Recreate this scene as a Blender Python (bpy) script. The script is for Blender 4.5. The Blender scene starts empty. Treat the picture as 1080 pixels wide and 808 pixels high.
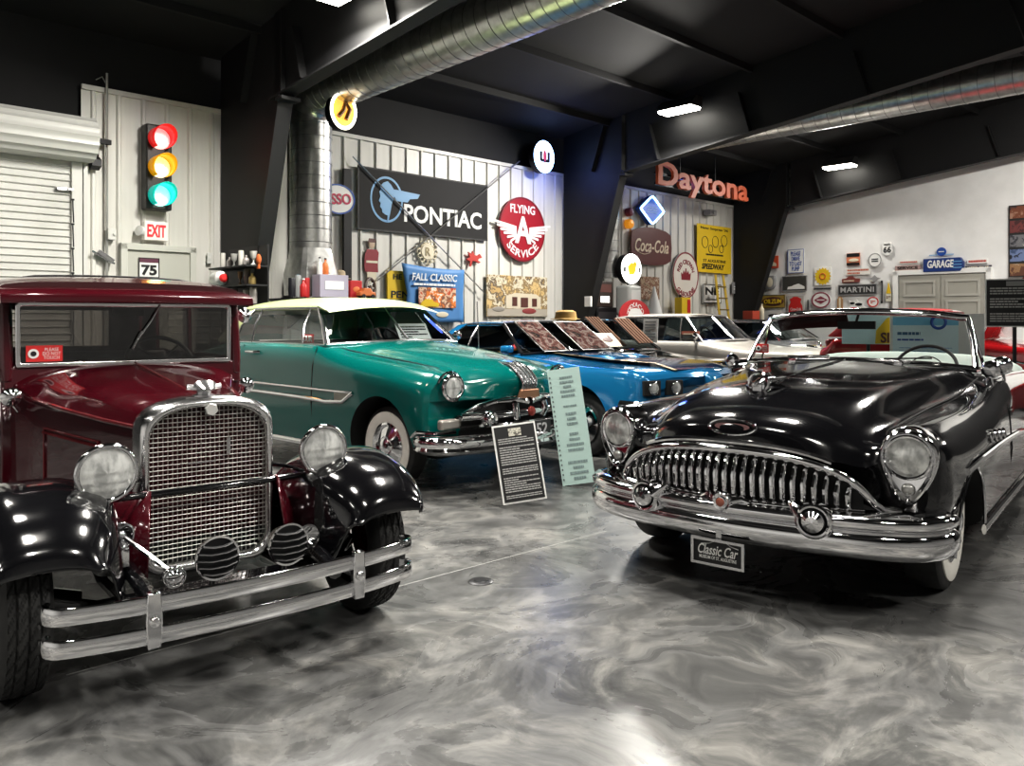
import bpy, bmesh, math, random
from mathutils import Vector, Matrix
random.seed(7)
SC = bpy.context.scene
COL = SC.collection
R = math.radians
PI = math.pi
sin, cos = math.sin, math.cos

# ------------------------------------------------------------------ materials
MATS = {}
def mat(name, col, rough=0.5, metal=0.0, coat=0.0, emit=None, es=0.0, spec=0.5):
    if name in MATS: return MATS[name]
    m = bpy.data.materials.new(name); m.use_nodes = True
    b = m.node_tree.nodes['Principled BSDF']
    b.inputs['Base Color'].default_value = (*col, 1)
    b.inputs['Roughness'].default_value = rough
    b.inputs['Metallic'].default_value = metal
    b.inputs['Coat Weight'].default_value = coat
    b.inputs['Coat Roughness'].default_value = 0.03
    b.inputs['Specular IOR Level'].default_value = spec
    if emit:
        b.inputs['Emission Color'].default_value = (*emit, 1)
        b.inputs['Emission Strength'].default_value = es
    MATS[name] = m
    return m
def nodes(m): return m.node_tree.nodes, m.node_tree.links, m.node_tree.nodes['Principled BSDF']
def noise_mat(name, c1, c2, scale=5, rough=0.5, detail=6, stretch=(1, 1, 1), lo=.35, hi=.65, metal=0, bump=0, dist=0, coat=0):
    if name in MATS: return MATS[name]
    m = mat(name, c1, rough, metal, coat); N, L, b = nodes(m)
    tc = N.new('ShaderNodeTexCoord'); mp = N.new('ShaderNodeMapping'); mp.inputs['Scale'].default_value = stretch
    nz = N.new('ShaderNodeTexNoise'); nz.inputs['Scale'].default_value = scale; nz.inputs['Detail'].default_value = detail
    nz.inputs['Distortion'].default_value = dist
    rp = N.new('ShaderNodeValToRGB'); rp.color_ramp.elements[0].position = lo; rp.color_ramp.elements[1].position = hi
    rp.color_ramp.elements[0].color = (*c1, 1); rp.color_ramp.elements[1].color = (*c2, 1)
    L.new(tc.outputs['Object'], mp.inputs[0]); L.new(mp.outputs[0], nz.inputs['Vector'])
    L.new(nz.outputs['Fac'], rp.inputs[0]); L.new(rp.outputs[0], b.inputs['Base Color'])
    if bump:
        bp = N.new('ShaderNodeBump'); bp.inputs['Strength'].default_value = bump; bp.inputs['Distance'].default_value = .02
        L.new(nz.outputs['Fac'], bp.inputs['Height']); L.new(bp.outputs[0], b.inputs['Normal'])
    return m
def glass_mat(name, tint=(.9, .95, .95), gl=0.12, rough=0.02):
    if name in MATS: return MATS[name]
    m = bpy.data.materials.new(name); m.use_nodes = True
    N, L = m.node_tree.nodes, m.node_tree.links; N.clear()
    o = N.new('ShaderNodeOutputMaterial'); mx = N.new('ShaderNodeMixShader')
    t = N.new('ShaderNodeBsdfTransparent'); t.inputs[0].default_value = (*tint, 1)
    g = N.new('ShaderNodeBsdfGlossy'); g.inputs['Roughness'].default_value = rough
    fr = N.new('ShaderNodeFresnel'); fr.inputs[0].default_value = 1.45
    ad = N.new('ShaderNodeMath'); ad.operation = 'ADD'; ad.inputs[1].default_value = gl; ad.use_clamp = True
    L.new(fr.outputs[0], ad.inputs[0]); L.new(ad.outputs[0], mx.inputs[0])
    L.new(t.outputs[0], mx.inputs[1]); L.new(g.outputs[0], mx.inputs[2]); L.new(mx.outputs[0], o.inputs[0])
    MATS[name] = m; return m
def patch_mat(name, cols, scale, seed=0, rough=.6):
    """mottled print: voronoi cells coloured from a ramp"""
    if name in MATS: return MATS[name]
    m = mat(name, cols[0], rough); N, L, b = nodes(m)
    tc = N.new('ShaderNodeTexCoord'); mp = N.new('ShaderNodeMapping'); mp.inputs['Location'].default_value = (seed, seed * .7, seed * 1.3)
    nz = N.new('ShaderNodeTexNoise'); nz.inputs['Scale'].default_value = scale; nz.inputs['Detail'].default_value = 9; nz.inputs['Roughness'].default_value = .65; nz.inputs['Distortion'].default_value = .15
    rp = N.new('ShaderNodeValToRGB'); rp.color_ramp.interpolation = 'CONSTANT'
    n = len(cols); e = rp.color_ramp.elements
    while len(e) < n: e.new(.5)
    for i, c in enumerate(cols):
        e[i].position = 0 if i == 0 else .32 + .36 * i / n; e[i].color = (*c, 1)
    L.new(tc.outputs['Object'], mp.inputs[0]); L.new(mp.outputs[0], nz.inputs['Vector']); L.new(nz.outputs['Fac'], rp.inputs[0])
    L.new(rp.outputs[0], b.inputs['Base Color']); return m

CHROME = mat('chrome', (.82, .82, .83), .06, 1)
CHROMED = mat('chrome_satin', (.68, .68, .69), .2, 1)
STEEL = mat('steel', (.5, .5, .5), .35, 1)
RUBBER = mat('rubber', (.012, .012, .012), .62)
WHITEWALL = mat('whitewall', (.82, .80, .74), .5)
BLACKP = mat('black_paint', (.004, .004, .005), .12, 0, 1)
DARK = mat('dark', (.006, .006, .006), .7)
DARKM = mat('dark_metal', (.02, .02, .022), .4, .6)
GLASS = glass_mat('clear_glass')
GLASSD = glass_mat('tinted_glass', (.35, .4, .4), .1)
LENS = glass_mat('lens_glass', (.95, .95, .93), .22, .08)
WHITE = mat('white', (.8, .8, .78), .5)
BLACK = mat('black', (.008, .008, .009), .5)
REDM = mat('red_print', (.55, .02, .02), .45)

# ------------------------------------------------------------------ geometry
def pchip(xs, ys, n_or_x):
    n = len(xs); h = [xs[i + 1] - xs[i] for i in range(n - 1)]
    d = [(ys[i + 1] - ys[i]) / h[i] for i in range(n - 1)]
    m = [0] * n
    for i in range(1, n - 1):
        if d[i - 1] * d[i] > 0:
            w1 = 2 * h[i] + h[i - 1]; w2 = h[i] + 2 * h[i - 1]
            m[i] = (w1 + w2) / (w1 / d[i - 1] + w2 / d[i])
    m[0] = d[0]; m[-1] = d[-1]
    out = []; k = 0
    for x in n_or_x:
        while k < n - 2 and x > xs[k + 1]: k += 1
        t = (x - xs[k]) / h[k]
        out.append(ys[k] * (1 + 2 * t) * (1 - t) ** 2 + h[k] * m[k] * t * (1 - t) ** 2 + ys[k + 1] * t * t * (3 - 2 * t) + h[k] * m[k + 1] * t * t * (t - 1))
    return out
def smooth_pts(P, per=4, closed=False):
    P = [Vector(p) for p in P]
    if closed: P = P[-2:] + P + P[:3]
    xs = [0.0]
    for i in range(1, len(P)): xs.append(xs[-1] + max((P[i] - P[i - 1]).length, 1e-4))
    q = []
    for i in range(len(P) - 1):
        for j in range(per): q.append(xs[i] + (xs[i + 1] - xs[i]) * j / per)
    q.append(xs[-1])
    c = [pchip(xs, [p[a] for p in P], q) for a in range(3)]
    out = [Vector((c[0][i], c[1][i], c[2][i])) for i in range(len(q))]
    if closed: out = out[2 * per: len(out) - 1 - 2 * per]
    return out
def crom(P, per=6, closed=False):
    """Catmull-Rom curve through points"""
    P = [Vector(p) for p in P]; n = len(P); out = []
    for i in range(n if closed else n - 1):
        a = P[i - 1] if (closed or i > 0) else P[0] * 2 - P[1]
        b = P[i]; c = P[(i + 1) % n]; d = P[(i + 2) % n] if (closed or i + 2 < n) else P[-1] * 2 - P[-2]
        for j in range(per):
            t = j / per
            out.append(.5 * ((2 * b) + (c - a) * t + (2 * a - 5 * b + 4 * c - d) * t * t + (3 * b - a - 3 * c + d) * t ** 3))
    if not closed: out.append(P[-1])
    return out

class MB:
    def __init__(s): s.v = []; s.f = []; s.mi = []; s.cur = 0
    def add(s, vs, fs):
        o = len(s.v); s.v += [Vector(v) for v in vs]
        for f in fs: s.f.append([o + i for i in f]); s.mi.append(s.cur)
        return s
    def box(s, c, d, rz=0, rx=0, ry=0):
        M = Matrix.Rotation(rz, 3, 'Z') @ Matrix.Rotation(ry, 3, 'Y') @ Matrix.Rotation(rx, 3, 'X'); c = Vector(c)
        vs = [c + M @ Vector((d[0] * i / 2, d[1] * j / 2, d[2] * k / 2)) for i in (-1, 1) for j in (-1, 1) for k in (-1, 1)]
        return s.add(vs, [(0, 1, 3, 2), (4, 6, 7, 5), (0, 4, 5, 1), (2, 3, 7, 6), (0, 2, 6, 4), (1, 5, 7, 3)])
    def tube(s, path, r, n=10, closed=False, caps=True, flat=None):
        path = [Vector(p) for p in path]; m = len(path); rings = []
        prev = None
        for i, p in enumerate(path):
            if closed: t = path[(i + 1) % m] - path[i - 1]
            else: t = path[min(i + 1, m - 1)] - path[max(i - 1, 0)]
            t.normalize()
            if prev is None:
                up = Vector((0, 0, 1)) if abs(t.z) < .9 else Vector((0, 1, 0))
                a = t.cross(up).normalized()
            else:
                a = (prev - t * prev.dot(t)); a = a.normalized() if a.length > 1e-6 else t.orthogonal().normalized()
            prev = a; b = a.cross(t).normalized()
            rr = r[i] if isinstance(r, (list, tuple)) else r
            fa, fb = flat or (1, 1)
            rings.append([p + a * (rr * fa * cos(2 * PI * k / n)) + b * (rr * fb * sin(2 * PI * k / n)) for k in range(n)])
        return s.rings(rings, closed, caps)
    def rings(s, rings, closed=False, caps=True):
        n = len(rings[0]); m = len(rings); vs = [p for r in rings for p in r]; fs = []
        for i in range(m if closed else m - 1):
            j = (i + 1) % m
            for k in range(n):
                fs.append((i * n + k, i * n + (k + 1) % n, j * n + (k + 1) % n, j * n + k))
        if caps and not closed: fs.append(tuple(range(n))[::-1]); fs.append(tuple((m - 1) * n + k for k in range(n)))
        return s.add(vs, fs)
    def grid(s, rows, closeu=False):
        n = len(rows[0]); fs = []
        for i in range(len(rows) - 1):
            for k in range(n if closeu else n - 1):
                fs.append((i * n + k, i * n + (k + 1) % n, (i + 1) * n + (k + 1) % n, (i + 1) * n + k))
        return s.add([p for r in rows for p in r], fs)
    def lathe(s, prof, o=(0, 0, 0), d=(0, -1, 0), n=32, caps=True):
        o = Vector(o); d = Vector(d).normalized(); a = d.orthogonal().normalized(); b = d.cross(a)
        rings = [[o + d * h + (a * cos(2 * PI * k / n) + b * sin(2 * PI * k / n)) * max(r, 1e-4) for k in range(n)] for r, h in prof]
        return s.rings(rings, False, caps)
    def torus(s, c, d, RR, r, n=36, k=10, flat=None):
        c = Vector(c); d = Vector(d).normalized(); a = d.orthogonal().normalized(); b = d.cross(a)
        return s.tube([c + a * (RR * cos(2 * PI * i / n)) + b * (RR * sin(2 * PI * i / n)) for i in range(n)], r, k, True, flat=flat)
    def ell(s, c, r, n=16, m=10):
        c = Vector(c); rings = []
        for i in range(m + 1):
            t = PI * i / m; rr = max(sin(t), 1e-3)
            rings.append([c + Vector((r[0] * rr * cos(2 * PI * k / n), r[1] * rr * sin(2 * PI * k / n), r[2] * cos(t))) for k in range(n)])
        return s.rings(rings)
    def prism(s, poly, y0, y1):
        """polygon in xz extruded along y"""
        n = len(poly); vs = [(p[0], y0, p[1]) for p in poly] + [(p[0], y1, p[1]) for p in poly]
        return s.add(vs, [tuple(range(n)), tuple(range(2 * n - 1, n - 1, -1))] + [(k, k + n, (k + 1) % n + n, (k + 1) % n) for k in range(n)])
    def prismx(s, poly, x0, x1):
        """polygon in yz extruded along x"""
        n = len(poly); vs = [(x0, p[0], p[1]) for p in poly] + [(x1, p[0], p[1]) for p in poly]
        return s.add(vs, [tuple(range(n)), tuple(range(2 * n - 1, n - 1, -1))] + [(k, k + n, (k + 1) % n + n, (k + 1) % n) for k in range(n)])
    def frame(s, outer, inner, y0, y1):
        """ring between two outlines with equal point counts, in xz"""
        n = len(outer)
        rows = [[(p[0], y0, p[1]) for p in outer], [(p[0], y1, p[1]) for p in outer], [(p[0], y1, p[1]) for p in inner], [(p[0], y0, p[1]) for p in inner]]
        fs = []
        for i in range(4):
            for k in range(n): fs.append((i * n + k, i * n + (k + 1) % n, ((i + 1) % 4) * n + (k + 1) % n, ((i + 1) % 4) * n + k))
        return s.add([p for r in rows for p in r], fs)
    def sweep(s, path, prof, caps=True, closed=False):
        """prof = (outward, z) closed polygon swept along a path in plan; outward = right-hand side of travel"""
        path = [Vector(p) for p in path]; m = len(path); rings = []
        for i, p in enumerate(path):
            t = path[(i + 1) % m] - path[i - 1] if closed else path[min(i + 1, m - 1)] - path[max(i - 1, 0)]
            t.z = 0; t.normalize(); o = Vector((t.y, -t.x, 0))
            rings.append([p + o * a + Vector((0, 0, z)) for a, z in prof])
        return s.rings(rings, closed, caps)
    def mirx(s):
        n = len(s.v); fs = list(s.f); mi = list(s.mi)
        s.v += [Vector((-v.x, v.y, v.z)) for v in s.v]
        s.f += [[n + i for i in f][::-1] for f in fs]; s.mi += mi
        return s
    def xf(s, M):
        s.v = [M @ v for v in s.v]; return s

def obj(name, mb, m, parent=None, loc=(0, 0, 0), rz=0, rx=0, ry=0, ang=38, bevel=0, solid=0, sub=0, smooth=True):
    me = bpy.data.meshes.new(name)
    me.from_pydata([tuple(v) for v in mb.v], [], mb.f)
    ms = m if isinstance(m, (list, tuple)) else [m]
    for x in ms: me.materials.append(x)
    bm = bmesh.new(); bm.from_mesh(me)
    for f, i in zip(bm.faces, mb.mi): f.material_index = i
    bmesh.ops.remove_doubles(bm, verts=bm.verts, dist=1e-5)
    bmesh.ops.recalc_face_normals(bm, faces=bm.faces)
    bm.to_mesh(me); bm.free()
    if smooth:
        me.shade_smooth(); me.set_sharp_from_angle(angle=R(ang))
    o = bpy.data.objects.new(name, me); COL.objects.link(o)
    o.location = loc; o.rotation_euler = (rx, ry, rz)
    if parent: o.parent = parent
    if solid:
        md = o.modifiers.new('s', 'SOLIDIFY'); md.thickness = solid; md.offset = 0
    if bevel:
        md = o.modifiers.new('b', 'BEVEL'); md.width = bevel; md.segments = 2; md.limit_method = 'ANGLE'
    if sub:
        md = o.modifiers.new('u', 'SUBSURF'); md.levels = sub; md.render_levels = sub
    return o
def tag(o, label, cat, group=None, kind=None):
    if label: o['label'] = label
    if cat: o['category'] = cat
    if group: o['group'] = group
    if kind: o['kind'] = kind
    return o
def thing(name, label, cat, loc=(0, 0, 0), rz=0, group=None):
    o = bpy.data.objects.new(name, None); COL.objects.link(o); o.empty_display_size = .1
    o.location = loc; o.rotation_euler = (0, 0, rz)
    return tag(o, label, cat, group)
def struct(name, mb, m, **k):
    o = obj(name, mb, m, **k); o['kind'] = 'structure'; return o
def plab(o, label): o['label'] = label; return o
def cut(o, mb, m):
    """boolean the shape mb out of o, the cut faces taking material m"""
    c = obj('cutter', mb, m, smooth=False); c.matrix_world = o.matrix_world
    md = o.modifiers.new('c', 'BOOLEAN'); md.object = c; md.operation = 'DIFFERENCE'; md.solver = 'EXACT'; md.material_mode = 'TRANSFER'
    c.parent = o.parent; c.location = o.location; c.rotation_euler = o.rotation_euler
    bpy.context.view_layer.update()
    dg = bpy.context.evaluated_depsgraph_get(); me = bpy.data.meshes.new_from_object(o.evaluated_get(dg))
    o.modifiers.clear(); old = o.data; o.data = me; bpy.data.objects.remove(c)
    me.shade_smooth(); me.set_sharp_from_angle(angle=R(38))
    return o
def copy_tree(o, parent=None):
    c = o.copy(); COL.objects.link(c); c.parent = parent
    for ch in list(o.children): copy_tree(ch, c)
    return c

def letters(txt, w, h, m, parent, x=0, z=0, y=-.012, shear=0, bold=0, name='lettering', deep=.004, rot=0, keep=False, spacing=1, arc=None):
    """lettering that faces -y, fitted into w x h about (x, z)"""
    cu = bpy.data.curves.new('t', 'FONT'); cu.body = txt; cu.align_x = 'CENTER'; cu.align_y = 'CENTER'
    cu.extrude = deep; cu.offset = bold; cu.shear = shear; cu.resolution_u = 3; cu.space_character = spacing; cu.space_line = .85
    t = bpy.data.objects.new('t', cu); COL.objects.link(t)
    bpy.context.view_layer.update()
    dg = bpy.context.evaluated_depsgraph_get(); me = bpy.data.meshes.new_from_object(t.evaluated_get(dg))
    bpy.data.objects.remove(t)
    xs = [v.co.x for v in me.vertices]; ys = [v.co.y for v in me.vertices]
    if not xs: return None
    cx, cy = (min(xs) + max(xs)) / 2, (min(ys) + max(ys)) / 2
    sx = w / max(max(xs) - min(xs), 1e-6); sy = h / max(max(ys) - min(ys), 1e-6)
    if keep: sx = sy = min(sx, sy)
    cr, sr = cos(rot), sin(rot)
    for v in me.vertices:
        a, b = (v.co.x - cx) * sx, (v.co.y - cy) * sy
        if arc:                      # bend round a centre: arc = radius, + reads over the top
            rad = abs(arc) + (b if arc > 0 else -b); th = a / abs(arc)
            a, b = (rad * sin(th), rad * cos(th)) if arc > 0 else (rad * sin(th), -rad * cos(th))
        v.co = Vector((x + a * cr - b * sr, y - v.co.z, z + a * sr + b * cr))
    me.materials.clear(); me.materials.append(m); me.name = name
    o = bpy.data.objects.new(name, me); COL.objects.link(o); o.parent = parent
    return o
def textlines(parent, x, z, w, h, rows, m, y=-.008, seed=1, name='text_block', fill=.55, justify=True, ry=0):
    """body copy too small to read: rows of short word bars"""
    rnd = random.Random(seed); mb = MB(); lh = h / rows
    for r in range(rows):
        ww = w * (1 if justify and rnd.random() > .2 else rnd.uniform(.35, .9)); cx = x - w / 2
        zz = z + h / 2 - lh * (r + .5); end = cx + ww
        if not justify: cx = x - ww / 2; end = cx + ww
        while cx < end - .003:
            l = min(rnd.uniform(.04, .13) * w, end - cx)
            mb.box((cx + l / 2, y, zz), (l, .002, lh * fill)); cx += l + w * .012
    return obj(name, mb, m, parent, smooth=False)

# ------------------------------------------------------------------ the camera and the two wall frames
F, HY, HC = 850., 338., 1.42
D0 = 10.7
WP0 = Vector((-.441 * D0, D0, 0)); WW = Vector((.719, .695, 0)); WN = Vector((.695, -.719, 0))
RW = math.atan2(.695, .719)            # local x runs along the long wall, -y faces the room
RG = RW - PI / 2                       # local x runs along the end wall, -y faces the room
TG = 14.9                              # the end wall stands at t = TG
def WPT(t, s, z=0): p = WP0 + WW * t + WN * s; return Vector((p.x, p.y, z))
def ray(px, py): return Vector(((px - 540) / F, 1, (HY - py) / F))
def on_wall(px, py, s=0.04):           # (t, z) on the plane s = const of the long wall
    d = ray(px, py); k = (s + WP0.dot(WN)) / d.dot(WN)
    return (d * k - WP0).dot(WW), HC + d.z * k
def on_gable(px, py, off=0.04):        # (s, z) on the end wall
    d = ray(px, py); k = (TG - off + WP0.dot(WW)) / d.dot(WW)
    return (d * k - WP0).dot(WN), HC + d.z * k
def wall_rect(x0, y0, x1, y1, s=.04):
    xc, yc = (x0 + x1) / 2, (y0 + y1) / 2
    t0 = on_wall(x0, yc, s)[0]; t1 = on_wall(x1, yc, s)[0]; z0 = on_wall(xc, y1, s)[1]; z1 = on_wall(xc, y0, s)[1]
    return (t0 + t1) / 2, (z0 + z1) / 2, t1 - t0, z1 - z0
def gable_rect(x0, y0, x1, y1, s=.04):
    xc, yc = (x0 + x1) / 2, (y0 + y1) / 2
    t0 = on_gable(x0, yc, s)[0]; t1 = on_gable(x1, yc, s)[0]; z0 = on_gable(xc, y1, s)[1]; z1 = on_gable(xc, y0, s)[1]
    return (t0 + t1) / 2, (z0 + z1) / 2, t1 - t0, z1 - z0
def at_depth(px, py, y): d = ray(px, py); return Vector((d.x * y, y, HC + d.z * y))
# ------------------------------------------------------------------ room materials
def floor_mat():
    m = mat('epoxy_floor', (.2, .2, .2), .2, 0, .03, spec=.26); N, L, b = nodes(m)
    b.inputs['Coat Roughness'].default_value = .22
    tc = N.new('ShaderNodeTexCoord')
    def noise(scale, detail, dist, vec=None, rough=.55):
        n = N.new('ShaderNodeTexNoise'); n.inputs['Scale'].default_value = scale; n.inputs['Detail'].default_value = detail
        n.inputs['Distortion'].default_value = dist; n.inputs['Roughness'].default_value = rough
        L.new(vec or tc.outputs['Object'], n.inputs['Vector']); return n
    w = noise(.45, 3, .6)
    mixv = N.new('ShaderNodeVectorMath'); mixv.operation = 'MULTIPLY_ADD'
    mixv.inputs[1].default_value = (1.5, 1.5, 0)
    L.new(w.outputs['Color'], mixv.inputs[0]); L.new(tc.outputs['Object'], mixv.inputs[2])
    a = noise(1.1, 10, .8, mixv.outputs[0], .66)
    v = noise(1.3, 7, 1.6, mixv.outputs[0], .58)
    r1 = N.new('ShaderNodeValToRGB'); e = r1.color_ramp.elements
    e[0].position = .40; e[0].color = (.026, .026, .027, 1); e[1].position = .68; e[1].color = (.27, .262, .245, 1)
    x = e.new(.53); x.color = (.088, .088, .086, 1)
    f2 = noise(3.2, 10, 1.4, mixv.outputs[0], .68)
    f3 = noise(.5, 4, .5, None, .5)
    m1 = N.new('ShaderNodeMath'); m1.operation = 'MULTIPLY_ADD'; m1.inputs[1].default_value = .42
    m2 = N.new('ShaderNodeMath'); m2.operation = 'MULTIPLY_ADD'; m2.inputs[1].default_value = .38
    m3 = N.new('ShaderNodeMath'); m3.operation = 'MULTIPLY'; m3.inputs[1].default_value = .26
    L.new(f3.outputs['Fac'], m3.inputs[0])
    L.new(f2.outputs['Fac'], m2.inputs[0]); L.new(m3.outputs[0], m2.inputs[2])
    L.new(a.outputs['Fac'], m1.inputs[0]); L.new(m2.outputs[0], m1.inputs[2])
    L.new(m1.outputs[0], r1.inputs[0])
    # thin pale veins where the second noise crosses its middle
    ab = N.new('ShaderNodeMath'); ab.operation = 'SUBTRACT'; ab.inputs[1].default_value = .5; L.new(v.outputs['Fac'], ab.inputs[0])
    ab2 = N.new('ShaderNodeMath'); ab2.operation = 'ABSOLUTE'; L.new(ab.outputs[0], ab2.inputs[0])
    r2 = N.new('ShaderNodeValToRGB'); r2.color_ramp.elements[0].color = (.55, .55, .55, 1); r2.color_ramp.elements[1].position = .07; r2.color_ramp.elements[1].color = (0, 0, 0, 1)
    L.new(ab2.outputs[0], r2.inputs[0])
    mx = N.new('ShaderNodeMix'); mx.data_type = 'RGBA'; mx.blend_type = 'SCREEN'; mx.inputs[0].default_value = .08
    L.new(r1.outputs[0], mx.inputs[6]); L.new(r2.outputs[0], mx.inputs[7]); L.new(mx.outputs[2], b.inputs['Base Color'])
    rr = N.new('ShaderNodeMapRange'); rr.inputs[3].default_value = .20; rr.inputs[4].default_value = .36
    L.new(v.outputs['Fac'], rr.inputs[0]); L.new(rr.outputs[0], b.inputs['Roughness'])
    return m
FLOORM = floor_mat()
PANEL = noise_mat('metal_panel', (.60, .59, .55), (.70, .69, .65), 1.2, .42, 5, (6, 6, .5), .3, .7)
GYP = noise_mat('white_wall', (.74, .74, .73), (.80, .80, .79), 3, .75, 4)
BLACKW = noise_mat('black_wall', (.003, .003, .0035), (.005, .005, .0055), 3, .75)
CEILM = noise_mat('black_ceiling', (.003, .003, .0035), (.005, .005, .0055), 2, .8)
FRAMEM = mat('frame_black', (.0045, .0045, .005), .6)
GALV = noise_mat('galvanised', (.40, .40, .39), (.62, .62, .60), 9, .3, 5, (1, 1, 1), .3, .7, .9)
DOORM = mat('door_paint', (.50, .50, .45), .45)
SHUT = mat('shutter_paint', (.62, .62, .59), .4)

def wl(o): o.location = WP0; o.rotation_euler = (0, 0, RW); return o   # local (t, -s, z)
SMAX, TMIN = 20.5, -13.0
def CEILZ(s): return 5.28 + .118 * (s - 1.6)
def RAFZ(s, k=.118): return 4.2 + k * (s - 1.6)

wl(struct('floor', MB().box(((TMIN + TG) / 2, -SMAX / 2, -.05), (TG - TMIN + .6, SMAX + .6, .1)), FLOORM, smooth=False))
mb = MB(); c0, c1 = CEILZ(-.3), CEILZ(SMAX)
mb.add([(TMIN, .3, c0), (TG + .3, .3, c0), (TG + .3, -SMAX, c1), (TMIN, -SMAX, c1), (TMIN, .3, c0 + .1), (TG + .3, .3, c0 + .1), (TG + .3, -SMAX, c1 + .1), (TMIN, -SMAX, c1 + .1)],
       [(0, 1, 2, 3), (7, 6, 5, 4), (0, 4, 5, 1), (1, 5, 6, 2), (2, 6, 7, 3), (3, 7, 4, 0)])
wl(struct('ceiling', mb, CEILM, smooth=False))
# purlins under the ceiling run the length of the building
PUR = mat('purlin_black', (.004, .004, .0045), .8)
for i, s in enumerate([1.2, 2.7, 4.2, 5.7, 7.2, 8.7, 10.2, 11.7, 13.2]):
    wl(struct('beam_purlin', MB().box(((TMIN + TG) / 2, -s, CEILZ(s) - .05), (TG - TMIN, .06, .11)), PUR, smooth=False))

# long wall: black upper band, then ribbed pale panels with their own top flashing
ZP = 4.31
T_DOORL, T_A0 = -4.2, -.92
def ribbed(t0, t1, z0, z1):
    mb = MB(); rows = [[], []]; t = math.floor(t0 / .305) * .305; prof = [(0, 0), (.10, 0), (.118, .028), (.152, .028), (.17, 0), (.305, 0)]
    pts = []
    while t < t1:
        for a, d in prof[:-1]:
            if t0 <= t + a <= t1: pts.append((t + a, d))
        t += .305
    pts = [(t0, 0)] + pts + [(t1, 0)]
    mb.grid([[(a, -d, z0) for a, d in pts], [(a, -d, z1) for a, d in pts]])
    mb.box(((t0 + t1) / 2, -.02, z1 + .03), (t1 - t0, .045, .06))
    return mb
wl(struct('wall_left', MB().box(((TMIN + TG) / 2, .16, 3), (TG - TMIN + .4, .2, 6)), BLACKW, smooth=False))
door_t0, door_t1, door_z = -.40, .41, 2.33
mb = ribbed(T_A0, TG, 0, ZP)
wl(struct('wall_left_panel', mb, PANEL, smooth=False))

# rigid frames: tapered column + deep rafter
def steel_frame(t, q0=.55, q1=1.6):
    mb = MB(); w = .10
    def web(poly, th=.012): mb.prismx([(-s, z) for s, z in poly], t - th, t + th)
    web([(.05, 0), (q0, 0), (q1, 4.2), (q1, CEILZ(1.6)), (.05, CEILZ(.05))])
        # inner flange of the column
    mb.add([(t - w, -q0, 0), (t + w, -q0, 0), (t + w, -q1, 4.2), (t - w, -q1, 4.2), (t - w, -q0 - .025, 0), (t + w, -q0 - .025, 0), (t + w, -q1 - .025, 4.2), (t - w, -q1 - .025, 4.2)],
           [(0, 1, 2, 3), (7, 6, 5, 4), (0, 4, 5, 1), (1, 5, 6, 2), (2, 6, 7, 3), (3, 7, 4, 0)])
    mb.box((t, -q1, 4.75), (.14, .03, 1.02)); mb.box((t, -q1 - .06, 4.14), (.26, .16, .04))
    mb.box((t - .06, -1.0, 4.72), (.1, .02, .9), 0, .35)
    return mb
def rafter(t, k_=.118, far=SMAX):
    mb = MB(); w = .10
    mb.prismx([(-1.6, 4.2), (-far, RAFZ(far, k_)), (-far, CEILZ(far)), (-1.6, CEILZ(1.6))], t - .012, t + .012)
    for dz in (0,):
        z0, z1 = RAFZ(1.6) + dz, RAFZ(far, k_) + dz
        mb.add([(t - w, -1.6, z0), (t + w, -1.6, z0), (t + w, -far, z1), (t - w, -far, z1), (t - w, -1.6, z0 - .025), (t + w, -1.6, z0 - .025), (t + w, -far, z1 - .025), (t - w, -far, z1 - .025)],
               [(0, 1, 2, 3), (7, 6, 5, 4), (0, 4, 5, 1), (1, 5, 6, 2), (2, 6, 7, 3), (3, 7, 4, 0)])
    for s in (2.3, 4.1, 6.0, 8.0, 10.5): mb.box((t - .06, -s, RAFZ(s, k_) + .36), (.1, .02, .7), 0, -.3)
    return mb
FT = [.87, 7.97, 14.44]
for i, t in enumerate(FT):
    wl(struct('column_%d' % (i + 1), steel_frame(t, *((.6, 1.86), (.28, 1.55), (.12, 1.5))[i]), FRAMEM, smooth=False))
    wl(struct('beam_rafter_%d' % (i + 1), rafter(t, .085 if i == 0 else .118), FRAMEM, smooth=False))
for t in (-6.2,):
    wl(struct('beam_rafter_4', rafter(t), FRAMEM, smooth=False))

# end wall (gable), rear wall and right wall
mb = MB(); z0, z1 = RAFZ(.2) + .1, RAFZ(SMAX) + .1
mb.prismx([(0, 0), (-9.6, 0), (-9.6, RAFZ(9.6) + 1), (0, z0 + .9)], TG, TG + .2)
wl(struct('wall_end', mb, GYP, smooth=False))
mb = MB(); mb.prismx([(-9.6, 0), (-SMAX, 0), (-SMAX, z1 + .9), (-9.6, RAFZ(9.6) + 1)], TG, TG + .2)  # unseen far part, made black to keep reflections in the convertible dark
wl(struct('wall_end_dark', mb, BLACKW, smooth=False))
wl(struct('wall_right', MB().box(((TMIN + TG) / 2, -SMAX - .1, 4), (TG - TMIN, .2, 8)), noise_mat('charcoal_wall', (.30, .30, .30), (.36, .36, .36), 3, .7), smooth=False))
wl(struct('wall_rear', MB().box((TMIN - .1, -SMAX / 2, 4), (.2, SMAX, 8)), MATS['charcoal_wall'], smooth=False))

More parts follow.
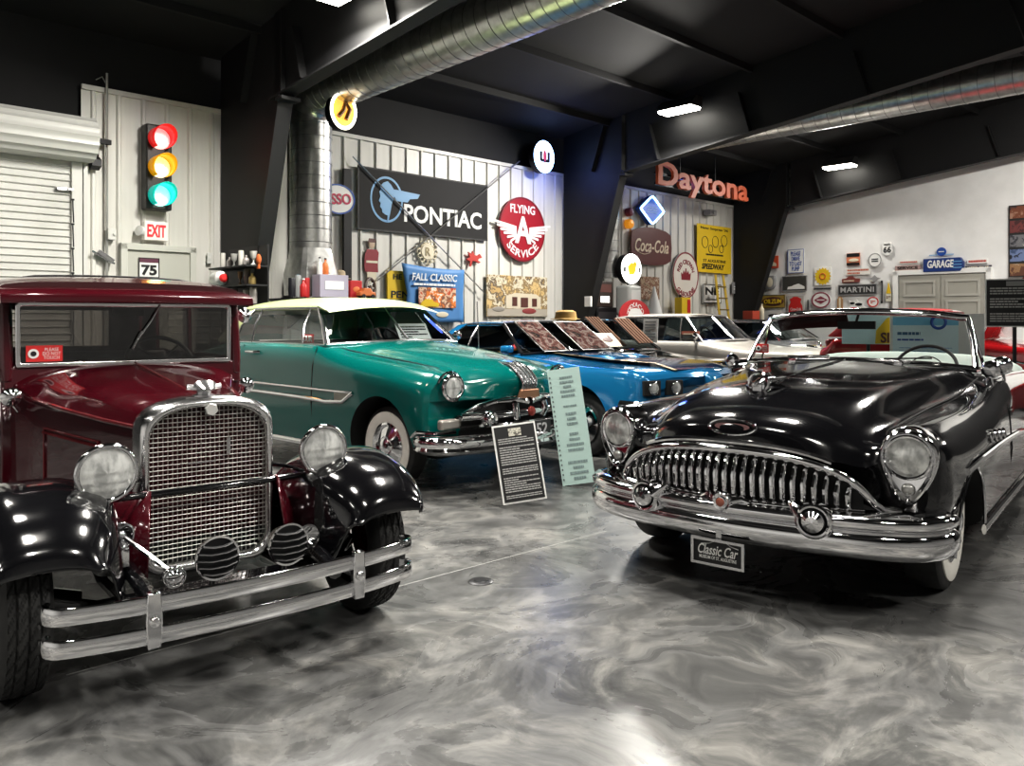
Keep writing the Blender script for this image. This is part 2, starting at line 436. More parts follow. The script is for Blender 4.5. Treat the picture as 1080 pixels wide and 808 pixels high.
# exit door set into the panel
d = wl(struct('door_1', MB().box(((door_t0 + door_t1) / 2, -.045, door_z / 2), (door_t1 - door_t0, .05, door_z)), DOORM, smooth=False))
fr = MB()
for a in (door_t0 - .04, door_t1 + .04): fr.box((a, -.06, (door_z + .08) / 2), (.085, .1, door_z + .08))
fr.box(((door_t0 + door_t1) / 2, -.06, door_z + .045), (door_t1 - door_t0 + .165, .1, .085))
obj('door_frame', fr, mat('door_frame_paint', (.56, .56, .51), .4), d, bevel=.006, smooth=False)
h = MB().tube([(door_t1 - .09, -.07, 1.03), (door_t1 - .09, -.12, 1.03)], .02).tube([(door_t1 - .09, -.12, 1.03), (door_t1 - .2, -.12, 1.03)], .011)
obj('door_handle', h, CHROMED, d)

# roll-up shutter: curtain, coil, guide, bracket
sh = wl(struct('door_2', MB().box((-2.6, -.06, 1.75), (3.3, .02, 3.5)), SHUT, smooth=False))
cm = MB(); rows = [[], []]; z = 0; pr = []
while z < 3.5:
    pr += [(z, .085), (z + .055, .085), (z + .068, .11), (z + .082, .085)]; z += .085
cm.grid([[(-4.2, -d_, z_) for z_, d_ in pr], [(-1.06, -d_, z_) for z_, d_ in pr]])
obj('slat_curtain', cm, noise_mat('shutter_slats', (.55, .55, .52), (.64, .64, .61), 2, .4), sh, smooth=False)
co = MB(); prof = []
for k in range(25):
    a = PI * .5 + PI * 1.0 * k / 24; rr = .25 + (.018 if k % 3 == 0 else 0)
    prof.append((-.28 + rr * cos(a), 3.63 + rr * sin(a)))
prof = [(.0, 3.88)] + prof + [(0.0, 3.38)]
co.prismx(prof, -4.2, -.86)
obj('coil_housing', co, SHUT, sh, ang=50)
g = MB().box((-1.0, -.08, 1.7), (.12, .1, 3.4)).box((-.9, -.06, 1.7), (.05, .12, 3.4))
obj('guide_rail', g, SHUT, sh, smooth=False, bevel=.004)
br = MB().prismx([(-.05, 3.5), (-.2, 3.42), (-.2, 3.34), (-.1, 3.3), (-.02, 3.42)], -.85, -.74).box((-.72, -.16, 3.66), (.2, .06, .06), .2).tube([(-.8, -.16, 3.66), (-.8, -.16, 3.46)], .04)
obj('coil_bracket', br, BLACK, sh, smooth=False)
lt = MB().box((-1.16, -.13, 3.02), (.13, .03, .04)).box((-1.08, -.14, 3.02), (.06, .04, .03))
obj('latch', lt, CHROMED, sh, smooth=False)
chn = MB()
for k in range(9): chn.box((-1.05, -.13, 2.9 - .3 * k), (.03, .03, .02)).tube([(-1.05, -.13, 2.9 - .3 * k), (-1.04, -.13, 2.62 - .3 * k)], .008, 5)
obj('pull_chain', chn, DARKM, sh, smooth=False)

# double door in the end wall
s0, zt = on_gable(948, 291); s1, _ = on_gable(1040, 289)
GD = noise_mat('gable_door_paint', (.36, .35, .31), (.40, .39, .35), 2, .5)
d3 = struct('door_3', MB().box(((s0 + s1) / 2, -.03, zt / 2), (s1 - s0, .04, zt)), GD, smooth=False)
d3.location = WPT(TG, 0); d3.rotation_euler = (0, 0, RG)
pan = MB(); wv = (s1 - s0) / 2
for i in (0, 1):
    cx = s0 + wv * (i + .5)
    pan.box((cx, -.055, zt / 2), (wv - .02, .02, zt - .01))
obj('door_leaf', pan, GD, d3, smooth=False)
mo = MB()
for i in (0, 1):
    cx = s0 + wv * (i + .5)
    for zc, hh in ((zt - .3, .36), (zt - .74, .36), (zt - 1.2, .4), (zt - 1.75, .5)):
        o_ = [(cx - wv * .38, zc - hh / 2), (cx + wv * .38, zc - hh / 2), (cx + wv * .38, zc + hh / 2), (cx - wv * .38, zc + hh / 2)]
        i_ = [(cx - wv * .33, zc - hh / 2 + .05), (cx + wv * .33, zc - hh / 2 + .05), (cx + wv * .33, zc + hh / 2 - .05), (cx - wv * .33, zc + hh / 2 - .05)]
        mo.frame(o_, i_, -.06, -.085)
obj('door_moulding', mo, mat('gable_door_mould', (.44, .43, .39), .5), d3, smooth=False)
fr = MB()
for a in (s0 - .06, s1 + .06): fr.box((a, -.05, (zt + .1) / 2), (.11, .1, zt + .1))
fr.box(((s0 + s1) / 2, -.05, zt + .06), (s1 - s0 + .22, .1, .11))
obj('door_frame', fr, WHITE, d3, smooth=False, bevel=.006)

# duct work: a riser by the wall, an elbow, and a run along each frame
def duct(name, label, path, r, ribs=.19):
    t = thing(name, label, 'duct', WP0, RW)
    P = [Vector(p) for p in path]; L_ = [0]
    for i in range(1, len(P)): L_.append(L_[-1] + (P[i] - P[i - 1]).length)
    obj('duct_pipe', MB().tube(P, r, 28), GALV, t)
    rb = MB(); nxt = .1; i = 0
    while i < len(P) - 1:
        while nxt < L_[i + 1]:
            f = (nxt - L_[i]) / (L_[i + 1] - L_[i]); p = P[i].lerp(P[i + 1], f)
            rb.torus(p, P[i + 1] - P[i], r + .0005, .0055, 28, 5); nxt += ribs
        i += 1
    obj('spiral_seam', rb, mat('duct_seam', (.3, .3, .3), .35, .9), t)
    return t
def arc(c, r, a0, a1, n=8): return [(c[0], c[1] + r * cos(a0 + (a1 - a0) * i / n), c[2] + r * sin(a0 + (a1 - a0) * i / n)) for i in range(n + 1)]
s_r, t_r = .48, 2.02
el = [(t_r, -s_r, 2.45)] + arc((t_r, -s_r - .42, 4.27), .42, 0, PI / 2) + [(t_r, -10.5, 4.86)]
dt = duct('air_duct', 'large galvanised air duct with riser behind the teal car, bending to run under the ceiling', el, .30)
tr = MB(); n = 28
r0 = [(t_r + .30 * cos(2 * PI * k / n), -s_r + .30 * sin(2 * PI * k / n), 2.46) for k in range(n)]
def sq(a, hw): m_ = max(abs(cos(a)), abs(sin(a))); return (cos(a) / m_ * hw, sin(a) / m_ * hw)
r1 = [(t_r + sq(2 * PI * k / n, .305)[0], -s_r + sq(2 * PI * k / n, .305)[1], 2.1) for k in range(n)]
r2 = [(p[0], p[1], 1.78) for p in r1]
tr.rings([r0, r1, r2]); obj('square_boot', tr, GALV, dt, ang=20)
dt2 = duct('air_duct', 'galvanised air duct with riser beside the cola sign, running under the right-hand roof', [(8.95, -.34, 2.3)] + arc((8.95, -.76, 4.42), .42, 0, PI / 2) + [(8.95, -14, 4.88)], .26, .22)
hg = MB().tube([(8.55, -8.35, 5.9), (8.55, -8.35, 4.42)], .008, 6).lathe([(.0, -.09), (.05, -.07), (.09, -.02), (.09, .02), (.05, .05), (.02, .09)], (8.55, -8.35, 4.37), (0, 0, 1), 12)
hs = obj('sprinkler_head', hg, mat('sprinkler_red', (.22, .04, .04), .4)); wl(hs); tag(hs, 'dark red fitting hanging on a thin rod in front of the right-hand duct', 'fitting')

# lamps on the rafter webs, and others in the hall, some added for light
LAMPE = mat('lamp_lens', (1, 1, 1), .4, emit=(1, .96, .86), es=22)
LAMPB = mat('lamp_body', (.03, .03, .03), .5)
def wall_pack(t, s, z, label, energy, w=.72, group=None, tilt=-34):
    o = thing('ceiling_light', label, 'light', WPT(t - .16, s, z), RG, group)
    obj('housing', MB().prismx([(.14, .12), (-.06, .12), (-.2, -.03), (-.2, -.06), (.14, -.06)], -w / 2, w / 2), LAMPB, o, smooth=False, bevel=.01)
    obj('lens', MB().prismx([(.13, -.05), (-.19, -.05), (-.17, -.10), (.11, -.10)], -w / 2 + .03, w / 2 - .03), LAMPE, o, smooth=False)
    li = bpy.data.lights.new('lamp', 'AREA'); li.shape = 'RECTANGLE'; li.size = w * 1.2; li.size_y = .4; li.energy = energy; li.color = (1, .965, .9); li.spread = R(165)
    lo = bpy.data.objects.new('lamp_glow', li); COL.objects.link(lo); lo.parent = o; lo.location = (0, -.30, -.16) if False else (-.0, -.22, -.16); lo.rotation_euler = (R(tilt), 0, 0)
    return o
# ------------------------------------------------------------------ wheels shared by every car
def tyre_mesh(r, w, hole, tread=True, nth=180, side=None):
    """tyre about the x axis, tread cut into its crown"""
    mb = MB(); half = w / 2
    prof = [(-half * .80, hole), (-half, hole + (r - hole) * .35), (-half * 1.03, hole + (r - hole) * .6), (-half * .93, r - .028), (-half * .80, r - .008)]
    nx = 25
    crown = [(-half * .78 + half * 1.56 * i / (nx - 1), r - .006 * abs(2 * i / (nx - 1) - 1) ** 3) for i in range(nx)]
    full = prof + crown + [(-a, b) for a, b in prof[::-1]]
    rows = []
    for k in range(nth):
        th = 2 * PI * k / nth; row = []
        for j, (x, rr) in enumerate(full):
            if tread and 5 <= j < 5 + nx:
                i = j - 5
                g = i in (5, 12, 19) or ((k + (i % 6)) % 5 == 0)
                if g: rr -= .009
            row.append((x, rr * cos(th), rr * sin(th)))
        rows.append(row)
    n = len(full); fs = []
    for k in range(nth):
        for j in range(n - 1): fs.append((k * n + j, k * n + j + 1, ((k + 1) % nth) * n + j + 1, ((k + 1) % nth) * n + j))
    mb.add([p for r_ in rows for p in r_], fs)
    return mb
TYREM = noise_mat('tyre_rubber', (.014, .014, .014), (.028, .028, .027), 20, .6)
def wheel(parent, x, y, r, w, style, sgn, tread=False, rim_r=None, steel=STEEL):
    hole = rim_r or r * .58
    o = obj('wheel', tyre_mesh(r, w, hole, tread, 180 if tread else 48), TYREM, parent, (x, y, r), ang=30)
    f = sgn * w / 2
    d = (sgn, 0, 0)
    if style in ('whitewall', 'thin'):
        a, b = (hole + .004, hole + (r - hole) * .66) if style == 'whitewall' else (hole + (r - hole) * .42, hole + (r - hole) * .62)
        wm = MB().lathe([(a, -.012), (a, .0), (b * .6 + a * .4, .012), (b, .006), (b + .004, -.012)], (f, 0, 0), d, 48, False)
        obj('whitewall_band', wm, WHITEWALL, o)
    if style == 'artillery':
        hb = MB().lathe([(hole, 0), (hole - .02, .01), (hole - .04, -.03), (.09, -.02), (.08, .03), (.0, .05)], (f, 0, 0), d, 32)
        obj('rim', hb, steel, o)
    else:
        hb = MB().lathe([(hole + .006, -.03), (hole + .004, .004), (hole * .93, .012), (hole * .86, -.012), (hole * .7, .0), (hole * .45, .016), (hole * .40, .006), (hole * .36, .03), (hole * .2, .045), (0, .05)], (f, 0, 0), d, 40)
        obj('hubcap', hb, CHROME, o)
    return o

def headlamp(parent, c, r, depth, d=(0, -1, 0), rim=CHROME, bowl=CHROME, rimw=.014, ribbed=True, name='headlight'):
    """bowl, bright reflector, fluted lens and rim; its face looks along d"""
    d = Vector(d).normalized(); c = Vector(c)
    o = obj(name, MB().lathe([(r * .02, -depth), (r * .35, -depth * .93), (r * .7, -depth * .68), (r * .93, -depth * .3), (r, 0), (r * .97, .0), (r * .88, -depth * .35), (r * .6, -depth * .62), (r * .25, -depth * .72), (0.001, -depth * .74)], c, d, 36, False), bowl, parent)
    obj('rim', MB().torus(c, d, r, rimw, 40, 10), rim, o)
    a = d.orthogonal().normalized(); up = Vector((0, 0, 1)) - d * d.z; up.normalize(); a = up.cross(d).normalized()
    rows = []; n = 22
    ln = MB(); rr = r - rimw * .4; N_ = 28
    rings = []
    for i in range(9):
        q = rr * i / 8
        ring = []
        for k in range(N_ * 2):
            t = PI * k / N_; u = q * cos(t); v = q * sin(t)
            bulge = .16 * r * (1 - (q / rr) ** 2)
            rip = .0022 * sin(u / r * 26) if (ribbed and v > .1 * r) else .0015 * sin(v / r * 18)
            ring.append(c + a * u + up * v + d * (bulge + (rip if i < 8 else 0) + .002))
        rings.append(ring)
    ln.rings(rings, False, False)
    obj('lens', ln, LAMPGLASS, o, ang=60)
    return o
def lamp_glass():
    m = mat('headlight_glass', (.62, .63, .62), .13, .5, .8); N, L, b = nodes(m)
    tc = N.new('ShaderNodeTexCoord'); nz = N.new('ShaderNodeTexNoise'); nz.inputs['Scale'].default_value = 22; nz.inputs['Detail'].default_value = 4
    mp = N.new('ShaderNodeMapping'); mp.inputs['Scale'].default_value = (1, 1, .6)
    rp = N.new('ShaderNodeValToRGB'); rp.color_ramp.elements[0].position = .38; rp.color_ramp.elements[1].position = .62
    rp.color_ramp.elements[0].color = (.50, .51, .50, 1); rp.color_ramp.elements[1].color = (.93, .94, .92, 1)
    L.new(tc.outputs['Object'], mp.inputs[0]); L.new(mp.outputs[0], nz.inputs['Vector']); L.new(nz.outputs['Fac'], rp.inputs[0]); L.new(rp.outputs[0], b.inputs['Base Color'])
    bp = N.new('ShaderNodeBump'); bp.inputs['Strength'].default_value = .25; bp.inputs['Distance'].default_value = .01
    L.new(nz.outputs['Fac'], bp.inputs['Height']); L.new(bp.outputs[0], b.inputs['Normal'])
    return m
LAMPGLASS = lamp_glass()

# ------------------------------------------------------------------ maroon sedan
MAROON = mat('maroon_paint', (.062, .003, .008), .15, .1, .9)
MAROONR = mat('maroon_roof', (.05, .012, .014), .22, 0, .8)
MESHM = mat('grille_mesh', (.40, .40, .37), .35, .85)
INT = mat('interior_dark', (.02, .016, .014), .7)
sed = thing('sedan_car', 'maroon 1930s sedan with black fenders, mesh grille and double bar chrome bumper', 'car', (-1.335, 3.55, 0), R(39.3))
RW_, TRK = .345, .735
for s in (-1, 1):
    wheel(sed, s * TRK, 0, RW_, .165, 'artillery', s, True, .21, MAROON)
    wheel(sed, s * TRK, 2.75, RW_, .165, 'artillery', s, False, .21, MAROON)

# hood: loft from the radiator back to the windscreen base
def hood_half(w, zs, zc, zt, zb):   # half section from sill to crown
    return [(w, zb), (w, (zb + zs) / 2), (w * .995, zs), (w * .985, zs + .02), (w * .93, zc - .008), (w * .75, zc + (zt - zc) * .45), (w * .45, zc + (zt - zc) * .82), (w * .2, zt - .005), (0, zt)]
def shell(name, keys, m, parent, per_y=5, per_p=3, caps=True, ang=38):
    """keys: (half section as (x, y, z) from low outside to centre top)"""
    full = []
    for half in keys:
        h = [Vector(p) for p in half]
        full.append(h + [Vector((-p.x, p.y, p.z)) for p in h[-2::-1]])
    # smooth along the sections, then along the length
    secs = [smooth_pts(f, per_p) for f in full]; npt = len(secs[0])
    cols = [smooth_pts([s_[k] for s_ in secs], per_y) for k in range(npt)]
    rings = [[cols[k][i] for k in range(npt)] for i in range(len(cols[0]))]
    return obj(name, MB().rings(rings, False, caps), m, parent, ang=ang)
def hood_half(w, zs, zc, zt, zb):
    d = zt - zc
    return [(w, zb), (w, (zb + zs) / 2), (w, zs - .03), (w * .985, zc - .012), (w * .955, zc), (w * .80, zc + d * .50), (w * .52, zc + d * .83), (w * .24, zt - d * .05), (0, zt)]
keys = []
for y, w, zs, zc, zt, zb in [(.03, .262, .93, .965, 1.062, .47), (.35, .335, .945, .975, 1.10, .46), (.75, .425, .965, .995, 1.135, .45), (1.10, .505, .99, 1.025, 1.162, .44), (1.22, .555, 1.03, 1.075, 1.178, .44), (1.32, .60, 1.07, 1.12, 1.186, .44)]:
    keys.append([(x, y, z) for x, z in hood_half(w, zs, zc, zt, zb)])
hood = shell('hood', keys, MAROON, sed, 5, 3)
hl = MB()
for s in (-1, 1):
    hl.tube([(s * .264, .05, .960), (s * .337, .35, .970), (s * .425, .75, .990), (s * .505, 1.10, 1.020)], .011, 8)
    hl.tube([(s * .354, .42, .87), (s * .478, .98, .885), (s * .478, .98, .56), (s * .354, .42, .56)], .006, 6, True)
    for k in range(20):
        f = k / 19; hl.box((s * (.358 + .124 * f), .42 + .56 * f, .85 + .015 * f), (.014, .012, .012))
hl.tube([(0, .04, 1.066), (0, 1.2, 1.186)], .006, 8)
obj('hinge_moulding', hl, mat('maroon_trim', (.16, .02, .025), .2, .3, 1), hood)

# radiator shell, mesh and its fittings
def shell_outline(w, zb, zt, rb, n=8):
    P = []
    for k in range(n + 1): a = PI + PI / 2 * k / n; P.append((-w + rb + rb * cos(a), zb + rb + rb * sin(a)))
    for k in range(n + 1): a = 1.5 * PI + PI / 2 * k / n; P.append((w - rb + rb * cos(a), zb + rb + rb * sin(a)))
    zsh = zt - .14; ex = []
    for k in range(17):
        a = PI * k / 16; c_, s_ = cos(a), sin(a)
        ex.append((w * math.copysign(abs(c_) ** .74, c_), zsh + .14 * abs(s_) ** .86))
    return P + ex
o1 = shell_outline(.290, .335, 1.085, .10); i1 = shell_outline(.250, .385, 1.04, .075)
rs = MB()
prof = [(0, .10), (0, .0), (.25, -.028), (.6, -.034), (.9, -.024), (1, .0), (1, .03)]
rings = []
for f, y in prof: rings.append([(a[0] * (1 - f) + b[0] * f, y, a[1] * (1 - f) + b[1] * f) for a, b in zip(o1, i1)])
rs.rings(rings, False, False)
shellp = obj('radiator_shell', rs, mat('chrome_soft', (.88, .88, .88), .17, 1), sed, ang=60)
def inside(x, z): 
    n = len(i1); c = False
    for k in range(n):
        x1, z1 = i1[k]; x2, z2 = i1[(k + 1) % n]
        if (z1 > z) != (z2 > z) and x < (x2 - x1) * (z - z1) / (z2 - z1) + x1: c = not c
    return c
gm = MB(); nv = 25; step = .50 / nv
def span_z(x):
    zs = [.36 + .0025 * k for k in range(290) if inside(x, .36 + .0025 * k)]
    return (zs[0], zs[-1]) if zs else None
for k in range(nv + 1):
    x = -.25 + step * k
    sp = span_z(max(-.2475, min(.2475, x)))
    if sp: gm.tube([(x, .012, sp[0]), (x, .012, sp[1])], .0026, 6)
z = .40
while z < 1.03:
    xs = [x / 400 for x in range(-105, 106) if inside(x / 400, z)]
    if xs: gm.tube([(xs[0], .008, z), (xs[-1], .008, z)], .0026, 6)
    z += step
obj('mesh_guard', gm, MESHM, shellp)
obj('radiator_core', MB().prism([(p[0] * 1.0, p[1]) for p in i1], .035, .06), DARK, shellp, smooth=False)
bd = MB().lathe([(.001, .006), (.026, .006), (.03, 0), (.03, -.01)], (0, -.035, 1.03), (0, -1, 0), 6)
obj('badge', bd, mat('badge_enamel', (.75, .75, .73), .25, .5), shellp, smooth=False)
cap = MB().lathe([(.05, 0), (.05, .012), (.03, .02), (.034, .032), (.02, .045), (.0, .048)], (0, .07, 1.075), (0, 0, 1), 20)
cap.tube([(0, .0, 1.115), (0, .05, 1.14), (0, .13, 1.13)], [.012, .022, .01], 8, flat=(2.2, .7)).tube([(-.075, .07, 1.125), (0, .06, 1.12), (.075, .07, 1.125)], .013, 8)
obj('radiator_cap', cap, CHROMED, shellp)
em = MB().box((.085, -.004, .86), (.016, .006, .075)).box((-.03, -.004, .80), (.12, .004, .006))
obj('script_emblem', em, CHROMED, shellp, smooth=False)

# fenders: clamshell swept over each front wheel
def fender(s, y0, flip=False):
    # (y, z) of the crown line; widths in and out
    st = [(-.415, .545, .56, .83, .01), (-.385, .615, .51, .86, .03), (-.29, .70, .45, .88, .07), (-.14, .755, .41, .885, .14), (.05, .77, .40, .885, .19), (.25, .735, .42, .885, .19), (.45, .64, .46, .88, .13), (.68, .50, .54, .875, .08), (.92, .36, .60, .87, .05), (1.15, .305, .62, .87, .03)]
    rows = []
    for k, (y, z, xi, xo, dr) in enumerate(st):
        my = y if not flip else -y
        inz = max(z - .30 - (.12 if 2 <= k <= 5 else 0), .30)
        if k == 0: P = [(xi - .03, my, z - .03), (xi, my, z - .015), (xi + .06, my, z - .005), (xi * .55 + xo * .45, my, z), (xo - .11, my, z), (xo - .035, my, z - .005), (xo, my, z - .012), (xo + .004, my, z - .02)]
        elif k == 1: P = [(xi - .03, my, z - .12), (xi, my, z - .07), (xi + .06, my, z - .015), (xi * .55 + xo * .45, my, z + .008), (xo - .11, my, z + .006), (xo - .035, my, z - .015), (xo, my, z - .045), (xo + .004, my, z - .085)]
        else: P = [(xi - .03, my, inz), (xi, my, z - .10), (xi + .06, my, z - .025), ((xi * .55 + xo * .45), my, z + .015), (xo - .11, my, z + .012), (xo - .035, my, z - .02), (xo, my, z - .065), (xo + .004, my, z - .07 - dr)]
        rows.append(smooth_pts([(s * a, b + y0, c) for a, b, c in P], 3))
    cols = [crom([r[k] for r in rows], 4) for k in range(len(rows[0]))]
    return MB().grid([[cols[k][i] for k in range(len(cols))] for i in range(len(cols[0]))])
for s in (-1, 1):
    f = obj('fender', fender(s, 0), BLACKP, sed, solid=.012, ang=60)
    ru = MB().box((s * .74, 1.62, .30), (.27, .95, .03))
    obj('running_board', ru, BLACKP, sed, bevel=.01)
    obj('fender', fender(s, 2.75, True), BLACKP, sed, solid=.012, ang=60)
    ap = MB().add([(s * .27, -.10, .72), (s * .33, .45, .62), (s * .50, 1.2, .46), (s * .52, 1.2, .33), (s * .40, .45, .33), (s * .30, -.16, .36), (s * .42, .02, .48), (s * .44, .4, .44)], [(0, 6, 5), (0, 1, 7, 6), (6, 7, 4, 5), (1, 2, 3, 4, 7)])
    obj('splash_apron', ap, MAROON, sed, solid=.008)
# frame horns, axle, springs
ch = MB()
for s in (-1, 1):
    ch.tube([(s * .36, .9, .40), (s * .36, .0, .43), (s * .36, -.35, .40), (s * .36, -.50, .36)], .032, 8)
    ch.box((s * .36, 1.9, .38), (.07, 2.4, .10))
    ch.tube([(s * .36, -.45, .36), (s * .36, -.1, .27), (s * .36, .3, .27), (s * .36, .5, .34)], .022, 8, flat=(1.2, .8))
ch.tube([(-.70, 0, .345), (-.45, 0, .26), (.45, 0, .26), (.70, 0, .345)], .026, 8).box((0, -.25, .315), (.6, .16, .02), 0, .2).box((0, 1.5, .42), (.8, 2.6, .05))
for s in (-1, 1): ch.tube([(s * .52, 0, .29), (s * .64, .0, .33), (s * .67, 0, .36)], .05, 10)
obj('chassis', ch, BLACKP, sed)

# lamps on their cross bar
bar = MB().tube([(-.62, -.03, .66), (-.46, -.06, .70), (-.2, -.085, .702), (.2, -.085, .702), (.46, -.06, .70), (.62, -.03, .66)], .014, 10)
for s in (-1, 1): bar.tube([(s * .46 + .022, -.055, .69), (s * .46 + .022, -.075, .735)], .022, 10).tube([(s * .27, .0, .76), (s * .36, -.03, .74), (s * .45, -.05, .70)], .009, 8)
obj('lamp_bar', bar, BLACKP, sed)
for s in (-1, 1): headlamp(sed, (s * .462 + .022, -.13, .818), .108, .15, (0, -1, 0), rimw=.012)
# black louvred auxiliary lamps, horns
for x, y, z in [(-.125, -.47, .503), (.165, -.47, .505)]:
    p = obj('auxiliary_lamp', MB().lathe([(.02, -.09), (.06, -.08), (.082, -.02), (.086, 0), (.078, 0)], (x, y, z), (0, -1, 0), 32, False), CHROME, sed)
    lv = MB().lathe([(.078, -.006), (.0, -.012)], (x, y, z), (0, -1, 0), 32, False)
    for k in range(5):
        zz = -.052 + .026 * k; hw = math.sqrt(.076 ** 2 - zz * zz)
        lv.tube([(x - hw, y - .002, z + zz), (x - hw * .4, y - .016, z + zz - .006), (x + hw * .4, y - .016, z + zz - .006), (x + hw, y - .002, z + zz)], .0085, 8, flat=(1.2, .6))
    plab(obj('louvre_face', lv, BLACK, p), 'black louvred face')
    obj('post', MB().tube([(x, y + .05, z - .06), (x, y + .06, z - .17)], .014), BLACKP, p)
hn = MB().lathe([(.006, -.12), (.012, -.08), (.02, -.04), (.046, -.004), (.05, 0), (.044, .002), (.02, -.03), (.001, -.04)], (-.40, -.17, .575), (.05, -1, .05), 24, False)
hn.torus((-.40, -.17, .575), (.05, -1, .05), .048, .005).ell((-.40, -.178, .576), (.02, .014, .02))
hn.tube([(-.39, -.2, .57), (-.33, -.34, .515), (-.29, -.43, .475)], .009, 8)
hn.ell((-.285, -.45, .462), (.045, .035, .034)).torus((-.285, -.47, .462), (0, -1, 0), .036, .006)
hn.box((-.40, -.15, .5), (.06, .05, .10))
obj('horn', hn, CHROME, sed)
hn = MB().lathe([(.012, -.10), (.02, -.05), (.05, -.004), (.054, 0), (.046, .002), (.02, -.03), (.001, -.04)], (.30, -.36, .49), (.1, -1, .1), 24, False).tube([(.30, -.3, .48), (.33, -.2, .45)], .018)
obj('horn', hn, CHROME, sed)

# double bar bumper with clamps
bp = thing('front_bumper', None, None); bp.parent = sed
for z in (.425, .315):
    path = [(-.705, -.45, z), (-.722, -.485, z), (-.712, -.525, z), (-.66, -.56, z), (-.45, -.605, z), (-.2, -.63, z), (0, -.635, z), (.2, -.63, z), (.45, -.605, z), (.66, -.56, z), (.712, -.525, z), (.722, -.485, z), (.705, -.45, z)]
    h = .030
    prof = [(0, -h), (.0035, -h * .8), (.006, 0), (.0035, h * .8), (0, h), (-.012, h * .96), (-.012, -h * .96)]
    obj('bumper_bar', MB().sweep(crom(path, 5), prof), CHROME, bp, ang=28)
for s in (-1, 1):
    c = MB()
    c.prism([(s * .40 - .022, .275), (s * .40 + .022, .275), (s * .40 + .028, .37), (s * .40 + .022, .47), (s * .40 - .022, .47), (s * .40 - .028, .37)], -.632, -.60)
    c.lathe([(.02, 0), (.018, .012), (.001, .018)], (s * .40, -.632, .37), (0, -1, 0), 14)
    c.tube([(s * .40, -.60, .37), (s * .38, -.45, .38)], .018)
    obj('bumper_clamp', c, CHROME, bp, ang=30, bevel=.004)

# cab: cowl, posts, header with visor, roof, sides with window openings
cab = MB(); W2 = .625
def strip(P, th):  pass
for s in (-1, 1):
    # door side below the belt, pillars, top rail
    cab.prismx([(1.30, .44), (3.45, .44), (3.55, .8), (3.5, 1.20), (1.34, 1.20)], s * W2, s * (W2 - .03))
    for y0, y1 in ((1.33, 1.42), (2.18, 2.28), (2.95, 3.05), (3.42, 3.50)):
        cab.prismx([(y0, 1.2), (y1, 1.2), (y1 + .02, 1.56), (y0 + .02, 1.56)], s * W2, s * (W2 - .035))
    cab.prismx([(1.36, 1.53), (3.5, 1.53), (3.5, 1.60), (1.36, 1.60)], s * W2, s * (W2 - .035))
    # front post
    cab.tube([(s * .595, 1.30, 1.10), (s * .598, 1.30, 1.2), (s * .60, 1.36, 1.56)], .034, 12)
    cab.prismx([(1.27, .44), (1.36, .44), (1.36, 1.2), (1.285, 1.18)], s * W2, s * .50)
# rear
cab.prism([(-.6, .44), (.6, .44), (.6, 1.22), (-.6, 1.22)], 3.47, 3.5).prism([(-.6, 1.5), (.6, 1.5), (.6, 1.6), (-.6, 1.6)], 3.47, 3.5)
for s in (-1, 1): cab.prism([(s * .6, 1.2), (s * .38, 1.2), (s * .38, 1.52), (s * .6, 1.52)], 3.47, 3.5)
# cowl top and header
cab.prismx([(1.27, 1.05), (1.34, 1.05), (1.34, 1.175), (1.275, 1.175)], -.615, .615)
body = obj('cabin', cab, MAROON, sed, bevel=.008)
roof = shell('roof', [[(.63, 1.33, 1.575), (.63, 1.33, 1.585), (.60, 1.33, 1.61), (.4, 1.33, 1.628), (0, 1.33, 1.635)], [(.645, 1.6, 1.575), (.645, 1.6, 1.59), (.61, 1.6, 1.635), (.4, 1.6, 1.665), (0, 1.6, 1.675)], [(.645, 2.6, 1.575), (.645, 2.6, 1.60), (.61, 2.6, 1.65), (.4, 2.6, 1.685), (0, 2.6, 1.695)], [(.635, 3.4, 1.55), (.635, 3.4, 1.58), (.60, 3.4, 1.62), (.4, 3.4, 1.64), (0, 3.4, 1.645)], [(.6, 3.53, 1.5), (.6, 3.53, 1.52), (.58, 3.54, 1.54), (.4, 3.55, 1.55), (0, 3.55, 1.55)]], MAROONR, sed, 5, 3)
rb = MB()
for y in (1.75, 2.1, 2.5, 2.95): rb.tube(smooth_pts([(-.63, y, 1.60), (-.4, y, 1.672 + (.012 if y > 2 else .006)), (0, y, 1.684 + (.012 if y > 2 else .004)), (.4, y, 1.672 + (.012 if y > 2 else .006)), (.63, y, 1.60)], 4), .006, 6)
obj('roof_seam', rb, BLACK, roof)
vis = MB()
vp = [(1.12, 1.518), (1.115, 1.53), (1.125, 1.563), (1.19, 1.588), (1.36, 1.612), (1.40, 1.60), (1.36, 1.53)]
rows = []
for x in [-.645, -.63, -.6, -.4, 0, .4, .6, .63, .645]:
    k = 1 - .06 * (abs(x) / .645) ** 8
    rows.append([(x, 1.36 - (1.36 - y) * k, z - .012 * (abs(x) / .645) ** 2) for y, z in vp])
vis.rings(rows)
obj('sun_visor', vis, MAROON, sed, ang=50)
wf = [(-.555, 1.172), (.555, 1.172), (.562, 1.19), (.562, 1.50), (.55, 1.518), (-.55, 1.518), (-.562, 1.50), (-.562, 1.19)]
wi = [(-.535, 1.197), (.535, 1.197), (.538, 1.205), (.538, 1.485), (.53, 1.495), (-.53, 1.495), (-.538, 1.485), (-.538, 1.205)]
ws = obj('windscreen_frame', MB().frame(wf, wi, 1.265, 1.285), MATS['chrome_soft'], sed, bevel=.005, rx=0)
obj('windscreen_glass', MB().add([(-.54, 1.275, 1.19), (.54, 1.275, 1.19), (.54, 1.275, 1.50), (-.54, 1.275, 1.50)], [(0, 1, 2, 3)]), glass_mat('sedan_glass', (.36, .34, .32), .10), ws)
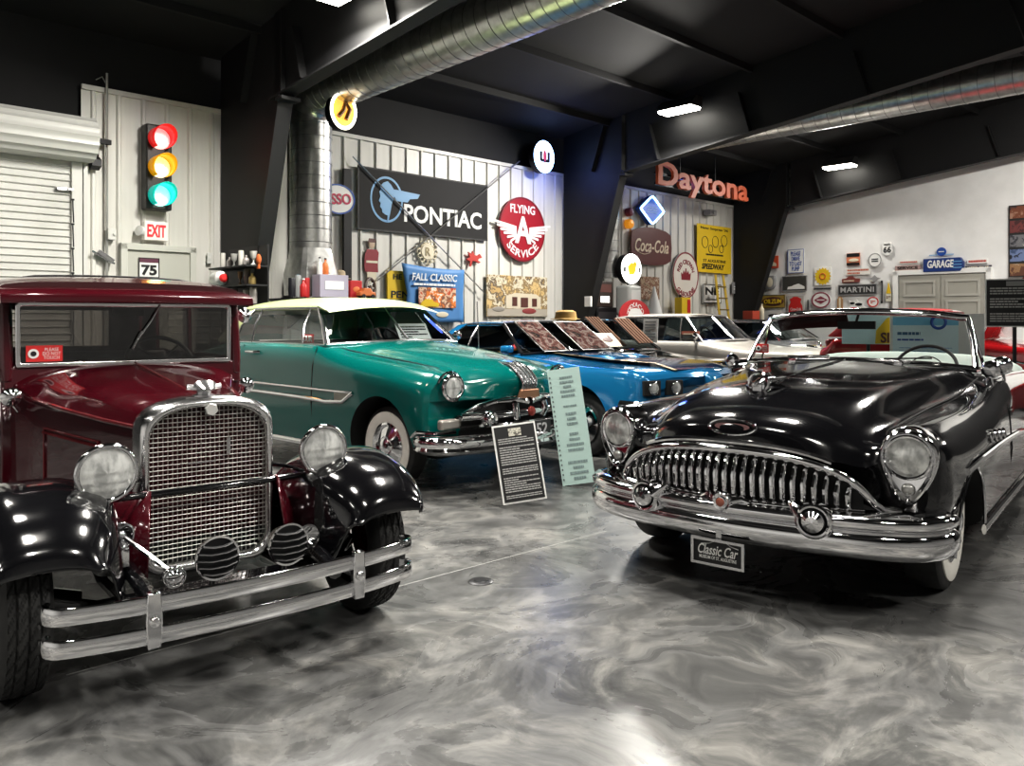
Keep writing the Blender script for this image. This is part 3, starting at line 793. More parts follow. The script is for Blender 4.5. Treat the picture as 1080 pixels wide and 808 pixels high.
wp = MB().tube([(.15, 1.262, 1.51), (.10, 1.258, 1.42), (.02, 1.258, 1.30)], .006, 6).tube([(.0, 1.257, 1.26), (.05, 1.257, 1.36)], .007, 6)
obj('wiper', wp, CHROMED, sed)
gl = MB()
for s in (-1, 1):
    for y0, y1 in ((1.42, 2.18), (2.28, 2.95), (3.05, 3.42)):
        gl.add([(s * (W2 - .015), y0, 1.2), (s * (W2 - .015), y1, 1.2), (s * (W2 - .015), y1, 1.53), (s * (W2 - .015), y0, 1.53)], [(0, 1, 2, 3)])
gl.add([(-.38, 3.48, 1.22), (.38, 3.48, 1.22), (.38, 3.48, 1.5), (-.38, 3.48, 1.5)], [(0, 1, 2, 3)])
obj('side_glass', gl, glass_mat('sedan_side_glass', (.30, .29, .28), .08), sed)
it = MB().box((0, 2.3, .5), (1.16, 2.2, .06)).box((0, 1.42, 1.12), (1.1, .1, .16)).prismx([(2.05, .55), (2.6, .55), (2.62, 1.16), (2.5, 1.22), (2.42, .85), (2.05, .82)], -.55, .55).prismx([(2.85, .55), (3.4, .55), (3.42, 1.1), (3.3, 1.2), (3.2, .85), (2.85, .82)], -.55, .55)
obj('interior', it, INT, sed, bevel=.03)
st = MB().torus((.30, 1.78, 1.16), (0, -.75, .66), .20, .013).tube([(.30, 1.78, 1.16), (.30, 1.5, .92)], .016)
for k in range(4):
    a = PI / 4 + k * PI / 2; e1 = Vector((1, 0, 0)); e2 = Vector((0, .66, .75)); c = Vector((.30, 1.78, 1.16))
    st.tube([c, c + (e1 * cos(a) + e2 * sin(a)) * .2], .007, 6)
obj('steering_wheel', st, BLACK, sed)
obj('rear_view_mirror', MB().box((0, 1.34, 1.47), (.17, .015, .05)), BLACK, sed, bevel=.006)
for s in (-1, 1):
    c = (s * .60, 1.12, 1.035)
    cl = obj('cowl_lamp', MB().lathe([(.002, -.10), (.026, -.08), (.044, -.02), (.047, 0), (.042, .004), (.024, .016), (.0, .019)], c, (0, -1, 0), 20), CHROME, sed)
    cl2 = MB().tube([(s * .60, 1.15, 1.02), (s * .56, 1.17, .96)], .012)
    obj('stalk', cl2, CHROME, cl)
    c = (s * .70, 1.42, 1.452)
    mr = obj('door_mirror', MB().lathe([(.0, .03), (.03, .022), (.046, .004), (.048, 0), (.044, -.004), (.0, -.006)], c, (0, -1, .1), 20), CHROME, sed)
    obj('mirror_arm', MB().tube([(s * .61, 1.40, 1.47), (s * .66, 1.43, 1.475), (s * .70, 1.43, 1.455)], .007), CHROME, mr)
    dh = MB().tube([(s * .625, 2.05, 1.08), (s * .665, 2.05, 1.08), (s * .665, 1.95, 1.08)], .01)
    obj('door_handle', dh, CHROME, sed)
# red notice on the screen
M_ = Matrix.Translation((-1.335, 3.55, 0)) @ Matrix.Rotation(R(39.3), 4, 'Z')
def sticker(name, label, car_m, loc, rx, w, h, lines, rz=0, disc=True):
    p = car_m @ Vector(loc)
    o = obj(name, MB().box((0, 0, 0), (w, .004, h)), mat('sticker_red', (.62, .03, .03), .5), None, p, rz, rx, smooth=False)
    tag(o, label, 'notice')
    if disc: obj('emblem', MB().lathe([(h * .3, 0), (h * .3, .002), (.001, .002)], (-w * .3, -.003, 0), (0, -1, 0), 20), WHITE, o); obj('emblem_centre', MB().lathe([(h * .16, .002), (h * .16, .004), (.001, .004)], (-w * .3, -.003, 0), (0, -1, 0), 16), BLACK, o)
    letters(lines, w * .5 if disc else w * .85, h * .72, WHITE, o, w * .2 if disc else 0, 0, -.003, deep=.0006)
    return o
sticker('notice_sticker', 'red please do not touch notice inside the maroon sedan windscreen', M_, (-.43, 1.268, 1.245), 0, .17, .085, 'PLEASE\nDO NOT\nTOUCH', R(39.3))
# ------------------------------------------------------------------ black convertible
con = thing('convertible_car', 'glossy black 1950s open convertible with toothed chrome grille and whitewall tyres', 'car', (1.635, 4.81, 0), R(-38.5))
M_B = Matrix.Translation((1.635, 4.81, 0)) @ Matrix.Rotation(R(-38.5), 4, 'Z')
def ring(ys, pts):
    """half ring from (x, z) pairs with one y or a list of y"""
    ys = ys if isinstance(ys, (list, tuple)) else [ys] * len(pts)
    return [(p[0], y, p[1]) for p, y in zip(pts, ys)]
BK = [
 ring([-.60, -.60, -.58, -.555, -.56, -.63, -.72, -.79, -.82], [(.40, .38), (.76, .42), (.88, .55), (.89, .76), (.80, .865), (.62, .70), (.48, .735), (.26, .765), (0, .775)]),
 ring([-.56, -.56, -.53, -.50, -.50, -.58, -.68, -.755, -.79], [(.45, .34), (.82, .40), (.925, .55), (.93, .77), (.805, .885), (.625, .785), (.46, .82), (.26, .86), (0, .875)]),
 ring([-.42, -.42, -.40, -.38, -.36, -.46, -.54, -.60, -.63], [(.55, .26), (.90, .37), (.965, .56), (.95, .79), (.815, .90), (.635, .835), (.47, .915), (.26, .965), (0, .98)]),
 ring([-.15, -.15, -.15, -.14, -.12, -.2, -.27, -.33, -.36], [(.60, .22), (.94, .36), (.985, .58), (.955, .79), (.83, .905), (.66, .865), (.50, .98), (.28, 1.03), (0, 1.045)]),
 ring([.3, .3, .3, .3, .32, .28, .25, .22, .2], [(.62, .19), (.955, .30), (.992, .58), (.96, .80), (.85, .908), (.69, .90), (.53, 1.04), (.29, 1.08), (0, 1.095)]),
 ring(.85, [(.62, .17), (.95, .26), (.99, .58), (.97, .83), (.88, .935), (.76, .955), (.60, 1.075), (.32, 1.112), (0, 1.125)]),
 ring(1.30, [(.62, .17), (.945, .25), (.985, .58), (.965, .87), (.90, .995), (.83, 1.03), (.70, 1.10), (.38, 1.13), (0, 1.145)]),
 ring([1.46, 1.46, 1.46, 1.46, 1.46, 1.46, 1.52, 1.45, 1.42], [(.62, .17), (.945, .25), (.985, .58), (.965, .875), (.91, 1.012), (.84, 1.045), (.70, 1.09), (.38, 1.125), (0, 1.14)]),
 ring([1.64, 1.64, 1.64, 1.64, 1.64, 1.64, 1.64, 1.62, 1.62], [(.62, .17), (.945, .25), (.985, .58), (.965, .88), (.92, 1.015), (.86, 1.04), (.82, .95), (.7, .40), (0, .35)]),
 ring(2.3, [(.62, .17), (.945, .25), (.985, .58), (.965, .88), (.92, 1.005), (.86, 1.025), (.82, .93), (.7, .36), (0, .33)]),
 ring(2.98, [(.62, .17), (.945, .25), (.985, .58), (.965, .87), (.92, .985), (.86, 1.005), (.82, .93), (.7, .5), (0, .45)]),
 ring(3.2, [(.62, .2), (.945, .27), (.985, .58), (.965, .86), (.92, .97), (.84, .99), (.7, 1.0), (.38, 1.02), (0, 1.03)]),
 ring(3.8, [(.6, .24), (.92, .32), (.97, .58), (.955, .84), (.89, .95), (.74, .96), (.6, .985), (.35, 1.0), (0, 1.0)]),
 ring(4.35, [(.55, .3), (.84, .36), (.90, .58), (.89, .78), (.83, .88), (.7, .86), (.55, .87), (.3, .88), (0, .88)]),
 ring(4.5, [(.5, .36), (.76, .40), (.82, .56), (.81, .72), (.76, .80), (.64, .78), (.5, .79), (.3, .79), (0, .79)]),
]
body = shell('body', BK, BLACKP, con, 6, 4, ang=50)
cb = MB()
for s in (-1, 1):
    for yw, rr in ((0.0, .44), (3.08, .43)):
        cb.lathe([(rr, -.25), (rr, .25)], (s * .86, yw, .21), (s, 0, 0), 48)
cut(body, cb, DARK)
for s in (-1, 1):
    wheel(con, s * .79, 0, .365, .19, 'whitewall', s)
    wheel(con, s * .77, 3.08, .365, .19, 'whitewall', s)
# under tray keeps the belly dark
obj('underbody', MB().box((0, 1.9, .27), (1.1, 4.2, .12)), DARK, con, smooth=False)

# wheel-arch edge and side spear
tr = MB()
for s in (-1, 1):
    tr.tube([(s * (.968 + .018 * sin(a)), .445 * cos(a), .21 + .442 * sin(a)) for a in [PI * k / 20 for k in range(1, 20)]], .009, 8)
    tr.tube(smooth_pts([(s * .985, -.16, .655), (s * 1.0, .1, .675), (s * 1.002, .6, .675), (s * .998, 1.3, .66), (s * .998, 2.0, .63), (s * .998, 2.5, .53), (s * .99, 2.75, .38)], 5), .017, 8, flat=(.6, 1.2))
    tr.tube([(s * .965, .46, .235), (s * .965, 2.62, .235)], .026, 8, flat=(.5, 1.2))
obj('side_moulding', tr, CHROME, body)
LOW = noise_mat('lower_panel', (.30, .30, .30), (.36, .36, .36), 2, .16, 4, (1, 1, 1), .3, .7, .6)
for s in (-1, 1):
    for k in range(4):
        vt = MB()
        y = .58 + .17 * k
        vt.torus((s * .983, y, .752 - .014 * k), (s, 0, .15), .030, .011, 20, 8).lathe([(.028, .004), (.012, .012), (.0, .014)], (s * .981, y, .752 - .014 * k), (s, 0, .15), 16)
        obj('vent_port', vt, CHROME, body)
dsm = MB()
for s in (-1, 1):
    dsm.tube([(s * .955, 1.42, .27), (s * .990, 1.42, .58), (s * .972, 1.42, .87)], .004, 5)
    dsm.tube([(s * .955, 2.6, .27), (s * .990, 2.6, .58), (s * .972, 2.6, .87)], .004, 5)
obj('door_seam', dsm, DARK, body)

# headlamps in pear-shaped bezels
for s in (-1, 1):
    c = Vector((s * .80, -.60, .768))
    n_ = Vector((s * .10, -1, -.02)).normalized(); rgt = Vector((0, 0, 1)).cross(n_).normalized()
    def bez(sc, off):
        P = []
        for k in range(40):
            a = 2 * PI * k / 40; x_, z_ = cos(a), sin(a)
            if z_ >= 0: u, v = .124 * x_, .128 * z_
            else: u, v = .124 * x_ * (1 - .36 * (-z_) ** 1.6), .225 * z_
            P.append(c + rgt * (u * sc) + Vector((0, 0, 1)) * (v * sc) + n_ * off)
        return P
    b = obj('headlight', MB().rings([bez(1.05, -.16), bez(1.06, -.02), bez(1.0, .012), bez(.94, .016), bez(.88, .0), bez(.80, -.006), bez(.02, -.006)], False, False), CHROME, con, ang=50)
    lampc = c + n_ * .004
    rings = []
    ln = MB(); 
    for i in range(9):
        q = .098 * i / 8
        rings.append([lampc + rgt * (q * cos(t)) + Vector((0, 0, q * sin(t))) + n_ * (.026 * (1 - (i / 8) ** 2) + .0015 * sin(q * cos(t) * 260)) for t in [2 * PI * k / 40 for k in range(40)]])
    ln.rings(rings, False, False); obj('lens', ln, LAMPGLASS, b, ang=60)
    obj('rim', MB().torus(lampc, n_, .101, .010, 40, 8), CHROME, b)
    pc = c + Vector((0, 0, -.155)) + n_ * .0
    obj('parking_lamp', MB().lathe([(.030, 0), (.025, .012), (.012, .02), (.0, .021)], pc, n_, 20), mat('amberless_lens', (.5, .5, .48), .15, .5), b)
# grille: cavity, toothed bars, surround
def gtop(x): return .742 * (1 - .0) - .035 * abs(x) ** 2 - .52 * max(abs(x) - .30, 0) ** 2
GW = .625
cav = MB()
xs = [-GW + 2 * GW * k / 24 for k in range(25)]
def gy(x): return -.80 + .30 * x * x
def gtopz(x): return .53 + .215 * (max(0, 1 - (abs(x) / .66) ** 2.6)) ** .55
cav.grid([[(x, gy(x) - .015, .46) for x in xs], [(x, gy(x) - .015, gtopz(x) + .01) for x in xs]])
gr = obj('grille_cavity', cav, DARK, con)
tee = MB()
for k in range(25):
    x = -.575 + 1.15 * k / 24; zt = gtopz(x) - .012; y = gy(x)
    tee.tube([(x, y - .02, zt), (x, y - .052, zt - .025), (x, y - .082, (zt + .535) / 2), (x, y - .075, .55), (x, y - .03, .52)], [.012, .018, .0205, .019, .013], 10, flat=(.85, 1.1))
obj('grille_teeth', tee, CHROME, gr)
su = MB()
P = [(-.76, -.60, .50), (-.70, -.665, .515)] + [(x, gy(x) - .055, gtopz(x) + .012) for x in [-.64 + 1.28 * k / 30 for k in range(31)]] + [(.70, -.665, .515), (.76, -.60, .50)]
su.tube(smooth_pts(P, 2), .026, 12, flat=(1, .8))
su.tube([(x, gy(x) - .052, gtopz(x) + .055) for x in [-.50 + k * .05 for k in range(21)]], .014, 8)
su.tube([(x, gy(x) - .06, .50) for x in [-.64 + 1.28 * k / 20 for k in range(21)]], .022, 10)
obj('grille_surround', su, CHROME, gr)
# bumper: deep lower blade, raised upper roll, concentric guards
bm_ = thing('front_bumper', None, None); bm_.parent = con
path = crom([(-.945, -.42, 0), (-.955, -.50, 0), (-.925, -.60, 0), (-.84, -.70, 0), (-.62, -.80, 0), (-.3, -.86, 0), (0, -.88, 0), (.3, -.86, 0), (.62, -.80, 0), (.84, -.70, 0), (.925, -.60, 0), (.955, -.50, 0), (.945, -.42, 0)], 5)
pl = [(-.03, .285), (.015, .30), (.042, .335), (.05, .37), (.045, .405), (.02, .43), (-.03, .44), (-.06, .42), (-.06, .30)]
obj('bumper_blade', MB().sweep(path, pl), CHROME, bm_, ang=60)
pu = [(-.03, .43), (.02, .435), (.043, .455), (.045, .48), (.02, .50), (-.04, .51), (-.12, .505), (-.12, .44)]
obj('bumper_roll', MB().sweep(path[3:-3], pu), CHROME, bm_, ang=60)
for s in (-1, 1):
    c = Vector((s * .453, -.905, .466)); d = (s * .12, -1, 0)
    g = MB().lathe([(.078, -.12), (.088, -.05), (.089, -.02), (.084, -.002), (.075, .007), (.066, .004), (.060, -.006), (.056, .004), (.050, .018), (.030, .034), (.0, .038)], c, d, 36, False)
    obj('bumper_guard', g, CHROME, bm_, ang=25)
    gd = MB().lathe([(.0655, .0045), (.060, -.005), (.057, .003)], c + Vector(d) * .0, d, 36, False)
    obj('guard_groove', gd, BLACK, bm_)
    w_ = MB().tube([(s * .40, -.90, .475), (s * .36, -.885, .515), (s * .33, -.87, .54)], [.03, .024, .012], 10)
    obj('guard_wing', w_, CHROME, bm_)
ce = MB().lathe([(.05, -.04), (.052, 0), (.044, .012), (.03, .008), (.026, .018), (.0, .022)], (0, -.915, .50), (0, -1, 0), 28)
for s in (-1, 1): ce.tube([(s * .03, -.90, .505), (s * .09, -.88, .52), (s * .14, -.87, .50)], [.024, .018, .006], 8)
obj('centre_guard', ce, CHROME, bm_)
obj('centre_badge', MB().lathe([(.022, .023), (.016, .027), (.0, .028)], (0, -.915, .50), (0, -1, 0), 20), mat('badge_red', (.35, .12, .08), .3), bm_)
lp = MB(); lp.box((0, 0, 0), (.272, .008, .125))
pt = obj('front_plate', lp, mat('plate_black', (.012, .012, .013), .35), bm_, (-.01, -.935, .243), bevel=.004, smooth=False)
fr = MB()
o_ = [(-.143, -.069), (.143, -.069), (.143, .069), (-.143, .069)]; i_ = [(-.128, -.055), (.128, -.055), (.128, .055), (-.128, .055)]
obj('plate_frame', MB().frame(o_, i_, -.93 - .018, -.935).xf(Matrix.Translation((-.01, -.003, .243))).box((-.01, -.92, .325), (.03, .02, .06)), CHROMED, bm_, smooth=False)
pw = mat('plate_white', (.78, .78, .76), .4)
for tx, w_, h_, z_, sh_, bo in (('Classic Car', .215, .052, .253, .32, .012), ('MUSEUM OF ST. AUGUSTINE', .20, .017, .213, 0, .01)):
    letters(tx, w_, h_, pw, bm_, -.01, z_, -.9415, shear=sh_, bold=bo, deep=.001)
obj('plate_car_outline', MB().tube(smooth_pts([(-.10, -.942, .278), (-.06, -.942, .284), (-.025, -.942, .298), (.03, -.942, .299), (.06, -.942, .286), (.10, -.942, .277)], 4), .0018, 5), pw, bm_)
# bonnet: oval crest, ornament, ridge, seams
cr = MB()
ec = Vector((0, -.775, .862)); ed = Vector((0, -1, .42)).normalized(); eu = Vector((0, .42, 1)).normalized()
cr.tube([ec + Vector((1, 0, 0)) * (.125 * cos(a)) + eu * (.043 * sin(a)) + ed * .012 for a in [2 * PI * k / 40 for k in range(40)]], .009, 8, True)
cre = obj('bonnet_crest', cr, CHROME, body)
ci = MB().rings([[ec + Vector((1, 0, 0)) * (q * .12 * cos(a)) + eu * (q * .04 * sin(a)) + ed * .010 for a in [2 * PI * k / 32 for k in range(32)]] for q in (1, .05)], False, False)
obj('crest_ground', ci, mat('crest_ground', (.02, .008, .008), .3), cre)
cq = MB().rings([[ec + Vector((1, 0, 0)) * (q * .095 * math.copysign(abs(cos(a)) ** .6, cos(a))) + eu * (q * .018 * sin(a)) + ed * .016 for a in [2 * PI * k / 32 for k in range(32)]] for q in (1, .05)], False, False)
obj('crest_bar', cq, mat('crest_bar', (.20, .11, .11), .35, .6), cre)
orn = MB().torus((0, -.43, 1.075), (0, -1, .1), .055, .012, 28, 8).tube([(0, -.50, 1.065), (0, -.40, 1.075), (0, -.2, 1.08), (0, .0, 1.085)], [.012, .026, .018, .006], 10)
for s in (-1, 1): orn.tube([(s * .03, -.44, 1.06), (s * .08, -.38, 1.055), (s * .13, -.26, 1.045)], [.02, .016, .006], 8)
orn.box((0, -.38, 1.035), (.05, .14, .06))
obj('hood_ornament', orn, CHROME, body)
obj('hood_ridge', MB().tube([(0, .0, 1.075), (0, .3, 1.10), (0, .85, 1.128), (0, 1.2, 1.142)], .008, 8), CHROME, body)
for s in (-1, 1):
  hs = MB(); hs.tube(smooth_pts([(s * .61, -.56, .80), (s * .64, -.35, .847), (s * .675, 0, .884), (s * .70, .35, .912), (s * .77, .88, .968), (s * .81, 1.28, 1.04)], 4), .0045, 6)
  obj('hood_seam', hs, DARK, body)
ck = MB().tube(smooth_pts([(-.79, 1.36, 1.08), (-.4, 1.24, 1.132), (0, 1.20, 1.147), (.4, 1.24, 1.132), (.79, 1.36, 1.08)], 5), .014, 8, flat=(1.6, .8))
for s in (-1, 1): ck.box((s * .36, 1.15, 1.128), (.05, .05, .025))
obj('cowl_trim', ck, CHROME, body)
# windscreen
WBx, WBy, WBz, WTx, WTy, WTz = .785, 1.37, 1.10, .70, 1.62, 1.43
base = smooth_pts([(-WBx, WBy, WBz), (-.5, 1.26, 1.128), (0, 1.20, 1.145), (.5, 1.26, 1.128), (WBx, WBy, WBz)], 5)
top = smooth_pts([(-WTx, WTy, WTz), (-.45, 1.535, 1.465), (0, 1.50, 1.482), (.45, 1.535, 1.465), (WTx, WTy, WTz)], 5)
fr = MB().tube([base[0]] + [base[0].lerp(top[0], .5) + Vector((-.012, 0, 0)), top[0]] + top[1:-1] + [top[-1], base[-1].lerp(top[-1], .5) + Vector((.012, 0, 0)), base[-1]], .021, 12)
fr.tube(base, .015, 8)
wsf = obj('windscreen_frame', fr, CHROME, con)
obj('windscreen_glass', MB().grid([base, [a.lerp(b, .5) for a, b in zip(base, top)], top]), glass_mat('screen_glass', (.94, .97, .96), .0), wsf)
hd = MB().tube([p + Vector((0, .02, .018)) for p in top], .016, 8, flat=(1.4, .8))
obj('header_rail', hd, BLACKP, wsf)
vis = mat('sun_visor_maroon', (.035, .008, .01), .6)
sv = MB().grid([[p + Vector((0, .03, -.012)) for p in top[1:10]], [p + Vector((0, .10, -.105)) for p in top[1:10]]])
obj('sun_visor', sv, vis, wsf, solid=.015)
obj('rear_view_mirror', MB().box((-.03, 1.57, 1.385), (.27, .025, .06)).tube([(-.03, 1.57, 1.41), (0, 1.52, 1.475)], .01), BLACK, wsf, bevel=.012)
vw = MB()
for s in (-1, 1): vw.tube([(s * .80, 1.42, 1.07), (s * .80, 1.66, 1.07), (s * .71, 1.64, 1.42)], .011, 8)
obj('quarter_vent_frame', vw, CHROME, wsf)
for x0 in (-.42, .25): obj('wiper', MB().tube([(x0, 1.21, 1.155), (x0 + .3, 1.22, 1.165)], .006, 6), CHROME, wsf)
# interior
RED_L = mat('red_leather', (.17, .018, .022), .45)
ins = MB().box((0, 1.60, 1.00), (1.5, .20, .16)); obj('dashboard', ins, mat('dash_maroon', (.10, .014, .018), .35), con, bevel=.04)
def seat(y0, zt): return MB().prismx([(y0, .42), (y0 + .62, .42), (y0 + .78, zt), (y0 + .68, zt + .03), (y0 + .55, .66), (y0, .62)], -.72, .72)
obj('front_seat', seat(2.0, 1.0), RED_L, con, bevel=.05)
obj('rear_seat', seat(2.75, .98), RED_L, con, bevel=.05)
stw = MB(); cst = Vector((.38, 1.86, 1.05)); dd = Vector((0, -.82, .57)).normalized()
stw.torus(cst, dd, .215, .0125, 44, 8).torus(cst, dd, .12, .005, 36, 6).tube([cst, cst + Vector((0, -.3, -.22))], .022)
e2 = Vector((0, .57, .82))
for a in (R(200), R(-20), R(270)): stw.tube([cst, cst + Vector((1, 0, 0)) * (.21 * cos(a)) + e2 * (.21 * sin(a))], .009, 6)
obj('steering_wheel', stw, BLACK, con)
boot = shell('soft_top_boot', [[(.84, 2.95, .96), (.83, 2.93, 1.0), (.7, 2.90, 1.03), (.4, 2.88, 1.04), (0, 2.88, 1.05)], [(.86, 3.1, .97), (.84, 3.1, 1.03), (.7, 3.1, 1.10), (.4, 3.1, 1.13), (0, 3.1, 1.14)], [(.85, 3.35, .97), (.83, 3.35, 1.02), (.7, 3.38, 1.06), (.4, 3.42, 1.08), (0, 3.44, 1.08)], [(.80, 3.6, .95), (.78, 3.6, .98), (.66, 3.62, 1.0), (.4, 3.65, 1.01), (0, 3.66, 1.01)]], noise_mat('boot_canvas', (.52, .62, .57), (.68, .75, .70), 4, .8, 5, (1, 1, 1), .35, .65, 0, .3), con, 6, 4)
for s in (-1, 1):
    c = Vector((s * .885, 1.28, 1.10))
    m_ = MB().lathe([(.0, -.05), (.035, -.04), (.055, -.012), (.058, 0), (.052, .006), (.0, .008)], c, (0, 1, 0), 24).tube([c + Vector((0, -.01, -.05)), (s * .89, 1.30, 1.0)], .012)
    obj('door_mirror', m_, CHROME, con)
c = Vector((.915, 1.55, 1.115))
obj('spot_lamp', MB().lathe([(.0, .08), (.04, .06), (.06, .02), (.064, 0), (.055, -.01), (.0, -.016)], c, (-.1, -1, 0), 24).tube([c, (.93, 1.53, 1.01)], .011), CHROME, con)
bl = MB()
for s in (-1, 1): bl.tube([(s * .89, 1.5, 1.035), (s * .895, 2.1, 1.03), (s * .895, 3.0, 1.005)], .012, 8)
obj('belt_moulding', bl, CHROME, body)
sticker('notice_sticker', 'pink do not touch notice inside the left end of the convertible windscreen', M_B, (-.70, 1.43, 1.20), 0, .10, .07, 'PLEASE\nDO NOT\nTOUCH', R(-38.5), True)
# ------------------------------------------------------------------ cabin upper works shared by the closed cars
def greenhouse(par, roof_m, bx, bz, yb, bow, tx, tz, yt, yr, yd, crown, sail=.25, glass=None, frame_m=None, over=.0, posts=(), rear_bow=.15, split=False, pane_label=None, tint=None):
    """base corners (bx, yb..yd, bz), roof corners (tx, yt..yr, tz)"""
    fm = frame_m or roof_m; glass = glass or GLASS
    def rr(y, k=1, dz=0, w=1): return [(tx * w + .02 * k, y, tz - .02 + dz), (tx * w + .015 * k, y, tz + .012 + dz), (tx * .86 * w, y, tz + crown * .55 * k + dz), (tx * .45 * w, y, tz + crown * .92 * k + dz), (0, y, tz + crown * k + dz)]
    def bowed(h, a): return [(x, y - a * (1 - (abs(x) / (tx + .02)) ** 2), z) for x, y, z in h]
    keys = [bowed(rr(yt - over, .55, -.012), bow * .7), bowed(rr(yt + .12, .85), bow * .4), rr((yt + yr) / 2), rr(yr - .2, .9, -.01), [(x, y + rear_bow * (1 - (abs(x) / (tx + .02)) ** 2), z) for x, y, z in rr(yr, .7, -.035)]]
    roof = shell('roof', keys, roof_m, par, 6, 4, ang=50)
    n = 12
    base = [Vector((bx * (2 * k / n - 1), yb - bow * (1 - (2 * k / n - 1) ** 2), bz + .03 * (1 - (2 * k / n - 1) ** 2))) for k in range(n + 1)]
    top = [Vector((tx * (2 * k / n - 1), yt - bow * .6 * (1 - (2 * k / n - 1) ** 2), tz + crown * .45 * (1 - (2 * k / n - 1) ** 2))) for k in range(n + 1)]
    w = obj('windscreen', MB().grid([base, [a.lerp(b, .5) for a, b in zip(base, top)], top]), glass, par)
    fr = MB().tube(base, .016, 8).tube(top, .016, 8)
    for s in (0, -1): fr.tube([base[s], base[s].lerp(top[s], .5), top[s]], .022, 8)
    if split: fr.tube([base[n // 2], top[n // 2]], .012, 8)
    obj('windscreen_frame', fr, fm, w)
    rb = [Vector((bx * .88 * (2 * k / n - 1), yd + rear_bow * (1 - (2 * k / n - 1) ** 2), bz)) for k in range(n + 1)]
    rt = [Vector((tx * .9 * (2 * k / n - 1), yr + rear_bow * (1 - (2 * k / n - 1) ** 2) + .02, tz - .02 + crown * .3 * (1 - (2 * k / n - 1) ** 2))) for k in range(n + 1)]
    obj('rear_window', MB().grid([rb, [a.lerp(b, .5) for a, b in zip(rb, rt)], rt]), tint or glass, par)
    sg = MB(); tr = MB()
    for s in (-1, 1):
        pl = MB()
        A0, A1 = Vector((s * bx, yb, bz)), Vector((s * tx, yt, tz))
        C1, C0 = Vector((s * tx, yr - .02, tz - .02)), Vector((s * bx * .93, yd, bz))
        D1, D0_ = Vector((s * (tx + .0), yr - sail, tz)), Vector((s * bx * .98, yd - sail * 1.25, bz))
        # sail panel between rear window and side glass
        M1, M0 = D1.lerp(D0_, .5) + Vector((s * .03, .03, 0)), C1.lerp(C0, .5) + Vector((s * .02, 0, 0))
        pl.grid([[D1, M1, D0_], [C1, M0, C0], [Vector((C1.x * .9, C1.y + .02, C1.z)), Vector((M0.x * .92, M0.y + .04, M0.z)), Vector((C0.x * .92, C0.y + .03, C0.z))]])
        obj('sail_panel', pl, roof_m, roof, solid=.02)
        sg.grid([[A0, A0.lerp(A1, .5) + Vector((s * .025, 0, 0)), A1], [A0.lerp(D0_, .5), A0.lerp(D0_, .5).lerp(A1.lerp(D1, .5), .5) + Vector((s * .03, 0, 0)), A1.lerp(D1, .5)], [D0_, M1, D1]])
        tr.tube([A0, D0_], .010, 6).tube([A1 + Vector((s * .015, 0, 0)), D1 + Vector((s * .015, 0, 0))], .012, 6).tube([D0_, M1, D1], .011, 6)
        for y, lean in posts:
            f = (y - yb) / (D0_.y - yb); g = (y + lean - yt) / (D1.y - yt)
            p0, p1 = A0.lerp(D0_, f), A1.lerp(D1, g)
            tr.tube([p0, p0.lerp(p1, .5) + Vector((s * .03, 0, 0)), p1], .013, 6)
    sgo = obj('side_glass', sg, tint or glass, par)
    obj('window_trim', tr, CHROMED, sgo)
    return roof, w

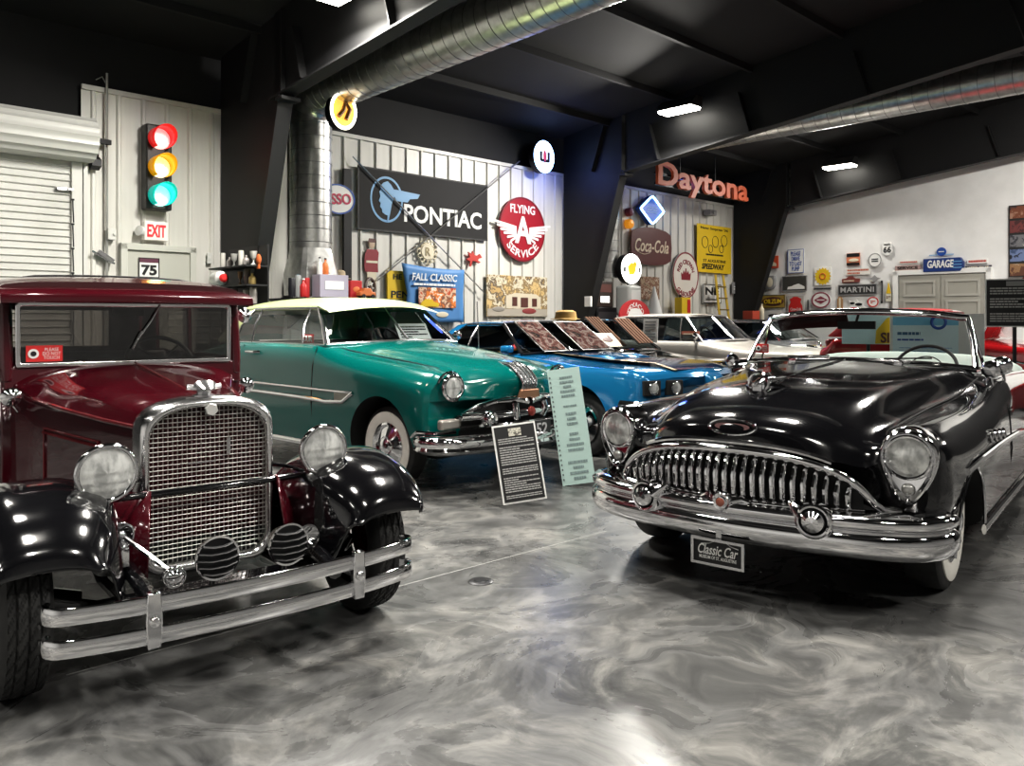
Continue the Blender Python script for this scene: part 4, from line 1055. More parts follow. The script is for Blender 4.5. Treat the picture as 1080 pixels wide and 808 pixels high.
# ------------------------------------------------------------------ teal hardtop
TEAL = mat('teal_paint', (.0, .112, .100), .18, .0, .6, spec=.35)
CREAM = mat('cream_roof', (.46, .53, .27), .3, 0, .4)
TP = (-.49, 7.50, 0); TR_ = R(47)
M_T = Matrix.Translation(TP) @ Matrix.Rotation(TR_, 4, 'Z')
tea = thing('hardtop_car', 'teal green 1950s hardtop coupe with cream roof and silver bonnet streaks', 'car', TP, TR_)
TK = [
 ring([-.60, -.60, -.58, -.58, -.60, -.70, -.76, -.80, -.82], [(.45, .40), (.80, .44), (.89, .58), (.87, .82), (.72, .955), (.56, .80), (.42, .775), (.2, .765), (0, .765)]),
 ring([-.57, -.57, -.54, -.52, -.54, -.64, -.74, -.82, -.85], [(.50, .34), (.86, .40), (.925, .58), (.90, .85), (.74, .99), (.57, .93), (.42, .90), (.2, .90), (0, .905)]),
 ring([-.42, -.42, -.40, -.38, -.38, -.5, -.60, -.70, -.73], [(.55, .28), (.89, .37), (.94, .6), (.92, .87), (.77, 1.01), (.58, .99), (.42, 1.01), (.2, 1.02), (0, 1.025)]),
 ring([-.15, -.15, -.14, -.14, -.12, -.2, -.27, -.33, -.36], [(.60, .24), (.91, .34), (.945, .62), (.93, .90), (.79, 1.04), (.61, 1.035), (.44, 1.08), (.22, 1.105), (0, 1.11)]),
 ring(.25, [(.62, .22), (.915, .30), (.945, .64), (.93, .94), (.81, 1.07), (.65, 1.085), (.48, 1.145), (.24, 1.18), (0, 1.19)]),
 ring(.65, [(.62, .2), (.91, .28), (.945, .66), (.93, .98), (.84, 1.11), (.71, 1.135), (.52, 1.185), (.27, 1.215), (0, 1.225)]),
 ring(.95, [(.62, .2), (.91, .27), (.945, .66), (.93, 1.0), (.87, 1.15), (.80, 1.185), (.58, 1.20), (.30, 1.22), (0, 1.225)]),
 ring(1.1, [(.62, .2), (.91, .27), (.945, .66), (.93, 1.0), (.88, 1.16), (.82, 1.19), (.76, 1.12), (.6, .6), (0, .5)]),
 ring(2.7, [(.62, .2), (.91, .27), (.945, .66), (.93, 1.0), (.88, 1.16), (.82, 1.19), (.76, 1.12), (.6, .6), (0, .5)]),
 ring(2.95, [(.62, .22), (.91, .29), (.945, .66), (.93, 1.0), (.86, 1.14), (.78, 1.16), (.58, 1.17), (.3, 1.18), (0, 1.18)]),
 ring(3.6, [(.6, .28), (.88, .36), (.92, .66), (.90, .92), (.80, 1.02), (.68, 1.04), (.5, 1.05), (.25, 1.06), (0, 1.06)]),
 ring(4.1, [(.5, .36), (.78, .42), (.82, .64), (.80, .80), (.70, .86), (.58, .86), (.42, .87), (.2, .87), (0, .87)]),
]
tb = shell('body', TK, TEAL, tea, 5, 4, ang=50)
cb = MB()
for s in (-1, 1):
    cb.lathe([(.41, -.25), (.41, .25)], (s * .83, 0, .37), (s, 0, 0), 48)
    cb.lathe([(.37, -.2), (.37, .2)], (s * .86, 2.95, .33), (s, 0, 0), 40)
cut(tb, cb, DARK)
for s in (-1, 1):
    wheel(tea, s * .755, 0, .345, .18, 'whitewall', s)
    wheel(tea, s * .755, 2.95, .345, .18, 'whitewall', s)
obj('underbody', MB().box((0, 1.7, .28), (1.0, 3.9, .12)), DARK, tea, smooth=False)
greenhouse(tea, CREAM, .83, 1.19, .93, .20, .655, 1.545, 1.30, 2.85, 3.12, .125, .36, GLASS, CHROMED, .05, posts=((1.32, .12), (2.3, .05)), split=True)
vis_ = MB().rings([[(x, 1.22 - .16 * (1 - (x / .70) ** 2) + a, 1.545 + .06 * (1 - (x / .70) ** 2) + b) for a, b in ((.05, .02), (-.14, -.035), (-.15, -.05), (.05, .0))] for x in [-.70 + .1 * k for k in range(15)]])
obj('sun_visor', vis_, CREAM, tea, ang=50)
# side trim: spear with a ribbed end, rocker strip, seams, handles
sp = MB()
for s in (-1, 1):
    sp.tube([(s * .958, 3.0, .80), (s * .962, 1.2, .79), (s * .955, .62, .785)], .010, 8, flat=(.6, 1))
    sp.tube([(s * .955, 3.0, .72), (s * .960, 1.2, .70), (s * .955, .75, .685), (s * .955, .50, .70), (s * .95, .36, .785)], .016, 8, flat=(.6, 1.1))
    sp.tube([(s * .95, .36, .785), (s * .955, .62, .785)], .012, 8, flat=(.6, 1))
    sp.tube([(s * .915, 2.55, .265), (s * .918, .42, .265)], .028, 8, flat=(.5, 1))
    sp.tube([(s * .91, -.40, .47), (s * .935, -.50, .52), (s * .88, -.64, .52), (s * .7, -.70, .52)], .016, 8)
obj('side_spear', sp, CHROME, tb)
ri = MB()
for s in (-1, 1): ri.prismx([(.40, .775), (.62, .775), (.62, .70), (.52, .705)], s * .95, s * .957)
obj('spear_insert', ri, mat('spear_insert', (.35, .34, .30), .4, .6), tb, smooth=False)
for s in (-1, 1):
    se = MB()
    se.tube([(s * .918, 1.0, .3), (s * .948, 1.0, .66), (s * .934, 1.0, 1.0), (s * .88, 1.0, 1.17)], .005, 5)
    obj('seam', se, DARK, tb); se = MB()
    se.tube([(s * .918, 2.35, .3), (s * .948, 2.35, .66), (s * .934, 2.35, 1.0), (s * .88, 2.35, 1.17)], .005, 5)
    obj('seam', se, DARK, tb); se = MB()
    se.tube(smooth_pts([(s * .55, -.60, .955), (s * .585, -.35, 1.015), (s * .625, 0, 1.062), (s * .69, .5, 1.115), (s * .76, .85, 1.17)], 4), .006, 6)
    obj('seam', se, DARK, tb)
dh = MB()
for s in (-1, 1): dh.tube([(s * .90, 2.2, 1.10), (s * .955, 2.18, 1.10), (s * .955, 2.02, 1.10), (s * .91, 1.98, 1.10)], .014, 8)
obj('door_handle', dh, CHROME, tb)
# headlamps with brows
for s in (-1, 1):
    hl_ = headlamp(tea, (s * .685, -.655, .872), .098, .14, (s * .06, -1, 0), rimw=.019)
    obj('parking_lamp', MB().box((s * .76, -.69, .585), (.22, .07, .085)), mat('park_lens', (.5, .48, .44), .2, .6), hl_, bevel=.02)
    ey = MB().tube([(s * .685 + .13 * cos(a), -.63 + .02 * abs(cos(a)), .872 + .125 * sin(a)) for a in [R(20) + R(140) * k / 14 for k in range(15)]], .012, 8)
    obj('brow', ey, CHROME, hl_)
# grille: dark mouth, drop bars, winged centre; bumper with guards
mo = MB(); xs = [-.66 + .066 * k for k in range(21)]
def ty(x): return -.80 + .28 * x * x
mo.grid([[(x, ty(x) - .01, .44) for x in xs], [(x, ty(x) - .02, .74 - .12 * abs(x / .66) ** 3) for x in xs]])
tg = obj('grille_cavity', mo, DARK, tea)
tgb = MB()
tgb.tube([(x, ty(x) - .03, .765 - .15 * abs(x / .70) ** 3) for x in [-.72 + .06 * k for k in range(25)]], .022, 8)
tgb.tube([(x, ty(x) - .07, .64) for x in [-.68 + .085 * k for k in range(17)]], .034, 10)
tgb.tube([(x, ty(x) - .05, .55) for x in [-.68 + .085 * k for k in range(17)]], .020, 8)
for s in (-1, 1):
    tgb.lathe([(.07, -.06), (.075, 0), (.06, .03), (.04, .02), (.0, .04)], (s * .44, ty(.44) - .09, .61), (0, -1, 0), 20)
    tgb.tube([(s * .16, -.87, .60), (s * .19, -.89, .66), (s * .18, -.87, .72)], .034, 10)
    tgb.tube([(s * .02, -.87, .73), (s * .16, -.87, .755), (s * .34, -.82, .745)], [.03, .026, .01], 8)
obj('grille_bars', tgb, CHROME, tg)
tgr = MB().lathe([(.045, 0), (.04, .02), (.0, .03)], (0, -.89, .645), (0, -1, 0), 20)
obj('centre_medallion', tgr, mat('medallion_red', (.30, .06, .05), .25, .4), tg)
tbm = thing('front_bumper', None, None); tbm.parent = tea
path = crom([(-.92, -.50, 0), (-.945, -.58, 0), (-.92, -.70, 0), (-.80, -.81, 0), (-.5, -.89, 0), (0, -.93, 0), (.5, -.89, 0), (.80, -.81, 0), (.92, -.70, 0), (.945, -.58, 0), (.92, -.50, 0)], 5)
obj('bumper_blade', MB().sweep(path, [(-.03, .345), (.02, .355), (.045, .385), (.032, .41), (.048, .44), (.04, .475), (.01, .495), (-.05, .50), (-.06, .35)]), CHROME, tbm, ang=45)
for s in (-1, 1):
    obj('bumper_guard', MB().tube([(s * .33, -.955, .34), (s * .33, -.985, .42), (s * .33, -.97, .54), (s * .33, -.93, .57)], [.03, .042, .038, .02], 10), CHROME, tbm)
pl_ = obj('front_plate', MB().box((0.02, -.965, .50), (.30, .01, .15)), mat('plate_dark', (.03, .03, .032), .4), tbm, bevel=.005, smooth=False)
letters('52', .14, .10, mat('plate_grey', (.45, .45, .46), .4), tbm, .05, .50, -.972, name='plate_number', bold=.01)
# bonnet streaks and badge
for k in range(5):
    x = -.09 + .045 * k
    obj('bonnet_streak', MB().tube(smooth_pts([(x * .85, -.865, .82), (x * .9, -.878, .885), (x, -.81, .975), (x * 1.05, -.70, 1.035), (x * 1.1, -.60, 1.052)], 4), .0155, 8, flat=(1, .9)), CHROMED, tb)
obj('nose_badge', MB().prism([(-.13, -.035), (.13, -.035), (.11, .035), (-.11, .035)], -.02, .012).xf(Matrix.Translation((0, -.865, .80)) @ Matrix.Rotation(R(12), 4, 'X')), mat('badge_bronze', (.38, .20, .12), .35, .5), tb, bevel=.008)
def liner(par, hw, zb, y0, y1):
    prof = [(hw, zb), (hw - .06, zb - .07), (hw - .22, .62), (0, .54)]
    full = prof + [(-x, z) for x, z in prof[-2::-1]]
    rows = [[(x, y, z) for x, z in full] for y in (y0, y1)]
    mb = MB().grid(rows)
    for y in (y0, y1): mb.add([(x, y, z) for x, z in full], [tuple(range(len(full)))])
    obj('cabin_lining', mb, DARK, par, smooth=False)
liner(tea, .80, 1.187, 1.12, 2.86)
INB = mat('interior_grey', (.05, .055, .055), .7)
def seats(par, zt, m, hw=.68, y1=1.75, y2=2.55):
    it = MB()
    for y in (y1, y2): it.prismx([(y, .5), (y + .5, .5), (y + .64, zt), (y + .54, zt + .02), (y + .42, .72), (y, .7)], -hw, hw)
    it.box((0, y1 - .62, zt - .08), (hw * 2, .12, .14))
    obj('seats', it, m, par, bevel=.04)
    sw = MB().torus((.33, y1 - .25, zt + .02), (0, -.8, .6), .19, .012).tube([(.33, y1 - .25, zt + .02), (.33, y1 - .55, zt - .12)], .014)
    obj('steering_wheel', sw, BLACK, par)
seats(tea, 1.17, INB)
c = (.86, .95, 1.26)
obj('door_mirror', MB().lathe([(.0, -.04), (.04, -.03), (.055, 0), (.0, .006)], c, (0, 1, 0), 20).tube([(.86, .95, 1.22), (.86, .97, 1.15)], .01), CHROME, tea)
obj('radio_aerial', MB().tube([(.80, .55, 1.10), (.80, .58, 1.62)], .006, 6), CHROMED, tea)
wc = MB().box((0, 0, 0), (.42, .003, .20)); wc_o = obj('paper_card', wc, WHITE, None, M_T @ Vector((.30, 1.02, 1.30)), TR_, R(-30), smooth=False)
tag(wc_o, 'white printed card propped inside the teal car windscreen', 'card'); textlines(wc_o, 0, 0, .36, .15, 5, BLACK, -.003, 5)
sk = obj('notice_sticker', MB().box((0, 0, 0), (.004, .20, .085)), mat('sticker_red', (.6, .03, .03)), None, M_T @ Vector((-.80, 1.28, 1.245)), TR_, smooth=False)
tag(sk, 'red notice card inside the teal car front side window', 'notice')
cd = letters('OUR', .15, .06, WHITE, sk, 0, 0, 0); cd.rotation_euler = (0, 0, -PI / 2); cd.location = (-.005, 0, 0)

# ------------------------------------------------------------------ cars further back in the row
def basic_rings(hw, zh, zn, zb, yn, yc, yd, ye, zd, vee=0):
    """simple three-box body: bonnet zh, nose zn, belt zb, deck zd"""
    f = lambda y, w, z0, z1, zt, ys=None: ring(ys or y, [(w * .66, z0), (w * .97, z0 + .06), (w, (z0 + z1) / 2 + .03), (w * .985, z1 - .06), (w * .93, z1), (w * .8, z1 + (zt - z1) * .4), (w * .58, z1 + (zt - z1) * .8), (w * .3, zt - .004), (0, zt)])
    cab = lambda y: ring(y, [(hw * .66, .18), (hw * .97, .24), (hw, zb * .6), (hw * .985, zb - .08), (hw * .95, zb - .01), (hw * .90, zb), (hw * .84, zb - .08), (hw * .66, .5), (0, .45)])
    def bow(r_, k): return [(x, y + vee * k * (x / hw) ** 1.6, z) for x, y, z in r_]
    return [bow(f(yn, hw * .90, .42, zn - .03, zn), 1), bow(f(yn + .04, hw * .95, .36, zn + .02, zn + .05), 1), bow(f(yn + .30, hw * .985, .25, zn + .07, zn + .09), .6), f(-.05, hw, .22, zh - .06, zh - .02), f(yc - .45, hw, .2, zh - .02, zh + .02), f(yc, hw, .18, zb - .02, zb + .02), cab(yc + .14), cab(yd - .2), f(yd, hw, .2, zb - .03, zd + .05), f((yd + ye) / 2, hw * .99, .24, zd - .02, zd), f(ye - .04, hw * .95, .32, zd - .06, zd - .04), f(ye, hw * .9, .40, zd - .16, zd - .14)]
def arches(o, hw, wb, r, zc):
    cb = MB()
    for s in (-1, 1):
        for y in (0, wb): cb.lathe([(r, -.2), (r, .2)], (s * (hw - .06), y, zc), (s, 0, 0), 40)
    cut(o, cb, DARK)
def four_wheels(par, trk, wb, r, w, style):
    for s in (-1, 1):
        for y in (0, wb): wheel(par, s * trk, y, r, w, style, s)

# blue coupe
BLUE = mat('blue_paint', (.015, .20, .44), .14, .2, 1)
BLUED = mat('blue_dark_stripe', (.01, .05, .14), .15, .2, 1)
BP_, BR_ = (1.35, 9.0, 0), R(43)
blu = thing('coupe_car', 'bright blue muscle coupe with gold edged bonnet stripes beside the teal hardtop', 'car', BP_, BR_)
bb = shell('body', [list(r_) for r_ in basic_rings(.90, .99, .86, 1.03, -1.02, .95, 2.75, 3.55, .98, .27)], BLUE, blu, 5, 4, ang=45)
arches(bb, .90, 2.75, .39, .36)
four_wheels(blu, .72, 2.75, .335, .20, 'plain')
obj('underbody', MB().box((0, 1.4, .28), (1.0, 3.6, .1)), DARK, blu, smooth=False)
greenhouse(blu, BLUE, .80, 1.035, .95, .18, .60, 1.375, 1.48, 2.35, 2.85, .06, .22, GLASSD, DARKM, .0, posts=((1.95, -.02),), tint=glass_mat('dark_glass', (.06, .07, .07), .08))
sc_ = MB()
for s in (-1, 1): sc_.rings([[(s * .2 + a * w_, y, zf + b * h_) for a, b in ((-.16, 0), (-.13, .75), (0, 1), (.13, .75), (.16, 0))] for y, w_, h_, zf in ((.0, .8, .055, .97), (.12, 1, .07, .98), (.6, 1, .06, .985), (.85, .8, .01, 1.0))])
obj('bonnet_scoop', sc_, BLUE, bb)
GOLD = mat('gold_stripe', (.32, .24, .10), .3, .3, .8)
def hood_strip(x0, x1, dz): return MB().grid([[(x, y, z + dz + .02 * (1 - (x / .9) ** 2)) for x in (x0, (x0 + x1) / 2, x1)] for y, z in [(-.90, .895), (-.65, .955), (-.05, .972), (.5, 1.0), (.8, 1.02)]])
obj('bonnet_stripe', hood_strip(-.42, .42, .014), BLUED, bb)
for s in (-1, 1): obj('stripe_edge', hood_strip(s * .42, s * .48, .016), GOLD, bb)
gri = MB()
for s in (-1, 1):
    for x in (.50, .74):
        bay = MB(); bay.box((s * x, -1.02 + .27 * (x / .9) ** 1.6 + .005, .755), (.19, .05, .15), s * .38)
        obj('lamp_bay', bay, DARK, blu, smooth=False, bevel=.01)
for s in (-1, 1):
    for x in (.50, .74): headlamp(blu, (s * x, -1.02 + .27 * (x / .9) ** 1.6 - .03, .755), .058, .04, (s * .2, -1, 0), rimw=.008)
for k in range(8): gri.box((0, -1.02, .62 + .02 * k), (.5, .04, .008))
obj('grille_slats', gri, DARKM, blu, smooth=False)
nz_ = MB().prismx([(-1.0, .90), (-1.12, .84), (-1.11, .66), (-1.0, .63)], -.12, .12); obj('nose_beak', nz_, BLUE, bb, bevel=.03)
obj('front_bumper', MB().sweep(crom([(-.90, -.55, 0), (-.88, -.85, 0), (-.6, -1.0, 0), (0, -1.08, 0), (.6, -1.0, 0), (.88, -.85, 0), (.90, -.55, 0)], 5), [(-.03, .54), (.02, .55), (.03, .59), (.0, .63), (-.05, .63), (-.05, .54)]), CHROME, blu)
dm = MB().box((-.88, 1.12, 1.09), (.12, .14, .09)); obj('door_mirror', dm, BLUE, blu, bevel=.03)
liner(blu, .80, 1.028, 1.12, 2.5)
seats(blu, 1.0, BLACK, .6, 1.7, 2.3)

# black coupe
KP_, KR_ = (2.62, 11.5, 0), R(45)
blk = thing('coupe_car', 'black coupe with open display papers on its windscreen behind the blue coupe', 'car', KP_, KR_)
kb = shell('body', [list(r_) for r_ in basic_rings(.92, .90, .80, .95, -.95, 1.15, 2.85, 3.6, .95)], BLACKP, blk, 5, 4, ang=45)
arches(kb, .92, 2.75, .38, .36)
four_wheels(blk, .73, 2.75, .335, .19, 'plain')
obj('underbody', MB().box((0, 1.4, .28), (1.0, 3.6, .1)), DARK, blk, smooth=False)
greenhouse(blk, BLACKP, .80, .95, 1.15, .16, .62, 1.395, 1.72, 2.65, 3.0, .05, .2, GLASS, CHROME, .0, posts=((2.0, -.05),), tint=GLASSD)
for s in (-1, 1):
    for x in (.5, .72): headlamp(blk, (s * x, -.965, .68), .075, .05, (0, -1, 0), rimw=.009)
kg = MB()
for k in range(7): kg.box((0, -.96, .56 + .028 * k), (.72, .03, .01))
obj('grille_bars', kg, CHROME, blk, smooth=False)
obj('front_bumper', MB().sweep(crom([(-.93, -.55, 0), (-.90, -.88, 0), (-.6, -1.0, 0), (0, -1.05, 0), (.6, -1.0, 0), (.90, -.88, 0), (.93, -.55, 0)], 5), [(-.03, .40), (.02, .42), (.03, .47), (.0, .52), (-.05, .52), (-.05, .40)]), CHROME, blk)
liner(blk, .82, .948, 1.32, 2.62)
seats(blk, .98, BLACK, .6, 1.95, 2.5)
c = (-.86, 1.2, 1.03)
obj('door_mirror', MB().lathe([(.0, -.04), (.04, -.03), (.055, 0), (.0, .006)], c, (0, 1, 0), 18).tube([(-.86, 1.2, 1.0), (-.86, 1.22, .93)], .01), CHROME, blk)

# white hardtop wagon
GREYW = mat('pale_paint', (.60, .57, .52), .3, 0, .5)
WP_, WR_ = (4.30, 13.35, 0), R(46)
wag = thing('sedan_car', 'pale cream and grey hardtop car with long side windows behind the black coupe', 'car', WP_, WR_)
wb_ = shell('body', [list(r_) for r_ in basic_rings(.95, 1.0, .86, 1.07, -.95, .80, 2.95, 3.3, 1.03)], GREYW, wag, 5, 4, ang=45)
arches(wb_, .95, 2.75, .39, .36)
four_wheels(wag, .76, 2.75, .345, .18, 'whitewall')
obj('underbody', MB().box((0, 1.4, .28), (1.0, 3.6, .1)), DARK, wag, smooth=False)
greenhouse(wag, GREYW, .84, 1.07, .80, .18, .66, 1.485, 1.22, 2.7, 2.98, .06, .25, GLASS, CHROMED, .02, posts=((1.2, .1), (2.0, .0)), tint=GLASSD)
for s in (-1, 1): headlamp(wag, (s * .70, -.96, .76), .095, .08, (0, -1, 0), rimw=.014)
wg = MB()
for k in range(6): wg.box((0, -.955, .56 + .035 * k), (1.0, .03, .014))
obj('grille_bars', wg, CHROME, wag, smooth=False)
obj('front_bumper', MB().sweep(crom([(-.96, -.5, 0), (-.93, -.88, 0), (-.6, -1.02, 0), (0, -1.07, 0), (.6, -1.02, 0), (.93, -.88, 0), (.96, -.5, 0)], 5), [(-.03, .36), (.02, .38), (.03, .44), (.0, .50), (-.05, .50), (-.05, .36)]), CHROME, wag)
obj('hood_ornament', MB().tube([(0, -.8, .98), (0, -.65, 1.0), (0, -.3, 1.01)], [.02, .03, .01]).ell((0, -.8, 1.03), (.03, .05, .06)), CHROME, wb_)
c = (-.90, .90, 1.16)
obj('door_mirror', MB().lathe([(.0, -.05), (.05, -.035), (.07, 0), (.0, .006)], c, (0, 1, 0), 18).tube([(-.90, .9, 1.1), (-.90, .92, 1.05)], .012), CHROME, wag)
liner(wag, .84, 1.066, .97, 2.72)
seats(wag, 1.12, mat('seat_blue', (.03, .05, .16), .6), .66, 1.6, 2.4)

# silver car at the end of the row
VP_, VR_ = (6.25, 15.05, 0), R(44)
SILV = mat('silver_paint', (.50, .51, .52), .18, .5, 1)
sil = thing('sedan_car', 'silver car whose windscreen shows left of the convertible windscreen', 'car', VP_, VR_)
vb = shell('body', [list(r_) for r_ in basic_rings(.93, .98, .84, 1.04, -.95, .9, 3.0, 3.6, 1.0)], SILV, sil, 5, 4, ang=45)
arches(vb, .93, 2.75, .38, .36)
four_wheels(sil, .74, 2.75, .34, .18, 'plain')
greenhouse(sil, SILV, .82, 1.04, .90, .16, .64, 1.40, 1.40, 2.6, 3.1, .05, .25, GLASS, CHROME, tint=GLASSD)
for s in (-1, 1): headlamp(sil, (s * .68, -.96, .74), .09, .08, (0, -1, 0), rimw=.014)
obj('front_bumper', MB().sweep(crom([(-.94, -.5, 0), (-.91, -.88, 0), (0, -1.05, 0), (.91, -.88, 0), (.94, -.5, 0)], 5), [(-.03, .36), (.02, .38), (.03, .44), (.0, .50), (-.05, .50), (-.05, .36)]), CHROME, sil)
seats(sil, 1.05, BLACK, .62, 1.75, 2.45)

# red cars by the end wall
REDP = mat('red_paint', (.40, .012, .016), .15, .1, 1)
AP_, AR_ = WPT(7.62, 8.5), R(44)
red = thing('coupe_car', 'red coupe with its bonnet raised, behind the black convertible', 'car', AP_, AR_)
ab = shell('body', [list(r_) for r_ in basic_rings(.92, 1.14, .92, 1.20, -.95, .85, 2.36, 2.62, 1.08)], REDP, red, 5, 4, ang=45)
arches(ab, .92, 2.2, .38, .36)
four_wheels(red, .73, 2.2, .34, .18, 'whitewall')
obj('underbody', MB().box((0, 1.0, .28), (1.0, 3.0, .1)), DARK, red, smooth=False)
greenhouse(red, mat('red_roof', (.42, .035, .035), .4), .82, 1.2, .85, .18, .66, 1.50, 1.25, 2.2, 2.5, .09, .25, GLASS, CHROME, .02)
hd_ = MB().rings([[(x * w, y, z) for x, z in ((-.62, z0), (-.3, z0 + .02), (0, z0 + .03), (.3, z0 + .02), (.62, z0), (.6, z0 - .05), (0, z0 - .03), (-.6, z0 - .05))] for y, z0, w in ((.62, 1.24, 1), (.50, 1.55, 1.0), (.30, 1.85, .96), (.12, 2.02, .85))])
obj('raised_bonnet', hd_, REDP, red, ang=50)
for s in (-1, 1): headlamp(red, (s * .68, -.97, .86), .095, .08, (0, -1, 0), rimw=.014)
rt = MB()
rt.tube([(-.935, -.6, 1.02), (-.94, .0, .90), (-.94, .5, 1.0)], .012, 6).tube([(-.94, .9, 1.18), (-.93, 2.3, 1.17)], .010, 6)
obj('side_trim', rt, CHROME, ab)
obj('front_bumper', MB().sweep(crom([(-.94, -.5, 0), (-.91, -.88, 0), (0, -1.07, 0), (.91, -.88, 0), (.94, -.5, 0)], 5), [(-.03, .36), (.02, .38), (.03, .44), (.0, .50), (-.05, .50), (-.05, .36)]), CHROME, red)
seats(red, 1.15, RED_L, .62, 1.5, 2.0)
# ------------------------------------------------------------------ signs on the long wall
def board(name, label, cat, px, m, plane='w', th=.03, off=.05, shape='rect', group=None, kindpts=None, bev=.004):
    x, z, w, h = (wall_rect if plane == 'w' else gable_rect)(*px, s=off)
    mb = MB()
    if shape == 'rect': mb.box((0, 0, 0), (w, th, h))
    elif shape == 'ell': mb.prism([(w / 2 * cos(2 * PI * k / 48), h / 2 * sin(2 * PI * k / 48)) for k in range(48)], -th / 2, th / 2)
    else: mb.prism([(a * w / 2, b * h / 2) for a, b in shape], -th / 2, th / 2)
    loc = WPT(x, off, z) if plane == 'w' else WPT(TG - off, x, z)
    o = obj(name, mb, m, None, loc, RW if plane == 'w' else RG, smooth=False, bevel=bev)
    tag(o, label, cat, group)
    return o, w, h, -th / 2
def disc(w, h, y, n=40): return MB().prism([(w / 2 * cos(2 * PI * k / n), h / 2 * sin(2 * PI * k / n)) for k in range(n)], y - .004, y)
def poly(P, y, w=1, h=1): return MB().prism([(a * w, b * h) for a, b in P], y - .004, y)
def border(w, h, t, y):
    a, b = w / 2, h / 2
    return MB().frame([(-a, -b), (a, -b), (a, b), (-a, b)], [(-a + t, -b + t), (a - t, -b + t), (a - t, b - t), (-a + t, b - t)], y - .004, y)
def eborder(w, h, f, y, n=48):
    o_ = [(w / 2 * cos(2 * PI * k / n), h / 2 * sin(2 * PI * k / n)) for k in range(n)]
    return MB().frame(o_, [(a * f, b * f) for a, b in o_], y - .005, y)
YEL = mat('yellow_print', (.72, .50, .02), .5); BLU = mat('blue_print', (.02, .08, .35), .45); SKY = mat('light_blue_print', (.16, .36, .60), .45)
CRM = mat('cream_print', (.70, .64, .50), .5); GREY = mat('grey_print', (.3, .3, .3), .5); ORG = mat('orange_print', (.66, .16, .03), .45)
GRN = mat('green_print', (.02, .2, .08), .5); BRN = mat('brown_print', (.10, .035, .028), .5); PALE = mat('pale_print', (.55, .72, .66), .5)

# black banner with the head in a ring
o, w, h, y = board('banner', 'long black car maker banner with blue head emblem and white capitals', 'banner', (377, 185, 514, 248), mat('banner_black', (.011, .0105, .0105), .75), th=.012, off=.06)
obj('hem', border(w, h, .025, y), mat('banner_hem', (.03, .03, .03), .6), o, smooth=False)
letters('PONTIAC', w * .62, h * .30, WHITE, o, w * .135, -h * .16, y - .003, bold=.025, deep=.002)
rx, rz, rr_ = -w * .30, h * .02, h * .37
obj('ring', MB().frame([(rx + rr_ * .86 * cos(a), rz + rr_ * sin(a)) for a in [2 * PI * k / 48 for k in range(48)]], [(rx + rr_ * .77 * cos(a), rz + rr_ * .9 * sin(a)) for a in [2 * PI * k / 48 for k in range(48)]], y - .004, y), SKY, o, smooth=False)
HEAD = [(-.20, .72), (.05, .80), (.26, .66), (.42, .48), (.78, .47), (2.1, .40), (1.95, .20), (1.45, .14), (1.30, -.02), (.60, -.02), (.46, .18), (.30, -.20), (.22, -.52), (.12, -.86), (.02, -.98), (.04, -.70), (-.10, -.66), (-.28, -.58), (-.30, -.44), (-.42, -.36), (-.38, -.18), (-.50, -.10), (-.40, .10), (-.46, .30), (-.36, .40), (-.40, .56)]
obj('head_emblem', MB().prism([(rx + a * rr_ * .86, rz + b * rr_) for a, b in HEAD], y - .008, y), SKY, o, smooth=False)
lz = MB()
# winged round sign
o, w, h, y = board('round_sign', 'round red aviation service sign with white winged letter', 'sign', (526, 208, 574, 276), mat('sign_red', (.33, .015, .03), .35), shape='ell', off=.07)
letters('FLYING', w * .54, h * .135, WHITE, o, 0, h * .31, y - .003, bold=.02)
letters('SERVICE', w * .72, h * .12, WHITE, o, 0, 0, y - .003, bold=.02, arc=-h * .38)
letters('A', w * .36, h * .42, WHITE, o, 0, -h * .01, y - .012, bold=.03)
for s in (-1, 1):
    wm = MB()
    for k in range(6):
        a0 = (s * w * .14, h * (.02 - .03 * k)); a1 = (s * w * (.62 - .07 * k), h * (.09 - .058 * k))
        wm.prism([(a0[0], a0[1] + .018 * h), (a1[0], a1[1] + .02 * h), (a1[0] + s * .012, a1[1]), (a1[0], a1[1] - .016 * h), (a0[0], a0[1] - .018 * h)], y - .010 - .001 * k, y)
    obj('wing', wm, WHITE, o, smooth=False)
obj('rim', eborder(w, h, .955, y), mat('sign_red_dark', (.2, .01, .02), .4), o, smooth=False)
# lit round signs high on the wall
def glow(name, col, es): return mat(name, col, .4, emit=col, es=es)
def lit_sign(label, px, ring_col, face_col, plane='w', off=.2, inner=None):
    x, z, w, h = wall_rect(*px, s=off)
    o = thing('lit_sign', label, 'sign', WPT(x, off, z), RW)
    hw = max(w, h * .8) / 2
    obj('case', MB().lathe([(.001, -.14), (hw, -.14), (hw, .0)], (0, 0, 0), (0, -1, 0), 40, False).xf(Matrix.Diagonal((1, 1, h / 2 / hw, 1))), DARKM, o)
    obj('lit_face', MB().lathe([(hw * .98, .0), (hw * .9, .02), (.001, .03)], (0, 0, 0), (0, -1, 0), 40, False).xf(Matrix.Diagonal((1, 1, h / 2 / hw, 1))), face_col, o)
    obj('neon_ring', MB().torus((0, -.02, 0), (0, -1, 0), hw * .96, .02, 44, 8).xf(Matrix.Diagonal((1, 1, h / 2 / hw, 1))), ring_col, o)
    return o, hw * 2, h
o, w, h = lit_sign('small round lit sign with blue white glow high beside the black column', (563, 149, 583, 182), glow('glow_blue', (.35, .6, 1), 9), glow('face_white', (.8, .9, 1), 1.3), off=.3)
obj('bars', MB().box((-w * .2, -.04, 0), (w * .1, .01, h * .3)).box((w * .2, -.04, 0), (w * .1, .01, h * .3)).box((0, -.04, -h * .13), (w * .4, .01, h * .09)), BLACK, o, smooth=False)
